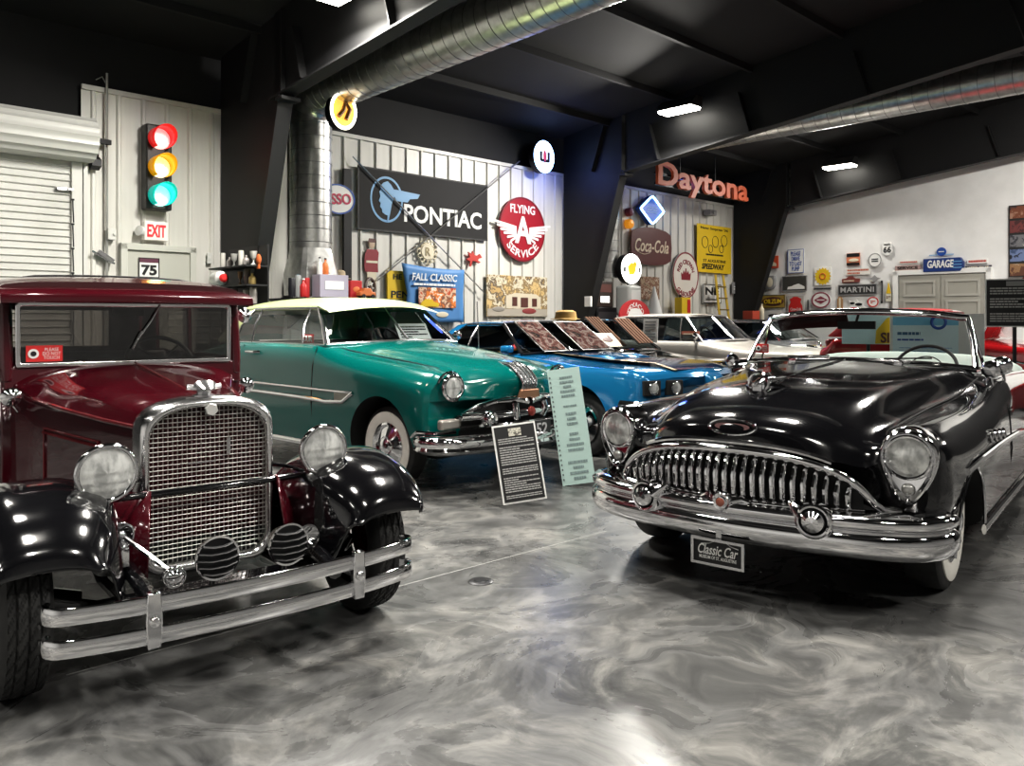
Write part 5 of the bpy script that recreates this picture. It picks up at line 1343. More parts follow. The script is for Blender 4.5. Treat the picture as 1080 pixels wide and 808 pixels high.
obj('torch', MB().ell((0, -.04, 0), (w * .08, .008, h * .2)), mat('torch_red', (.5, .05, .1), .5, emit=(.5, .05, .1), es=.6), o)
ll = bpy.data.lights.new('neon_glow', 'POINT'); ll.energy = 14; ll.color = (.10, .18, 1); ll.shadow_soft_size = .25
lo = bpy.data.objects.new('neon_glow', ll); COL.objects.link(lo); lo.parent = o; lo.location = (0.1, -.25, -.3)
o, w, h = lit_sign('glowing yellow lit sign hanging against the galvanised riser', (351, 98, 372, 136), glow('glow_white', (1, .95, .8), 4), glow('face_amber', (1, .55, .10), 1.1), off=1.42)
obj('scroll', MB().tube([(-w * .25, -.05, -h * .2), (-w * .05, -.05, 0), (w * .02, -.05, h * .25), (w * .2, -.05, h * .05), (w * .05, -.05, -h * .25)], .03, 6), mat('scroll_brown', (.30, .12, .02), .5), o)
obj('hanger', MB().tube([(0, .07, h * .4), (0, .07, h * .5 + .5)], .012, 6), DARKM, o)
o, w, h = lit_sign('white lit globe sign with yellow emblem above the grey cabinets', (655, 268, 675, 299), glow('glow_white2', (1, 1, .95), 4), glow('face_white2', (.95, .97, .9), 1.3), off=.82)
obj('emblem', MB().ell((0, -.04, 0), (w * .18, .01, h * .2)).box((w * .12, -.04, h * .08), (w * .14, .01, h * .3), 0, 0, .4).box((-w * .12, -.04, -h * .05), (w * .12, .01, h * .3), 0, 0, -.3), mat('emblem_yellow', (.75, .55, .03), .5, emit=(.7, .5, .02), es=.8), o)
obj('side_marks', MB().box((-w * .4, -.045, -.02), (w * .08, .008, h * .16)).box((w * .4, -.045, -.02), (w * .08, .008, h * .16)), BLACK, o, smooth=False)
obj('stand', MB().tube([(0, .07, -h * .45), (0, .07, -h * .5 - .16)], .02, 8), DARKM, o)
# oval fuel sign beside the riser
o, w, h, y = board('oval_sign', 'white oval fuel sign with red letters beside the riser', 'sign', (338, 194, 374, 226), WHITE, shape='ell', off=.14)
obj('rim', eborder(w, h, .9, y), BLU, o, smooth=False)
letters('ESSO', w * .74, h * .36, mat('esso_red', (.5, .02, .08), .4), o, 0, 0, y - .006, bold=.02, rot=.08)
obj('bracket', MB().tube([(0, .02, -h * .1), (0, .12, -h * .1)], .015, 6), DARKM, o)
# post behind the oval sign
pt_ = MB().box((0, 0, 1.9), (.14, .05, 3.8)); tx = on_wall(366, 230, .06)[0]
o = obj('black_post', pt_, FRAMEM, None, WPT(tx, .06, 0), RW, smooth=False); tag(o, 'narrow black upright against the ribbed wall left of the black banner', 'post')
# cola sign
o, w, h, y = board('cola_sign', 'brown red barrel-shaped cola sign with cream script', 'sign', (665, 240, 708, 280), mat('cola_brown', (.115, .028, .026), .4), shape=[(-.96, .7), (-.7, .88), (-.3, .98), (0, 1), (.3, .98), (.7, .88), (.96, .7), (1, 0), (.96, -.7), (.7, -.88), (.3, -.98), (0, -1), (-.3, -.98), (-.7, -.88), (-.96, -.7), (-1, 0)], off=.10)
letters('Coca-Cola', w * .82, h * .34, mat('script_cream', (.72, .60, .45), .5), o, 0, .01, y - .004, shear=.3, bold=.015)
obj('swash', MB().tube(smooth_pts([(-w * .36, y - .006, -h * .16), (-w * .2, y - .006, -h * .22), (-w * .05, y - .006, -h * .17)], 4), .008, 5), MATS['script_cream'], o)
# diamond neon clock sign
x, z, w, h = wall_rect(675, 206, 701, 237, .22)
o = thing('neon_clock', 'diamond shaped clock sign with blue neon rim above the cola sign', 'clock', WPT(x, .16, z), RW)
DM = [(0, 1), (.16, .9), (.9, .14), (1, 0), (.9, -.14), (.16, -.9), (0, -1), (-.16, -.9), (-.9, -.14), (-1, 0), (-.9, .14), (-.16, .9)]
hw, hh = w / 2, h / 2
obj('case', MB().prism([(a * hw, b * hh) for a, b in DM], -.04, .08), BLU, o, smooth=False)
obj('face', MB().prism([(a * hw * .8, b * hh * .8) for a, b in DM], -.05, -.03), mat('clock_face', (.02, .07, .25), .4, emit=(.03, .1, .4), es=.7), o, smooth=False)
obj('neon_rim', MB().tube([(a * hw * .92, -.06, b * hh * .92) for a, b in DM], .022, 8, True), glow('glow_cyan', (.4, .75, 1), 5), o)
textlines(o, 0, 0, hw * .8, hh * .5, 3, SKY, -.055, 3, 'clock_text', .4)
# crown sign
o, w, h, y = board('crown_sign', 'round white petrol sign with a red crown and red lettering', 'sign', (709, 266, 736, 315), mat('sign_cream', (.72, .68, .62), .4), shape='ell', off=.09)
mr = mat('crown_red', (.25, .02, .035), .4)
obj('rim', eborder(w, h, .94, y), mr, o, smooth=False)
letters('RED CROWN', w * .78, h * .10, mr, o, 0, 0, y - .003, arc=w * .30, bold=.02)
letters('GASOLINE', w * .70, h * .10, mr, o, 0, 0, y - .003, arc=-w * .42, bold=.02)
obj('crown', poly([(-.17, -.10), (.17, -.10), (.17, -.06), (.19, .06), (.12, .02), (.09, .11), (.04, .04), (.02, .10), (.02, .15), (-.02, .15), (-.02, .10), (-.04, .04), (-.09, .11), (-.12, .02), (-.19, .06), (-.17, -.06)], y - .002, w, h), mr, o, smooth=False)
# yellow race poster
o, w, h, y = board('race_poster', 'yellow race poster with black lettering hung near the corner', 'poster', (735, 238, 771, 288), YEL, off=.10, th=.012)
letters("New Smyrna '36", w * .8, h * .07, BLACK, o, 0, h * .42, y - .002, bold=.01)
for k, (a, b) in enumerate(((-.28, .13), (.02, .16), (.28, .2), (-.12, .0), (.2, .02))):
    obj('sketch', MB().torus((w * a, y - .003, h * b), (0, -1, 0), w * (.09 if k < 3 else .06), .008, 14, 5), BLACK, o)
textlines(o, 0, -h * .12, w * .5, h * .06, 1, BLACK, y - .003, 4, 'small_print')
letters('ST AUGUSTINE', w * .66, h * .06, BLACK, o, 0, -h * .25, y - .002, bold=.01)
letters('SPEEDWAY', w * .66, h * .12, BLACK, o, -w * .04, -h * .37, y - .002, bold=.03, shear=.2)
# race-town letters above the panel
t0, zb = on_wall(693, 192, 1.0); t1, zb2 = on_wall(788, 211, 1.0)
ls = thing('letter_sign', 'big orange red cut-out letters hung above the ribbed wall near the corner', 'sign', WPT((t0 + t1) / 2, 1.0, (zb + zb2) / 2), RW)
DL = mat('letter_orange', (.50, .10, .035), .5, emit=(.5, .1, .04), es=.08)
letters('Daytona', t1 - t0, .66, DL, ls, 0, .13, 0, bold=.025, deep=.035)
obj('rail', MB().box((0, .06, -.02), (t1 - t0, .03, .05)).box((0, .06, .2), (t1 - t0, .03, .05)), DARKM, ls, smooth=False)
for q in (-.9, .5): obj('hanging_rod', MB().tube([(q, .06, .2), (q, .06, 1.0)], .012, 6), DARKM, ls)
lo = bpy.data.objects.new('letter_glow', bpy.data.lights.new('letter_glow', 'POINT')); COL.objects.link(lo); lo.data.energy = 8; lo.data.color = (.15, .25, 1); lo.parent = ls; lo.location = (-.8, .1, .15); lo.data.shadow_soft_size = .2
# banners and pictures low on the wall
BNR = mat('banner_blue', (.09, .25, .52), .55)
x, z, w, h = wall_rect(422, 281, 488, 340, .12)
bn = MB(); rows = []
for i in range(13):
    v = i / 12; row = []
    for k in range(13):
        u = k / 12; wv = .5 + .03 * 0
        xx = (u - .5) * w * (1 - .10 * (1 - abs(2 * v - 1)) * (1 if u < .5 else .35)) - w * .06 * (1 - v) * (1 - u) * -1
        row.append((xx, .02 * sin(u * 9) * (1 - v), (v - .5) * h + .03 * (2 * u - 1) ** 2 * v - .06 * u * v))
    rows.append(row)
bn.grid(rows)
o = obj('banner', bn, BNR, None, WPT(x, .16, z), RW, solid=.006); tag(o, 'blue cloth event banner with orange car picture behind the teal car', 'banner')
letters('FALL CLASSIC', w * .72, h * .13, WHITE, o, 0, h * .30, -.035, bold=.02, shear=.12)
textlines(o, 0, h * .17, w * .66, h * .07, 1, WHITE, -.033, 6, 'small_print')
obj('picture', MB().box((w * .04, -.03, -h * .06), (w * .60, .006, h * .36)), patch_mat('banner_picture', [(.75, .45, .05), (.80, .78, .70), (.75, .22, .03), (.25, .10, .06), (.70, .50, .35), (.55, .08, .02)], 4.2, 3), o, smooth=False)
obj('yellow_car', MB().prism([(-w * .24, -h * .22), (w * .05, -h * .22), (w * .06, -h * .16), (-w * .02, -h * .14), (-w * .06, -h * .09), (-w * .16, -h * .09), (-w * .22, -h * .15)], -.045, -.035), YEL, o, smooth=False)
obj('blue_tag', MB().ell((w * .12, -.03, -h * .36), (w * .10, .006, h * .05)), CRM, o)
pl = obj('flag_pole', MB().tube([(0, 0, .9), (0, 0, 2.25)], .012, 8), mat('pole_cream', (.6, .6, .55), .4), None, WPT(on_wall(489, 300, .14)[0], .16, 0), RW); tag(pl, 'thin pale pole at the right edge of the blue event banner', 'pole')
o, w, h, y = board('tin_sign', 'yellow tin sign with black capitals half hidden by the blue event banner', 'sign', (408, 286, 438, 317), YEL, off=.06)
letters('HE', w * .3, h * .18, BLACK, o, -w * .15, h * .30, y - .002, bold=.02); letters('PEN', w * .62, h * .24, BLACK, o, -w * .06, -h * .30, y - .002, bold=.02)
o, w, h, y = board('mural_banner', 'sepia banner printed with an old filling station scene', 'banner', (513, 291, 577, 334), patch_mat('mural_sepia', [(.45, .30, .12), (.62, .46, .22), (.28, .20, .10), (.66, .60, .46), (.16, .12, .08), (.55, .38, .16)], 3.0, 8), off=.06, th=.012)
obj('station', MB().prism([(-w * .2, -h * .30), (-w * .2, 0), (-w * .05, h * .08), (w * .3, h * .06), (w * .38, -h * .02), (w * .38, -h * .30)], y - .008, y), mat('station_white', (.62, .56, .44), .6), o, smooth=False)
obj('openings', MB().box((-w * .06, y - .01, -h * .13), (w * .08, .006, h * .22)).box((w * .1, y - .01, -h * .15), (w * .12, .006, h * .24)).box((w * .27, y - .01, -h * .15), (w * .08, .006, h * .2)), BRN, o, smooth=False)
obj('forecourt', MB().box((0, y - .004, -h * .40), (w * .98, .006, h * .18)), mat('forecourt_grey', (.42, .38, .32), .6), o, smooth=False)
obj('old_car', MB().ell((w * .18, y - .01, -h * .36), (w * .12, .008, h * .07)), mat('old_car_red', (.25, .05, .05), .5), o); obj('old_car', MB().ell((-w * .32, y - .01, -h * .32), (w * .1, .008, h * .06)), mat('old_car_grey', (.3, .28, .25), .5), o)
# winged horse and roundels
o, w, h, y = board('horse_sign', 'small red flying horse cut-out on the ribbed wall', 'sign', (491, 264, 508, 282), mat('horse_red', (.5, .06, .05), .4), shape=[(-.95, -.1), (-.5, .15), (-.7, .75), (-.3, .55), (-.15, .9), (.05, .45), (.4, .35), (.7, .6), (1.0, .2), (.6, .05), (.45, -.15), (.8, -.35), (.6, -.5), (.2, -.3), (-.2, -.25), (-.35, -.9), (-.55, -.95), (-.45, -.35)], off=.06, bev=0)
x, z, w, h = wall_rect(441, 252, 460, 279, .06)
o = thing('roundel_sign', 'pale lace-edged round emblem where two cables cross', 'sign', WPT(x, .06, z), RW); rd = max(w, h) / 2
rc = MB()
for k in range(14): rc.torus((rd * .82 * cos(2 * PI * k / 14), 0, rd * .82 * sin(2 * PI * k / 14)), (0, -1, 0), rd * .17, .012, 12, 5)
obj('edge', rc, CRM, o); obj('plate', MB().lathe([(rd * .66, 0), (rd * .6, .02), (.001, .02)], (0, 0, 0), (0, -1, 0), 28), CRM, o)
letters('R', rd * .5, rd * .66, mat('bronze_print', (.34, .28, .16), .5), o, 0, 0, -.024, bold=.02)
# generic red-coated standing figure board
x, z, w, h = wall_rect(384, 251, 400, 311, .05)
o = thing('figure_board', 'flat painted board of a standing figure in a red coat on the ribbed wall', 'figure', WPT(x, .05, z), RW)
obj('coat', poly([(-.42, -.10), (.42, -.10), (.40, .05), (.46, .25), (.34, .30), (-.30, .30), (-.46, .2), (-.5, .0)], 0, w, h), mat('coat_red', (.26, .02, .03), .5), o, smooth=False)
obj('head', MB().ell((0, -.002, h * .38), (w * .2, .006, h * .075)), mat('face_tan', (.5, .38, .28), .6), o)
obj('hat', poly([(-.26, .42), (.26, .42), (.2, .49), (-.2, .49)], -.004, w, h), BRN, o, smooth=False)
obj('legs', poly([(-.3, -.10), (.3, -.10), (.26, -.5), (.06, -.5), (0, -.2), (-.08, -.5), (-.3, -.5)], -.001, w, h), CRM, o, smooth=False)
obj('belt', poly([(-.38, .06), (.38, .06), (.38, .10), (-.38, .10)], -.005, w, h), CRM, o, smooth=False)
# bracing cables crossing the wall
bc = MB()
def wp3(px, py, s): t, z = on_wall(px, py, s); return Vector((t, -s, z))
cb_o = MB().tube([wp3(372, 165, .10), wp3(513, 311, .10)], .011, 6); cb2 = MB().tube([wp3(398, 296, .11), wp3(548, 170, .11)], .011, 6)
for mbx, lab in ((cb_o, 'thin bracing cable running from upper left to lower right over the ribbed wall'), (cb2, 'thin bracing cable running from lower left to upper right over the ribbed wall')):
    o = obj('bracing_cable', mbx, STEEL); wl(o); tag(o, lab, 'cable')
# exit side: traffic light, exit sign, door number, conduit
x, z, w, h = wall_rect(149, 133, 187, 222, .16)
tl = thing('traffic_light', 'three lamp traffic light with every lamp lit, above the exit door', 'traffic light', WPT(on_wall(166, 178, .16)[0], .16, z), RW)
bw = .33
obj('housing', MB().box((0, .03, 0), (bw, .2, h)), mat('signal_black', (.018, .017, .015), .4), tl, bevel=.02, smooth=False)
obj('wall_bracket', MB().box((-.02, .10, h * .4), (.12, .1, .1)).box((-.02, .10, -h * .4), (.12, .1, .1)), DARKM, tl, smooth=False)
for k, (c, nm) in enumerate((((1, .03, .03), 'red'), ((1, .45, .0), 'amber'), ((.0, .75, .62), 'green'))):
    zc = h * (.335 - .335 * k); r_ = .137
    sm = mat('signal_%s' % nm, tuple(.7 * q for q in c), .3, emit=c, es=.35)  # visor colour and emission stand in for lamp light inside the hood
    lens = obj('signal_lamp', MB().lathe([(r_, .0), (r_ * .7, .03), (.001, .045)], (0, -.07, zc), (0, -1, 0), 28), mat('signal_lit_%s' % nm, (1, 1, 1), .3, emit=tuple(.25 + .75 * q for q in c), es=1.25), tl)
    vz = MB(); rows = []
    for j in range(19):
        a = R(-58) + R(296) * j / 18
        rows.append([(r_ * 1.05 * cos(a), -.07, zc + r_ * 1.05 * sin(a)), (r_ * 1.05 * cos(a), -.07 - .30 * (.45 + .55 * max(0, sin(a) * .5 + .5)), zc + r_ * 1.05 * sin(a))])
    vz.grid(rows); plab(obj('visor', vz, sm, lens, solid=.008), 'visor hood with %s lamp light painted in' % nm)
    ll = bpy.data.lights.new('signal_glow', 'POINT'); ll.energy = 1.2; ll.color = c; ll.shadow_soft_size = .1
    lo = bpy.data.objects.new('signal_glow', ll); COL.objects.link(lo); lo.parent = tl; lo.location = (0, -.2, zc)
o, w, h, y = board('exit_sign', 'white lit sign with red exit letters over the door', 'sign', (151, 234, 176, 254), mat('exit_face', (.80, .76, .70), .5, emit=(1, .9, .85), es=.08), off=.09, th=.1, bev=.01)
letters('EXIT', w * .78, h * .66, mat('exit_red', (.8, .02, .03), .4, emit=(1, .03, .04), es=.6), o, 0, 0, y - .004, bold=.03)
obj('side_lamp', MB().lathe([(.001, .0), (.06, .0), (.07, .06), (.001, .07)], (-w * .55, -.02, -.02), (-1, -.4, .2), 16), WHITE, o)
o, w, h, y = board('number_sign', 'white door sign with the number seventy five', 'sign', (146, 272, 168, 293), WHITE, off=.085, th=.01)
letters('75', w * .74, h * .52, BLACK, o, 0, -h * .12, y - .002, bold=.04); obj('header', MB().box((0, y - .002, h * .36), (w * .9, .004, h * .2)), mat('plum_print', (.12, .03, .06), .5), o, smooth=False); obj('rim', border(w, h, .012, y), BLACK, o, smooth=False)
t_, _z = on_wall(113, 200, .08)
o = obj('conduit', MB().tube([(0, 0, 0), (0, 0, 4.55)], .016, 8).tube([(0, 0, 4.4), (-.05, .02, 4.5), (-.12, .03, 4.45)], .008, 6), mat('conduit_grey', (.45, .45, .43), .4, .5), None, WPT(t_, .07, 0), RW); tag(o, 'thin vertical pipe on the ribbed wall between shutter and exit door', 'pipe')
x, z, w, h = wall_rect(110, 241, 121, 253, .08); o = obj('junction_box', MB().box((0, 0, 0), (w * .8, .1, h)).lathe([(.02, 0), (.02, .02), (.001, .022)], (w * .2, -.05, 0), (0, -1, 0), 12), SHUT, None, WPT(x + .02, .07, z), RW, bevel=.006, smooth=False); tag(o, 'small pale electrical box on the vertical pipe', 'box')
x, z, w, h = wall_rect(103, 262, 119, 279, .08); o = obj('door_closer', MB().box((0, 0, 0), (.22, .06, .05), 0, 0, .6).tube([(-.16, 0, .06), (.1, -.02, -.09)], .014, 6), CHROMED, None, WPT(x, .09, z), RW, smooth=False); tag(o, 'slanting metal latch left of the exit door', 'latch')
x, z, w, h = wall_rect(218, 267, 223, 278, .05); o = obj('wall_switch', MB().box((0, 0, 0), (w, .03, h)).ell((0, -.02, 0), (w * .2, .01, h * .2)), SHUT, None, WPT(x, .06, z), RW, bevel=.006, smooth=False); tag(o, 'small pale wall box right of the exit door', 'switch')

# ------------------------------------------------------------------ signs on the white end wall
G = 'g'
def gs(name, label, px, m, shape='rect', cat='sign', th=.025): return board(name, label, cat, px, m, 'g', th, .04, shape)
o, w, h, y = gs('pump_sign', 'white sign with blue capitals asking drivers to go to the last pump', (831, 263, 848, 288), WHITE)
letters('PLEASE\nDRIVE\nTO LAST\nPUMP', w * .76, h * .82, BLU, o, 0, 0, y - .003, bold=0); obj('rim', border(w, h, .012, y), BLU, o, smooth=False)
o, w, h, y = gs('tin_sign', 'small square orange red sign by the black column', (810, 270, 821, 283), mat('tin_orange', (.62, .10, .04), .4))
obj('print', poly([(-.3, -.3), (.35, -.35), (.3, -.1), (.0, .05), (-.1, .35), (-.25, .3)], y - .002, w, h), CRM, o, smooth=False)
o, w, h, y = gs('lamp_sign', 'small cream shield sign with a yellow panel by the black column', (808, 291, 818, 305), GREY, shape=[(-.8, 1), (.8, 1), (1, .4), (.9, -.6), (.4, -1), (-.4, -1), (-.9, -.6), (-1, .4)], th=.12)
obj('panel', MB().ell((0, y - .004, 0), (w * .34, .01, h * .38)), CRM, o)
o, w, h, y = gs('picture_sign', 'dark grey sign with a white car drawing left of the sun sign', (825, 291, 851, 307), mat('tin_dark', (.05, .05, .045), .5))
obj('white_car', poly([(-.28, -.38), (.42, -.38), (.42, -.22), (.3, -.12), (.18, -.02), (.0, -.1), (-.1, -.18), (-.25, -.22)], y - .002, w, h), WHITE, o, smooth=False); obj('rim', border(w, h, .015, y), GREY, o, smooth=False)
o, w, h, y = gs('oval_plaque', 'wide yellow brown motor oil sign below the dark car sign', (803, 311, 828, 325), mat('tin_gold', (.38, .26, .05), .5))
obj('band', MB().ell((0, y - .002, 0), (w * .46, .006, h * .34)), BRN, o); letters('OILZUM', w * .74, h * .34, YEL, o, 0, 0, y - .012, bold=.02, shear=.1); obj('rim', border(w, h, .015, y), BLACK, o, smooth=False)
o, w, h, y = gs('cola_tin', 'square sign with a red cola emblem and cream margins', (831, 312, 848, 330), mat('tin_grey', (.45, .43, .40), .5))
obj('red_shape', poly([(-.42, -.46), (.42, -.46), (.42, -.1), (.30, .12), (.36, .30), (.12, .44), (-.12, .44), (-.36, .30), (-.30, .12), (-.42, -.1)], y - .002, w, h), REDM, o, smooth=False); letters('Coca-Cola', w * .66, h * .16, WHITE, o, 0, -h * .28, y - .006, shear=.25, bold=.01)
o, w, h, y = gs('sun_sign', 'yellow sun shaped sign with pointed rays on the white wall', (859, 282, 877, 301), WHITE, th=.012)
sp_ = []
for k in range(32): a = 2 * PI * k / 32; q = .5 if k % 2 == 0 else .40; sp_.append((q * cos(a), q * sin(a)))
obj('sun', poly(sp_, y - .002, w, h), YEL, o, smooth=False); obj('sun_mark', MB().torus((0, y - .008, 0), (0, -1, 0), w * .16, w * .035, 20, 6), ORG, o)
o, w, h, y = gs('name_plate', 'slim grey name strip under the sun sign', (858, 303, 877, 306), GREY, th=.015); textlines(o, 0, 0, w * .9, h * .8, 1, BLACK, y - .002, 9)
o, w, h, y = gs('round_sign', 'round white sign with dark red rim and diamond under the sun sign', (856, 308, 876, 325), WHITE, shape='ell')
obj('rim', eborder(w, h, .84, y), mat('plum_rim', (.25, .05, .08), .5), o, smooth=False); obj('diamond', poly([(-.36, 0), (0, .24), (.36, 0), (0, -.24)], y - .002, w, h), mat('plum_rim', (.25, .05, .08)), o, smooth=False); textlines(o, 0, 0, w * .4, h * .12, 1, WHITE, y - .008, 2)
o, w, h, y = gs('picture_sign', 'square orange and dark sign with a car outline above the wide wine sign', (893, 267, 907, 280), mat('tin_peach', (.62, .22, .12), .5))
obj('band', MB().box((0, y - .002, h * .34), (w * .96, .005, h * .28)), BLACK, o, smooth=False); obj('band', MB().box((0, y - .002, -h * .38), (w * .96, .005, h * .2)), BLACK, o, smooth=False); obj('car', MB().ell((w * .05, y - .006, -h * .08), (w * .38, .006, h * .14)), CRM, o)
o, w, h, y = gs('round_sign', 'round white sign with thin grey rim right of the square orange sign', (916, 267, 930, 282), WHITE, shape='ell')
obj('rim', eborder(w, h, .86, y), GREY, o, smooth=False); textlines(o, 0, 0, w * .5, h * .3, 2, BLACK, y - .004, 3)
o, w, h, y = gs('route_shield', 'small white route shield with number sixty six', (930, 255, 942, 270), WHITE, shape=[(-.6, .95), (-.3, .8), (0, .9), (.3, .8), (.6, .95), (.95, .5), (.8, .1), (.9, -.4), (.5, -.8), (0, -1), (-.5, -.8), (-.9, -.4), (-.8, .1), (-.95, .5)])
letters('66', w * .66, h * .42, BLACK, o, 0, -h * .06, y - .003, bold=.02); letters('ROUTE', w * .5, h * .13, BLACK, o, 0, h * .30, y - .003)
o, w, h, y = gs('script_sign', 'two line red script lettering on pale board above the wide wine sign', (892, 283, 918, 290), mat('offwhite', (.72, .70, .66), .6), th=.01)
textlines(o, 0, 0, w * .86, h * .9, 2, mat('soft_red', (.5, .16, .10), .5), y - .002, 12)
o, w, h, y = gs('chevron_sign', 'low dark red sign with a car roof hump above the wide wine sign', (888, 291, 907, 298), mat('tin_maroon', (.20, .05, .04), .5), shape=[(-1, -1), (1, -1), (1, .1), (.5, .2), (.2, .9), (-.2, .9), (-.5, .3), (-1, .1)])
textlines(o, 0, -h * .25, w * .8, h * .3, 1, CRM, y - .002, 14)
o, w, h, y = gs('wing_badge', 'small grey winged diamond badge on the white wall', (916, 290, 929, 298), GREY, shape=[(-1, .1), (-.4, .35), (0, 1), (.4, .35), (1, .1), (.4, -.3), (0, -1), (-.4, -.3)])
o, w, h, y = gs('wine_sign', 'wide dark sign with white spaced capitals', (884, 300, 925, 311), mat('tin_charcoal', (.035, .035, .035), .5))
letters('MARTINI', w * .86, h * .52, mat('silver_print', (.5, .5, .5), .4), o, 0, 0, y - .003, bold=.015, spacing=1.1); obj('rim', border(w, h, .015, y), GREY, o, smooth=False)
o, w, h, y = gs('bottle_sign', 'tall yellow bottle shaped sign left of the grey double door', (934, 296, 941, 318), mat('bottle_pale', (.68, .66, .56), .5), shape=[(-.9, -1), (.9, -1), (.9, -.1), (.3, .45), (.28, .95), (-.28, .95), (-.3, .45), (-.9, -.1)])
obj('liquid', poly([(-.36, -.12), (.36, -.12), (.12, .26), (.1, .36), (-.1, .36), (-.12, .26)], y - .002, w, h), YEL, o, smooth=False); textlines(o, 0, -h * .3, w * .7, h * .14, 2, BRN, y - .003, 4)
o, w, h, y = gs('thermometer', 'narrow black upright strip left of the yellow bottle sign', (929, 296, 931, 320), BLACK); obj('tube', MB().box((0, y - .003, 0), (w * .3, .004, h * .8)), GREY, o, smooth=False)
o, w, h, y = gs('thermometer', 'narrow rounded brown thermometer board left of the red and white badges', (883, 313, 889, 327), mat('tin_tan', (.40, .24, .12), .5), shape=[(-1, -1), (1, -1), (1, .6), (.5, 1), (-.5, 1), (-1, .6)]); obj('tube', MB().box((0, y - .003, 0), (w * .3, .004, h * .8)), CRM, o, smooth=False)
o, w, h, y = gs('thermometer', 'narrow rounded grey thermometer board between cola and round signs', (851, 316, 854, 328), GREY, shape=[(-1, -1), (1, -1), (1, .6), (.5, 1), (-.5, 1), (-1, .6)]); obj('tube', MB().box((0, y - .003, 0), (w * .3, .004, h * .8)), BLACK, o, smooth=False)
o, w, h, y = gs('badge_sign', 'ragged red and white motoring badge just above the convertible windscreen', (893, 315, 914, 331), WHITE, shape=[(-.9, -.9), (.9, -.9), (1, -.3), (.6, .2), (.8, .7), (.2, .6), (0, .95), (-.3, .5), (-.8, .8), (-.6, .1), (-1, -.3)])
obj('red_marks', MB().ell((-w * .15, y - .003, -h * .2), (w * .26, .006, h * .13)).ell((w * .2, y - .003, -h * .28), (w * .16, .006, h * .11)), REDM, o); obj('black_marks', MB().ell((w * .12, y - .003, h * .12), (w * .18, .006, h * .1)).ell((-w * .2, y - .003, h * .2), (w * .13, .006, h * .08)), BLACK, o)
o, w, h, y = gs('round_sign', 'small round white badge with red ring just left of the red car roof', (915, 313, 927, 324), WHITE, shape='ell'); obj('rim', eborder(w, h, .8, y), REDM, o, smooth=False); textlines(o, 0, 0, w * .4, h * .3, 2, REDM, y - .004, 4)
o, w, h, y = gs('tin_sign', 'pale sign with a dark car outline at the lower left of the white wall', (806, 328, 824, 336), mat('offwhite', (.7, .7, .68))); obj('car', MB().ell((w * .05, y - .003, -h * .1), (w * .3, .006, h * .2)), BLACK, o)
o, w, h, y = gs('tin_sign', 'small yellow sign at the foot of the black column', (795, 329, 805, 337), YEL); letters('GAS', w * .7, h * .5, BLACK, o, 0, 0, y - .003, bold=.02)
o, w, h, y = gs('poster_strip', 'tall strip of dark film pictures at the right edge of the white wall', (1064, 216, 1090, 292), mat('strip_black', (.02, .02, .02), .5), cat='poster', th=.015)
for k, cc in enumerate(([(.05, .03, .03), (.18, .06, .03), (.35, .2, .14)], [(.06, .02, .02), (.16, .04, .04), (.35, .28, .25)], [(.04, .04, .05), (.16, .16, .17), (.6, .56, .5)], [(.05, .08, .16), (.15, .2, .35), (.02, .02, .03)], [(.12, .05, .03), (.28, .16, .08), (.45, .36, .28)])):
    obj('picture', MB().box((0, y - .003, h * (.4 - .2 * k)), (w * .9, .005, h * .17)), patch_mat('film_%d' % k, cc, 4, k * 3), o, smooth=False)
# garage sign group over the double door
o, w, h, y = gs('garage_sign', 'blue sign with white capitals standing over the grey double door', (975, 272, 1017, 288), mat('garage_blue', (.02, .05, .20), .4), shape=[(-1, -.8), (.85, -.8), (1, -.3), (1, .3), (.85, .95), (-1, .95)], th=.16)
letters('GARAGE', w * .66, h * .52, WHITE, o, -w * .06, h * .1, y - .004, bold=.03, shear=.1); obj('stripes', MB().box((w * .36, y - .003, h * .22), (w * .22, .006, h * .06)).box((w * .36, y - .003, h * .02), (w * .22, .006, h * .06)).box((w * .36, y - .003, -h * .18), (w * .22, .006, h * .06)), SKY, o, smooth=False)
obj('bracket', MB().box((0, .02, -h * .52), (w * .5, .1, h * .18)), GREY, o, smooth=False)
o, w, h, y = gs('round_sign', 'small blue disc with a thin white bar above the garage sign', (988, 261, 998, 270), BLU, shape='ell'); obj('bar', MB().box((0, y + .005, -h * .36), (w * 2.6, .006, h * .1)), SKY, o, smooth=False); textlines(o, 0, 0, w * .6, h * .2, 1, WHITE, y - .004, 3)
for lab, px, tx, m_, tm in (('thin red lettered strip left of the garage sign', (948, 275, 969, 278), None, mat('offwhite', (.7, .7, .68)), mat('soft_red2', (.5, .12, .10), .5)),
                            ('arrow strip with dark capitals left of the garage sign', (944, 280, 971, 285), 'SERVICE', mat('strip_pink', (.42, .30, .28), .5), BLACK),
                            ('thin pale strip with grey frame right of the garage sign', (1020, 273, 1042, 278), None, WHITE, mat('soft_red2', (.5, .12, .10))),
                            ('dark strip with pale capitals right of the garage sign', (1018, 280, 1046, 285), 'KEEP OUT', mat('strip_dark', (.05, .04, .06), .5), CRM)):
    o, w, h, y = gs('strip_sign', lab, px, m_, th=.015)
    if tx: letters(tx, w * .8, h * .62, tm, o, 0, 0, y - .003, bold=.02)
    else: textlines(o, 0, 0, w * .85, h * .8, 1, tm, y - .003, len(lab))

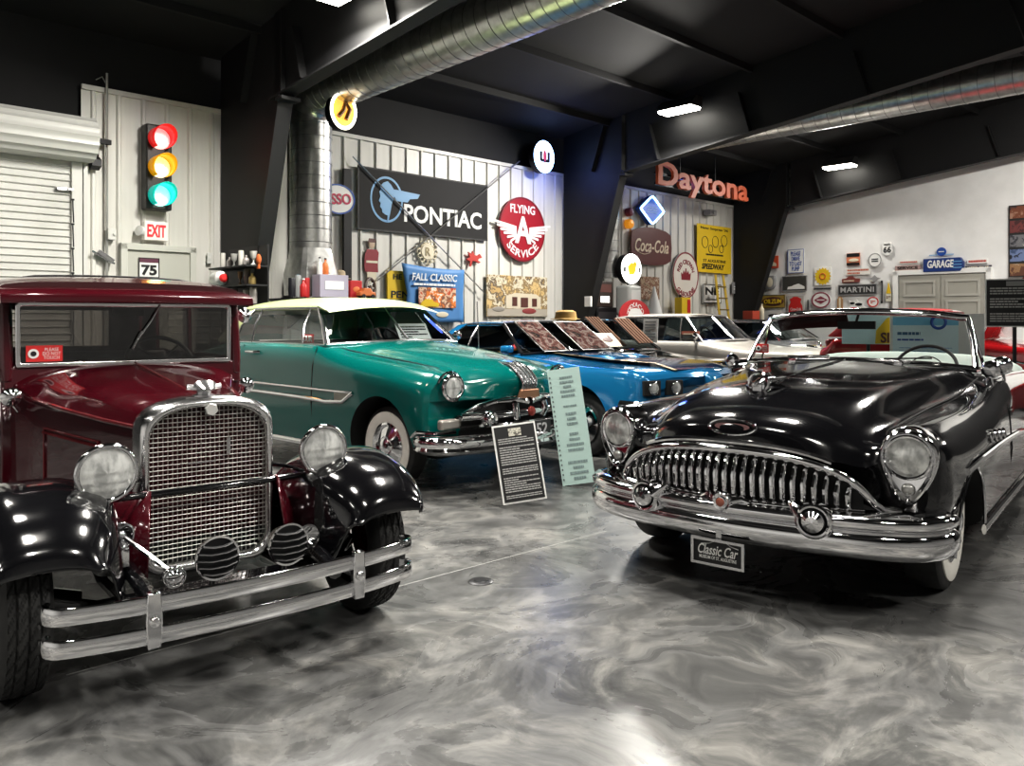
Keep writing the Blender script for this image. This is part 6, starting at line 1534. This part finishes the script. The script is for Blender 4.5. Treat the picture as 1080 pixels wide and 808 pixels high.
# ------------------------------------------------------------------ boards on the floor
def floor_board(name, label, cat, corners, m, th=.012):
    """corners in order bottom left, bottom right, top right, top left"""
    B0, B1, T1, T0 = [Vector(c) for c in corners]
    return B0, B1, T1, T0
def lean_board(name, label, cat, base, rz, w, h, lean, roll, m, th=.012, z0=.0):
    o = obj(name, MB().box((0, 0, h / 2), (w, th, h)), m, None, base, smooth=False)
    o.rotation_euler = (Matrix.Rotation(rz, 3, 'Z') @ Matrix.Rotation(lean, 3, 'X') @ Matrix.Rotation(roll, 3, 'Y')).to_euler()
    tag(o, label, cat); return o
IB = lean_board('info_board', 'black information board with white border and white text on the floor before the teal car', 'sign', at_depth(554, 531, 6.13), R(12), .345, .60, R(-15), R(-6), WHITE)
IB.location.z = .04
obj('board_face', MB().box((0, -.008, .30), (.318, .004, .572)), mat('board_black', (.012, .012, .013), .5), IB, smooth=False)
obj('car_picture', MB().box((0, -.012, .535), (.10, .004, .06)), patch_mat('board_picture', [(.3, .3, .28), (.6, .58, .5), (.15, .14, .12)], 30, 2), IB, smooth=False)
g_ = mat('board_text', (.42, .42, .41), .6)
for z_, h_, n_, sd in ((.472, .05, 3, 1), (.36, .145, 8, 2), (.245, .05, 3, 3), (.14, .12, 7, 4), (.05, .03, 2, 5)): textlines(IB, 0, z_, .28, h_, n_, g_, -.011, sd, fill=.5)
obj('easel_leg', MB().tube([(0, .012, .45), (0, .30, .02)], .008, 6), DARKM, IB)
MB_ = lean_board('menu_board', 'tall pale mint board with grey script leaning beside the teal car', 'sign', at_depth(611, 509, 6.9), R(-6), .285, 1.0, R(-9), R(-8.5), mat('mint_board', (.50, .66, .62), .55))
MB_.location.z = .02
dots = MB()
for k in range(22): dots.box((-.125, -.008, .05 + .042 * k), (.012, .004, .016))
obj('edge_marks', dots, mat('mint_grey', (.12, .16, .16), .6), MB_, smooth=False)
for z_, h_, n_, sd in ((.84, .20, 5, 11), (.67, .03, 1, 12), (.56, .13, 3, 13), (.36, .18, 4, 14), (.12, .18, 4, 15)): textlines(MB_, .015, z_, .19, h_, n_, mat('mint_text', (.24, .32, .32), .6), -.008, sd, fill=.5, justify=False)
obj('easel_leg', MB().tube([(0, .012, .7), (0, .32, .02)], .010, 6), DARKM, MB_)
# boards between the convertible and the red coupe
def post_board(name, label, cat, px, depth, m, rz, feet=True):
    x0, y0, x1, y1 = px; c = at_depth((x0 + x1) / 2, (y0 + y1) / 2, depth); w = (x1 - x0) / F * depth; h = (y1 - y0) / F * depth
    o = thing(name, label, cat, (c.x, c.y, 0), rz)
    obj('panel', MB().box((0, 0, c.z), (w, .02, h)), m, o, smooth=False)
    if feet: obj('stand', MB().box((0, .02, .02), (.4, .3, .03)).tube([(0, .03, .03), (0, .03, c.z)], .02, 8), DARKM, o)
    return o, c.z, w, h
o, z, w, h = post_board('info_board', 'black text board on a stand at the right edge by the red coupe', 'sign', (1043, 294, 1098, 345), 8.7, WHITE, R(-24))
obj('board_face', MB().box((0, -.012, z), (w * .95, .006, h * .95)), mat('board_black', (.012, .012, .013)), o, smooth=False)
for k, (zz, hh, nn) in enumerate(((.25, .16, 3), (.0, .22, 4), (-.3, .2, 4))): textlines(o, 0, z + h * zz, w * .84, h * hh, nn, g_, -.016, 20 + k)
obj('picture', MB().box((.0, -.017, z + h * .4), (w * .3, .004, h * .1)), GREY, o, smooth=False)
o, z, w, h = post_board('poster_board', 'white framed pale blue poster board seen through the convertible windscreen', 'poster', (943, 331, 1032, 386), 8.6, WHITE, R(-20))
obj('poster', MB().box((-w * .12, -.012, z - h * .02), (w * .70, .006, h * .9)), mat('poster_blue', (.74, .90, .95), .5), o, smooth=False)
obj('badge', MB().torus((w * .02, -.02, z + h * .34), (0, -1, 0), h * .12, h * .028, 24, 6), BLU, o)
obj('sky_band', MB().box((-w * .12, -.017, z + h * .36), (w * .70, .004, h * .16)), mat('poster_sky', (.22, .56, .78), .5), o, smooth=False)
textlines(o, -w * .12, z + h * .12, w * .6, h * .10, 1, mat('poster_ink', (.06, .16, .28), .5), -.017, 31); textlines(o, -w * .12, z - h * .0, w * .6, h * .06, 1, BLU, -.017, 32); textlines(o, -w * .12, z - h * .25, w * .56, h * .25, 4, SKY, -.017, 33, fill=.2)
o, z, w, h = post_board('poster_board', 'pale blue board with a yellow panel beside the white framed poster', 'poster', (890, 331, 942, 363), 8.9, mat('poster_pale', (.66, .88, .92), .5), R(-20))
obj('yellow_panel', MB().prism([(w * .12, z - h * .48), (w * .48, z - h * .48), (w * .48, z + h * .42), (w * .34, z + h * .36), (w * .14, z - h * .05)], -.02, -.011), YEL, o, smooth=False)
letters('SI', w * .16, h * .34, BRN, o, w * .30, z - h * .28, -.024, bold=.03)
# display papers on the blue and black cars' windscreens
def screen_card(name, label, car_m, c, w, h, rx, rz_, m, cat='display board', g=None):
    o = obj(name, MB().box((0, 0, 0), (w, .012, h)), m, None, car_m @ Vector(c), smooth=False)
    o.rotation_euler = (car_m.to_3x3() @ Matrix.Rotation(rz_, 3, 'Z') @ Matrix.Rotation(rx, 3, 'X')).to_euler(); tag(o, label, cat, g); return o
def CM(p, r): return Matrix.Translation(p) @ Matrix.Rotation(r, 4, 'Z')
MBL, MBK, MWG = CM(BP_, BR_), CM(KP_, KR_), CM(WP_, WR_)
PHOTO = patch_mat('photo_board', [(.13, .10, .09), (.08, .02, .02), (.22, .17, .15), (.12, .05, .04), (.02, .015, .015), (.15, .09, .06)], 5, 4)
for q in (PHOTO, mat('slat_wood', (.17, .10, .07), .8)):
    b_ = q.node_tree.nodes['Principled BSDF']; b_.inputs['Roughness'].default_value = .9; b_.inputs['Specular IOR Level'].default_value = .08
for lab, c, w_, h_ in (('photo collage board on the near side of the blue coupe windscreen', (-.42, 1.03, 1.235), .40, .62), ('photo collage board on the far side of the blue coupe windscreen', (.22, .96, 1.235), .52, .60)):
    o = screen_card('display_board', lab, MBL, c, w_, h_, R(-56), 0, mat('collage_frame', (.05, .045, .04), .5))
    obj('photos', MB().box((0, -.009, 0), (w_ * .9, .006, h_ * .92)), PHOTO, o, smooth=False)
for lab, c, w_, h_ in (('wooden slatted display rack on the near side of the black coupe windscreen', (-.30, 1.40, 1.25), .34, .70), ('wooden slatted display rack on the far side of the black coupe windscreen', (.36, 1.36, 1.25), .40, .62)):
    o = screen_card('display_board', lab, MBK, c, w_, h_, R(-52), 0, BLACK)
    sl = MB()
    for k in range(5): sl.box((w_ * (-.4 + .2 * k), -.012, 0), (w_ * .12, .012, h_))
    obj('slats', sl, mat('slat_wood', (.17, .10, .07), .5), o, smooth=False)
o = screen_card('price_card', 'cream picture card on a stick at the black coupe windscreen', MBK, (-.62, 1.12, 1.13), .44, .30, R(-50), R(-6), CRM, 'card')
obj('horse_print', MB().ell((.02, -.01, .0), (.11, .004, .05)).ell((.09, -.01, .05), (.03, .004, .05)), BRN, o); obj('stick', MB().tube([(-.1, -.004, .14), (-.2, .05, .32)], .012, 6), WHITE, o)
o = screen_card('paper_card', 'tall white paper hung on the pale car between its side windows', MWG, (-.90, 1.78, 1.22), .30, .46, R(-4), R(-90), WHITE, 'card'); textlines(o, 0, .02, .22, .36, 7, GREY, -.009, 41)
o = screen_card('notice_card', 'orange red notice in the pale car front side window', MWG, (-.80, 1.05, 1.17), .34, .14, R(-4), R(-90), mat('notice_orange', (.50, .16, .11), .5), 'notice'); textlines(o, 0, 0, .26, .09, 2, CRM, -.009, 42)
# ------------------------------------------------------------------ shelf goods, furniture, lamps, camera
def wi(x0, y0, x1, y1, s):
    t, z, w, h = wall_rect(x0, y0, x1, y1, s); return t, z, w, h
def lat(prof, h, r): return MB().lathe([(a * r, b * h) for a, b in prof], (0, 0, 0), (0, 0, 1), 16)
BOT = [(.001, 0), (.9, 0), (1, .04), (1, .55), (.85, .66), (.35, .78), (.32, .96), (.001, .97)]
CAN = [(.001, 0), (.95, 0), (1, .03), (1, .95), (.9, 1), (.001, 1)]
CUP = [(.001, 0), (.8, 0), (.7, .1), (.2, .2), (.2, .4), (.7, .55), (1, 1), (.9, 1), (.001, .6)]
def item(name, label, cat, prof, t, s, z, h, r, m, cap=None, group=None):
    o = obj(name, lat(prof, h, r), m, None, WPT(t, s, z), RW); tag(o, label, cat, group)
    if cap: obj('cap', MB().lathe([(.001, .0), (r * .42, 0), (r * .42, h * .08), (.001, h * .08)], (0, 0, h * .94), (0, 0, 1), 12), cap, o)
    return o
# shelf behind the teal roof
SZ = 1.745; SH0 = on_wall(300, 310, .5)[0]; SH1 = on_wall(402, 310, .5)[0]
sf = thing('wall_shelf', 'dark wall shelf crowded with cans and boxes just above the teal car roof', 'shelf', WPT((SH0 + SH1) / 2, .0, 0), RW)
obj('board', MB().box((0, -.52, SZ - .02), (SH1 - SH0, 1.0, .03)), DARKM, sf, smooth=False)
for k in (-1, 1): obj('bracket', MB().prismx([(-.01, SZ - .03), (-.95, SZ - .03), (-.01, SZ - .45)], k * .5 - .015, k * .5 + .015), DARKM, sf, smooth=False)
def on_shelf(px, s): return on_wall(px, 300, s)[0]
RC = mat('can_red', (.50, .03, .03), .4); OC = mat('can_orange', (.65, .2, .06), .4); LC = mat('can_lilac', (.42, .39, .47), .5); BL_ = mat('can_black', (.02, .02, .025), .4)
t = on_shelf(348, .92)
o = obj('gift_box', MB().box((0, 0, .16), (.46, .22, .32)), LC, None, WPT(t, .93, SZ), RW, bevel=.004, smooth=False); tag(o, 'lilac grey box with white label on the shelf above the teal car', 'box')
obj('label_panel', MB().box((0, -.113, .17), (.30, .006, .12)), WHITE, o, smooth=False)
item('can', 'dark oil can at the left end of the shelf above the teal car', 'can', CAN, on_shelf(308, .9), .9, SZ, .26, .05, BL_)
item('bottle', 'pale blue topped can second from the left on the shelf', 'can', CAN, on_shelf(314, .92), .92, SZ, .30, .045, GREY, mat('cap_blue', (.15, .3, .45), .4))
item('extinguisher', 'red bottle with black nozzle in front of the lilac box', 'bottle', BOT, on_shelf(320, .97), .97, SZ, .25, .05, RC, WHITE)
item('can', 'plain red can touching the lilac box', 'can', CAN, on_shelf(324.5, .9), .88, SZ, .27, .04, RC)
o = item('bottle', 'white and red spray bottle standing on the lilac box against the duct boot', 'bottle', BOT, on_shelf(336, .9), .93, SZ + .322, .24, .04, WHITE, BL_)
o = item('bottle', 'orange spray bottle standing on the lilac box against the duct boot', 'bottle', BOT, on_shelf(342, .9), .93, SZ + .322, .23, .045, OC, BL_)
t = on_shelf(374, .85); o = obj('tin_box', MB().box((0, 0, .13), (.20, .16, .26)), RC, None, WPT(t, .82, SZ), RW, bevel=.01, smooth=False); tag(o, 'bright red tin box right of the lilac box', 'box'); obj('label_panel', MB().ell((0, -.083, .13), (.06, .004, .04)), OC, o)
t = on_shelf(386, .95); o = obj('toy_car', MB().prism([(-.14, .03), (.14, .03), (.14, .09), (.08, .10), (.05, .15), (-.06, .15), (-.09, .10), (-.14, .09)], -.06, .06), OC, None, WPT(t, .95, SZ), RW, bevel=.015, smooth=False); tag(o, 'small orange toy car on the shelf near the red coat figure', 'toy')
for a in (-.08, .08):
    for b in (-.06, .06): obj('wheel', MB().lathe([(.001, -.012), (.03, -.012), (.03, .012), (.001, .012)], (a, b, .03), (0, 1, 0), 14), BLACK, o)
t = on_shelf(372, .7); o = obj('straw_hat', lat([(.001, .0), (1, .0), (1, .04), (.55, .1), (.5, .8), (.3, 1), (.001, .95)], .13, .17), mat('straw', (.45, .38, .26), .8), None, WPT(t - .1, .50, SZ + .30), RW); tag(o, 'crumpled pale hat on a black stand above the red tin box', 'hat')
obj('hat_stand', MB().tube([(0, 0, 0), (0, 0, -.30)], .02, 8), BLACK, o)
t = on_shelf(391, .8); o = obj('spoked_hoop', MB().torus((0, 0, .17), (.5, -1, 0), .14, .025, 28, 8).lathe([(.04, -.02), (.04, .02), (.001, .02)], (0, 0, .17), (.5, -1, 0), 14), mat('wheel_brown', (.08, .05, .04), .5), None, WPT(t + .08, .66, SZ), RW); tag(o, 'small spoked wheel leaning at the right end of the shelf', 'wheel')
sp_ = MB()
for k in range(4): a = PI * k / 4; sp_.tube([(.14 * cos(a) * .89, .14 * cos(a) * .45, .17 + .14 * sin(a)), (-.14 * cos(a) * .89, -.14 * cos(a) * .45, .17 - .14 * sin(a))], .008, 5)
obj('spokes', sp_, WHITE, o)
# rack of small goods on the first column
rk = thing('display_rack', 'black rack of bottles and trophies fixed to the column beside the maroon sedan', 'rack', WPT(.80, 1.02, 0), RG + PI)
# rack local x runs along -s ; faces -t
rk.rotation_euler = (0, 0, RG)
for z in (1.62, 1.86, 2.10): obj('rack_shelf', MB().box((0, -.16, z), (1.1, .28, .02)), BLACK, rk, smooth=False)
obj('rack_back', MB().box((0, -.01, 1.95), (1.1, .02, .85)), BLACK, rk, smooth=False)
tints = [(.55, .55, .52), (.30, .18, .08), (.62, .60, .55), (.15, .12, .10), (.45, .42, .40), (.40, .30, .12)]
kinds = [(BOT, 'bottle', 'bottle'), (CUP, 'trophy', 'trophy'), (CAN, 'small tin', 'tin')]
words = ['pale', 'brown', 'cream', 'black', 'grey', 'gold']
rows = ['lowest', 'middle', 'top']
for r_, z in enumerate((1.63, 1.87, 2.11)):
    for k in range(6):
        pf, nm, ct = kinds[(k + r_) % 3]; ci = (k * 2 + r_) % 6
        s = .55 + .17 * k + .03 * ((k + r_) % 2)
        if r_ == 1 and k in (0, 1, 2): continue
        m_ = mat('rack_%s' % words[ci], tints[ci], .25, .3 if words[ci] in ('gold', 'grey') else 0)
        item(nm.replace('small ', ''), '%s %s on the %s shelf of the black rack, place %s from the wall' % (words[ci], nm, rows[r_], ['first', 'second', 'third', 'fourth', 'fifth', 'sixth'][k]), ct, pf, .66, s, z, .15 + .03 * ((k * 7 + r_) % 3), .035 + .006 * (k % 3), m_, group='small goods on the black rack')
c = WPT(.50, .80, 1.965)
o = thing('paper_roll', 'white roll with a red end lying on the middle shelf of the black rack', 'roll', c, RG)
obj('roll_body', MB().lathe([(.06, -.17), (.09, -.15), (.09, .12), (.05, .17)], (0, 0, 0), (1, -.15, 0), 24), WHITE, o)
obj('roll_end', MB().lathe([(.05, .165), (.055, .20), (.03, .22), (.001, .22)], (0, 0, 0), (1, -.15, 0), 20), REDM, o)
t = .86; o = obj('cloth_tag', MB().box((0, 0, 0), (.06, .03, .12)).ell((.01, 0, .06), (.045, .03, .07)), mat('rag_orange', (.5, .12, .03), .8), None, WPT(.66, 1.56, 2.12), RG, bevel=.02); tag(o, 'orange rag hung on the edge of the first column', 'rag')
# pump, cabinets and goods by the second column
t = on_wall(663, 310, .82)[0]
pm = thing('fuel_pump', 'tall grey fuel pump under the white lit globe', 'fuel pump', WPT(t, .82, 0), RW)
PGY = mat('pump_grey', (.36, .37, .36), .4)
obj('pump_body', MB().box((0, 0, .75), (.50, .42, 1.5)), PGY, pm, bevel=.04, smooth=False); obj('pump_head', MB().box((0, 0, 1.82), (.42, .36, .62)), PGY, pm, bevel=.05, smooth=False)
obj('dial_face', MB().box((0, -.185, 1.86), (.3, .01, .34)), mat('dial_pale', (.5, .51, .5), .3), pm, bevel=.004, smooth=False)
obj('hose', MB().tube(smooth_pts([(.22, 0, 1.6), (.36, -.05, 1.5), (.38, -.05, .8), (.30, -.05, .7), (.27, -.02, 1.1)], 5), .02, 8), BLACK, pm)
t = on_wall(637, 320, .7)[0]
cbn = thing('cabinet', 'dark cabinet at the foot of the second column', 'cabinet', WPT(t, .5, 0), RW)
obj('cabinet_body', MB().box((0, 0, .84), (.62, .55, 1.68)), DARKM, cbn, bevel=.01, smooth=False); obj('door', MB().box((0, -.285, .84), (.56, .02, 1.5)), mat('cabinet_door', (.03, .03, .032), .35), cbn, smooth=False); obj('handle', MB().tube([(.2, -.31, .9), (.2, -.31, 1.05)], .01, 6), CHROMED, cbn)
tv = thing('display_case', 'small dark case with a bright white lit window on the dark cabinet', 'case', WPT(t, .5, 1.68), RW)
obj('case_body', MB().box((0, 0, .26), (.56, .42, .52)), mat('case_brown', (.03, .02, .016), .4), tv, bevel=.02, smooth=False); obj('lit_window', MB().box((0.02, -.215, .16), (.26, .01, .12)), glow('case_glow', (1, 1, .95), 3), tv, bevel=.004, smooth=False); obj('grille', MB().box((0, -.215, .38), (.42, .01, .16)), BRN, tv, smooth=False)
o, w, h, y = board('picture', 'small brown picture on the ribbed wall under the cola sign', 'picture', (675, 292, 695, 316), patch_mat('brown_picture', [(.10, .05, .03), (.40, .30, .20), (.22, .10, .06), (.55, .45, .35), (.06, .03, .02)], 6, 5), off=.08)
o, w, h, y = board('round_sign', 'round red petrol sign standing behind the pale car roof', 'sign', (653, 316, 685, 352), mat('texas_red', (.45, .03, .035), .4), shape='ell', off=1.08, th=.04)
letters('TEXACO', w * .66, h * .14, WHITE, o, 0, 0, y - .003, arc=h * .35, bold=.01); obj('disc', disc(w * .5, h * .5, y - .002), WHITE, o, smooth=False)
t = on_wall(690, 320, .3)[0]
o = obj('marker_cone', MB().lathe([(.001, 0), (.20, 0), (.18, .03), (.05, .5), (.02, .62), (.001, .63)], (0, 0, 0), (0, 0, 1), 20), WHITE, None, WPT(t, .3, 1.55), RW); tag(o, 'white cone standing on a low grey cupboard left of the crown sign', 'cone')
lc = obj('cupboard', MB().box((0, 0, .775), (1.9, .5, 1.55)), PGY, None, WPT(t + .35, .3, 0), RW, bevel=.01, smooth=False); tag(lc, 'grey cupboard standing along the wall under the crown sign', 'cupboard')
t = on_wall(720, 320, .3)[0]
o = obj('oil_tin', MB().box((0, 0, .2), (.36, .2, .40)), YEL, None, WPT(t, .3, 1.55), RW, bevel=.01, smooth=False); tag(o, 'yellow and red oil tin on the grey cupboard under the crown sign', 'tin'); obj('red_panel', MB().box((.1, -.103, .2), (.12, .006, .3)), REDM, o, smooth=False); obj('spout', MB().tube([(-.1, 0, .40), (-.1, 0, .46)], .03, 8), BLACK, o)
o, w, h, y = board('tin_sign', 'white sign with large black letters behind the yellow ladder', 'sign', (741, 300, 760, 320), WHITE, off=.08)
letters('NE', w * .74, h * .4, BLACK, o, 0, h * .14, y - .003, bold=.02); obj('rim', border(w, h, .02, y), BLACK, o, smooth=False); textlines(o, 0, -h * .3, w * .7, h * .12, 1, BLACK, y - .003, 3)
o, w, h, y = board('tin_sign', 'grey sign with faded script right of the yellow ladder', 'sign', (772, 298, 787, 310), GREY, off=.08, th=.02); textlines(o, 0, 0, w * .8, h * .4, 2, WHITE, y - .003, 7)
def ladder(label, px0, px1, ytop, s):
    t0 = on_wall(px0, 300, s)[0]; t1 = on_wall(px1, 300, s)[0]; zt = on_wall(px0, ytop, s)[1]
    o = thing('step_ladder', label, 'ladder', WPT((t0 + t1) / 2, s, 0), RW)
    LM = mat('ladder_yellow', (.55, .38, .04), .45); hw = .17
    for q in (-1, 1): obj('rail', MB().tube([(q * .26, -.22, 0), (q * hw, .12, zt)], .032, 8, flat=(1.4, .7)), LM, o)
    z = .28; st = MB()
    while z < zt - .05:
        f = z / zt; x = .26 + (hw - .26) * f; yy = -.22 + .34 * f; obj('step', MB().box((0, yy, z), (2 * x, .09, .03)), mat('step_dark', (.16, .11, .02), .5), o, smooth=False); z += .28
    return o
ladder('yellow step ladder leaning on the wall under the race poster', 754, 772, 289, .45)
t = on_wall(772, 330, .5)[0]
o = obj('crate', MB().box((0, 0, .10), (.34, .26, .20)), mat('crate_red', (.42, .06, .03), .6), None, WPT(t - .05, 1.05, 1.45), RW, bevel=.01, smooth=False); tag(o, 'small red box on the dark stand by the foot of the ladder', 'box')
o = obj('plinth', MB().box((0, 0, .725), (1.1, .5, 1.45)), mat('plinth_dark', (.05, .06, .08), .5), None, WPT(t + .1, 1.05, 0), RW, bevel=.01, smooth=False); tag(o, 'dark blue grey stand in the corner below the race poster', 'stand')
item('bottle', 'pale bottle standing on the dark stand in the corner', 'bottle', BOT, t + .45, 1.05, 1.45, .40, .06, CRM, BL_)
for lab, px, c, es in (('small dark red round marker lamp left of the cola sign', (661, 219, 669, 228), (.16, .02, .04), .05), ('small orange round marker lamp below the dark red one', (661, 231, 669, 241), (.75, .30, .02), .5)):
    x, z, w, h = wall_rect(*px, .12)
    o = obj('marker_lamp', MB().lathe([(.001, -.09), (h * .5, -.09), (h * .5, 0), (h * .42, .03), (.001, .05)], (0, 0, 0), (0, -1, 0), 24), mat('marker_%d' % int(es * 100), c, .3, emit=c, es=es), None, WPT(x, .12, z), RW); tag(o, lab, 'lamp')
x, z, w, h = wall_rect(746, 221, 753, 228, .15)
o = obj('security_camera', MB().box((0, 0, 0), (w, .2, h * .8)).lathe([(h * .3, 0), (h * .3, .04), (.001, .04)], (0, -.1, 0), (0, -1, -.1), 16), GREY, None, WPT(x, .13, z), RW, bevel=.01, smooth=False); tag(o, 'small grey camera box high on the ribbed wall above the race poster', 'camera')
tb_ = on_wall(624, 318, .9); o = obj('switch_box', MB().box((0, 0, 0), (.16, .05, .20)), WHITE, None, WPT(7.84, .80, tb_[1]), RG, bevel=.008, smooth=False); tag(o, 'small white box on the edge of the second column', 'switch')
# straw hat on the black coupe roof, floor disc
o = obj('straw_hat', lat([(.001, .0), (1, .0), (1, .05), (.72, .12), (.66, .8), (.45, 1), (.001, .95)], .15, .25), mat('straw_gold', (.42, .28, .10), .8), None, MBK @ Vector((-.12, 2.35, 1.437)), 0); tag(o, 'golden straw hat lying on the black coupe roof', 'hat')
fd = at_depth(507, 613.5, HC * F / (613.5 - HY))
o = obj('floor_cap', MB().lathe([(.001, .012), (.035, .012), (.04, .008), (.058, .008), (.07, .002), (.07, .0)], (0, 0, 0), (0, 0, 1), 28), DARKM, None, (fd.x, fd.y, 0)); tag(o, 'small round metal cap in the floor between the sedan and the convertible', 'floor cap')
# saw-cut joint in the floor
A_ = at_depth(70, 712, HC * F / (712 - HY)); B_ = at_depth(640, 560, HC * F / (560 - HY)); A_.z = B_.z = .0006
dv = (B_ - A_); ln = dv.length
jn = struct('floor_joint', MB().box((ln / 2, 0, 0), (ln * 1.0, .007, .0012)), mat('joint_grey', (.30, .30, .29), .5), loc=A_, rz=math.atan2(dv.y, dv.x), smooth=False)

# lamps: the visible row, the rest of the hall, and unseen added ones
E0 = 370
wall_pack(.72, 3.72, 4.92, 'lit ceiling lamp at the top left on the first rafter', 300, tilt=-12)
wall_pack(7.82, 3.02, 5.10, 'lit ceiling lamp on the middle rafter left of the right-hand duct', E0)
wall_pack(14.29, 2.95, 5.0, 'lit ceiling lamp on the far rafter over the white end wall', 90)
for s in (9.0, 12.5):  # unseen lamps added to brighten the end wall evenly
    o = wall_pack(10.6, s, CEILZ(s) - .45, 'unseen ceiling lamp added to even the light on the end wall', 380, group='lamps deeper in the hall', tilt=20)
    obj('hanging_rod', MB().tube([(0, .05, .1), (0, .05, .45)], .012, 6), LAMPB, o)
k = 0
for t, s in ((-6.35, 3.3), (-6.35, 9.0), (-6.35, 14.5), (.72, 9.0), (.72, 14.5), (7.82, 9.3), (7.82, 14.5), (14.29, 14.5)):
    wall_pack(t, s, RAFZ(s) + .45, 'unseen ceiling lamp added to even the light on the end wall', 120 if t < 0 else 230, group='lamps deeper in the hall')
for s in (3.4, 6.4, 9.6, 13.0):  # unseen hung row added to put sparkle on chrome and paint
    o = wall_pack(-2.8, s, CEILZ(s) - .45, 'unseen ceiling lamp added to even the light on the end wall', 130, group='lamps deeper in the hall')
    obj('hanging_rod', MB().tube([(0, .05, .1), (0, .05, .45)], .012, 6), LAMPB, o)
for t, s in ((.72, 6.3), (-6.35, 6.2), (-6.35, 11.8)):  # further unseen lamps added for highlights on the cars
    wall_pack(t, s, RAFZ(s) + .45, 'unseen ceiling lamp added to even the light on the end wall', 110 if t < 0 else 170, group='lamps deeper in the hall')
W = bpy.data.worlds.new('World'); SC.world = W; W.use_nodes = True
W.node_tree.nodes['Background'].inputs[0].default_value = (.8, .85, 1, 1); W.node_tree.nodes['Background'].inputs[1].default_value = .05
cam = bpy.data.cameras.new('Camera'); co_ = bpy.data.objects.new('Camera', cam); COL.objects.link(co_)
co_.location = (0, 0, HC); co_.rotation_euler = (R(90), 0, 0)
cam.sensor_fit = 'HORIZONTAL'; cam.sensor_width = 36; cam.lens = 36 * F / 1080; cam.shift_y = -(404 - HY) / 1080
cam.clip_start = .05
SC.camera = co_
SC.view_settings.view_transform = 'Standard'; SC.view_settings.look = 'None'; SC.view_settings.exposure = .25; SC.view_settings.gamma = .88
SC.cycles.use_denoising = True
SC.cycles.max_bounces = 8; SC.cycles.glossy_bounces = 5; SC.cycles.transparent_max_bounces = 16
SC.cycles.caustics_reflective = False; SC.cycles.caustics_refractive = False
SC.cycles.sample_clamp_indirect = 6
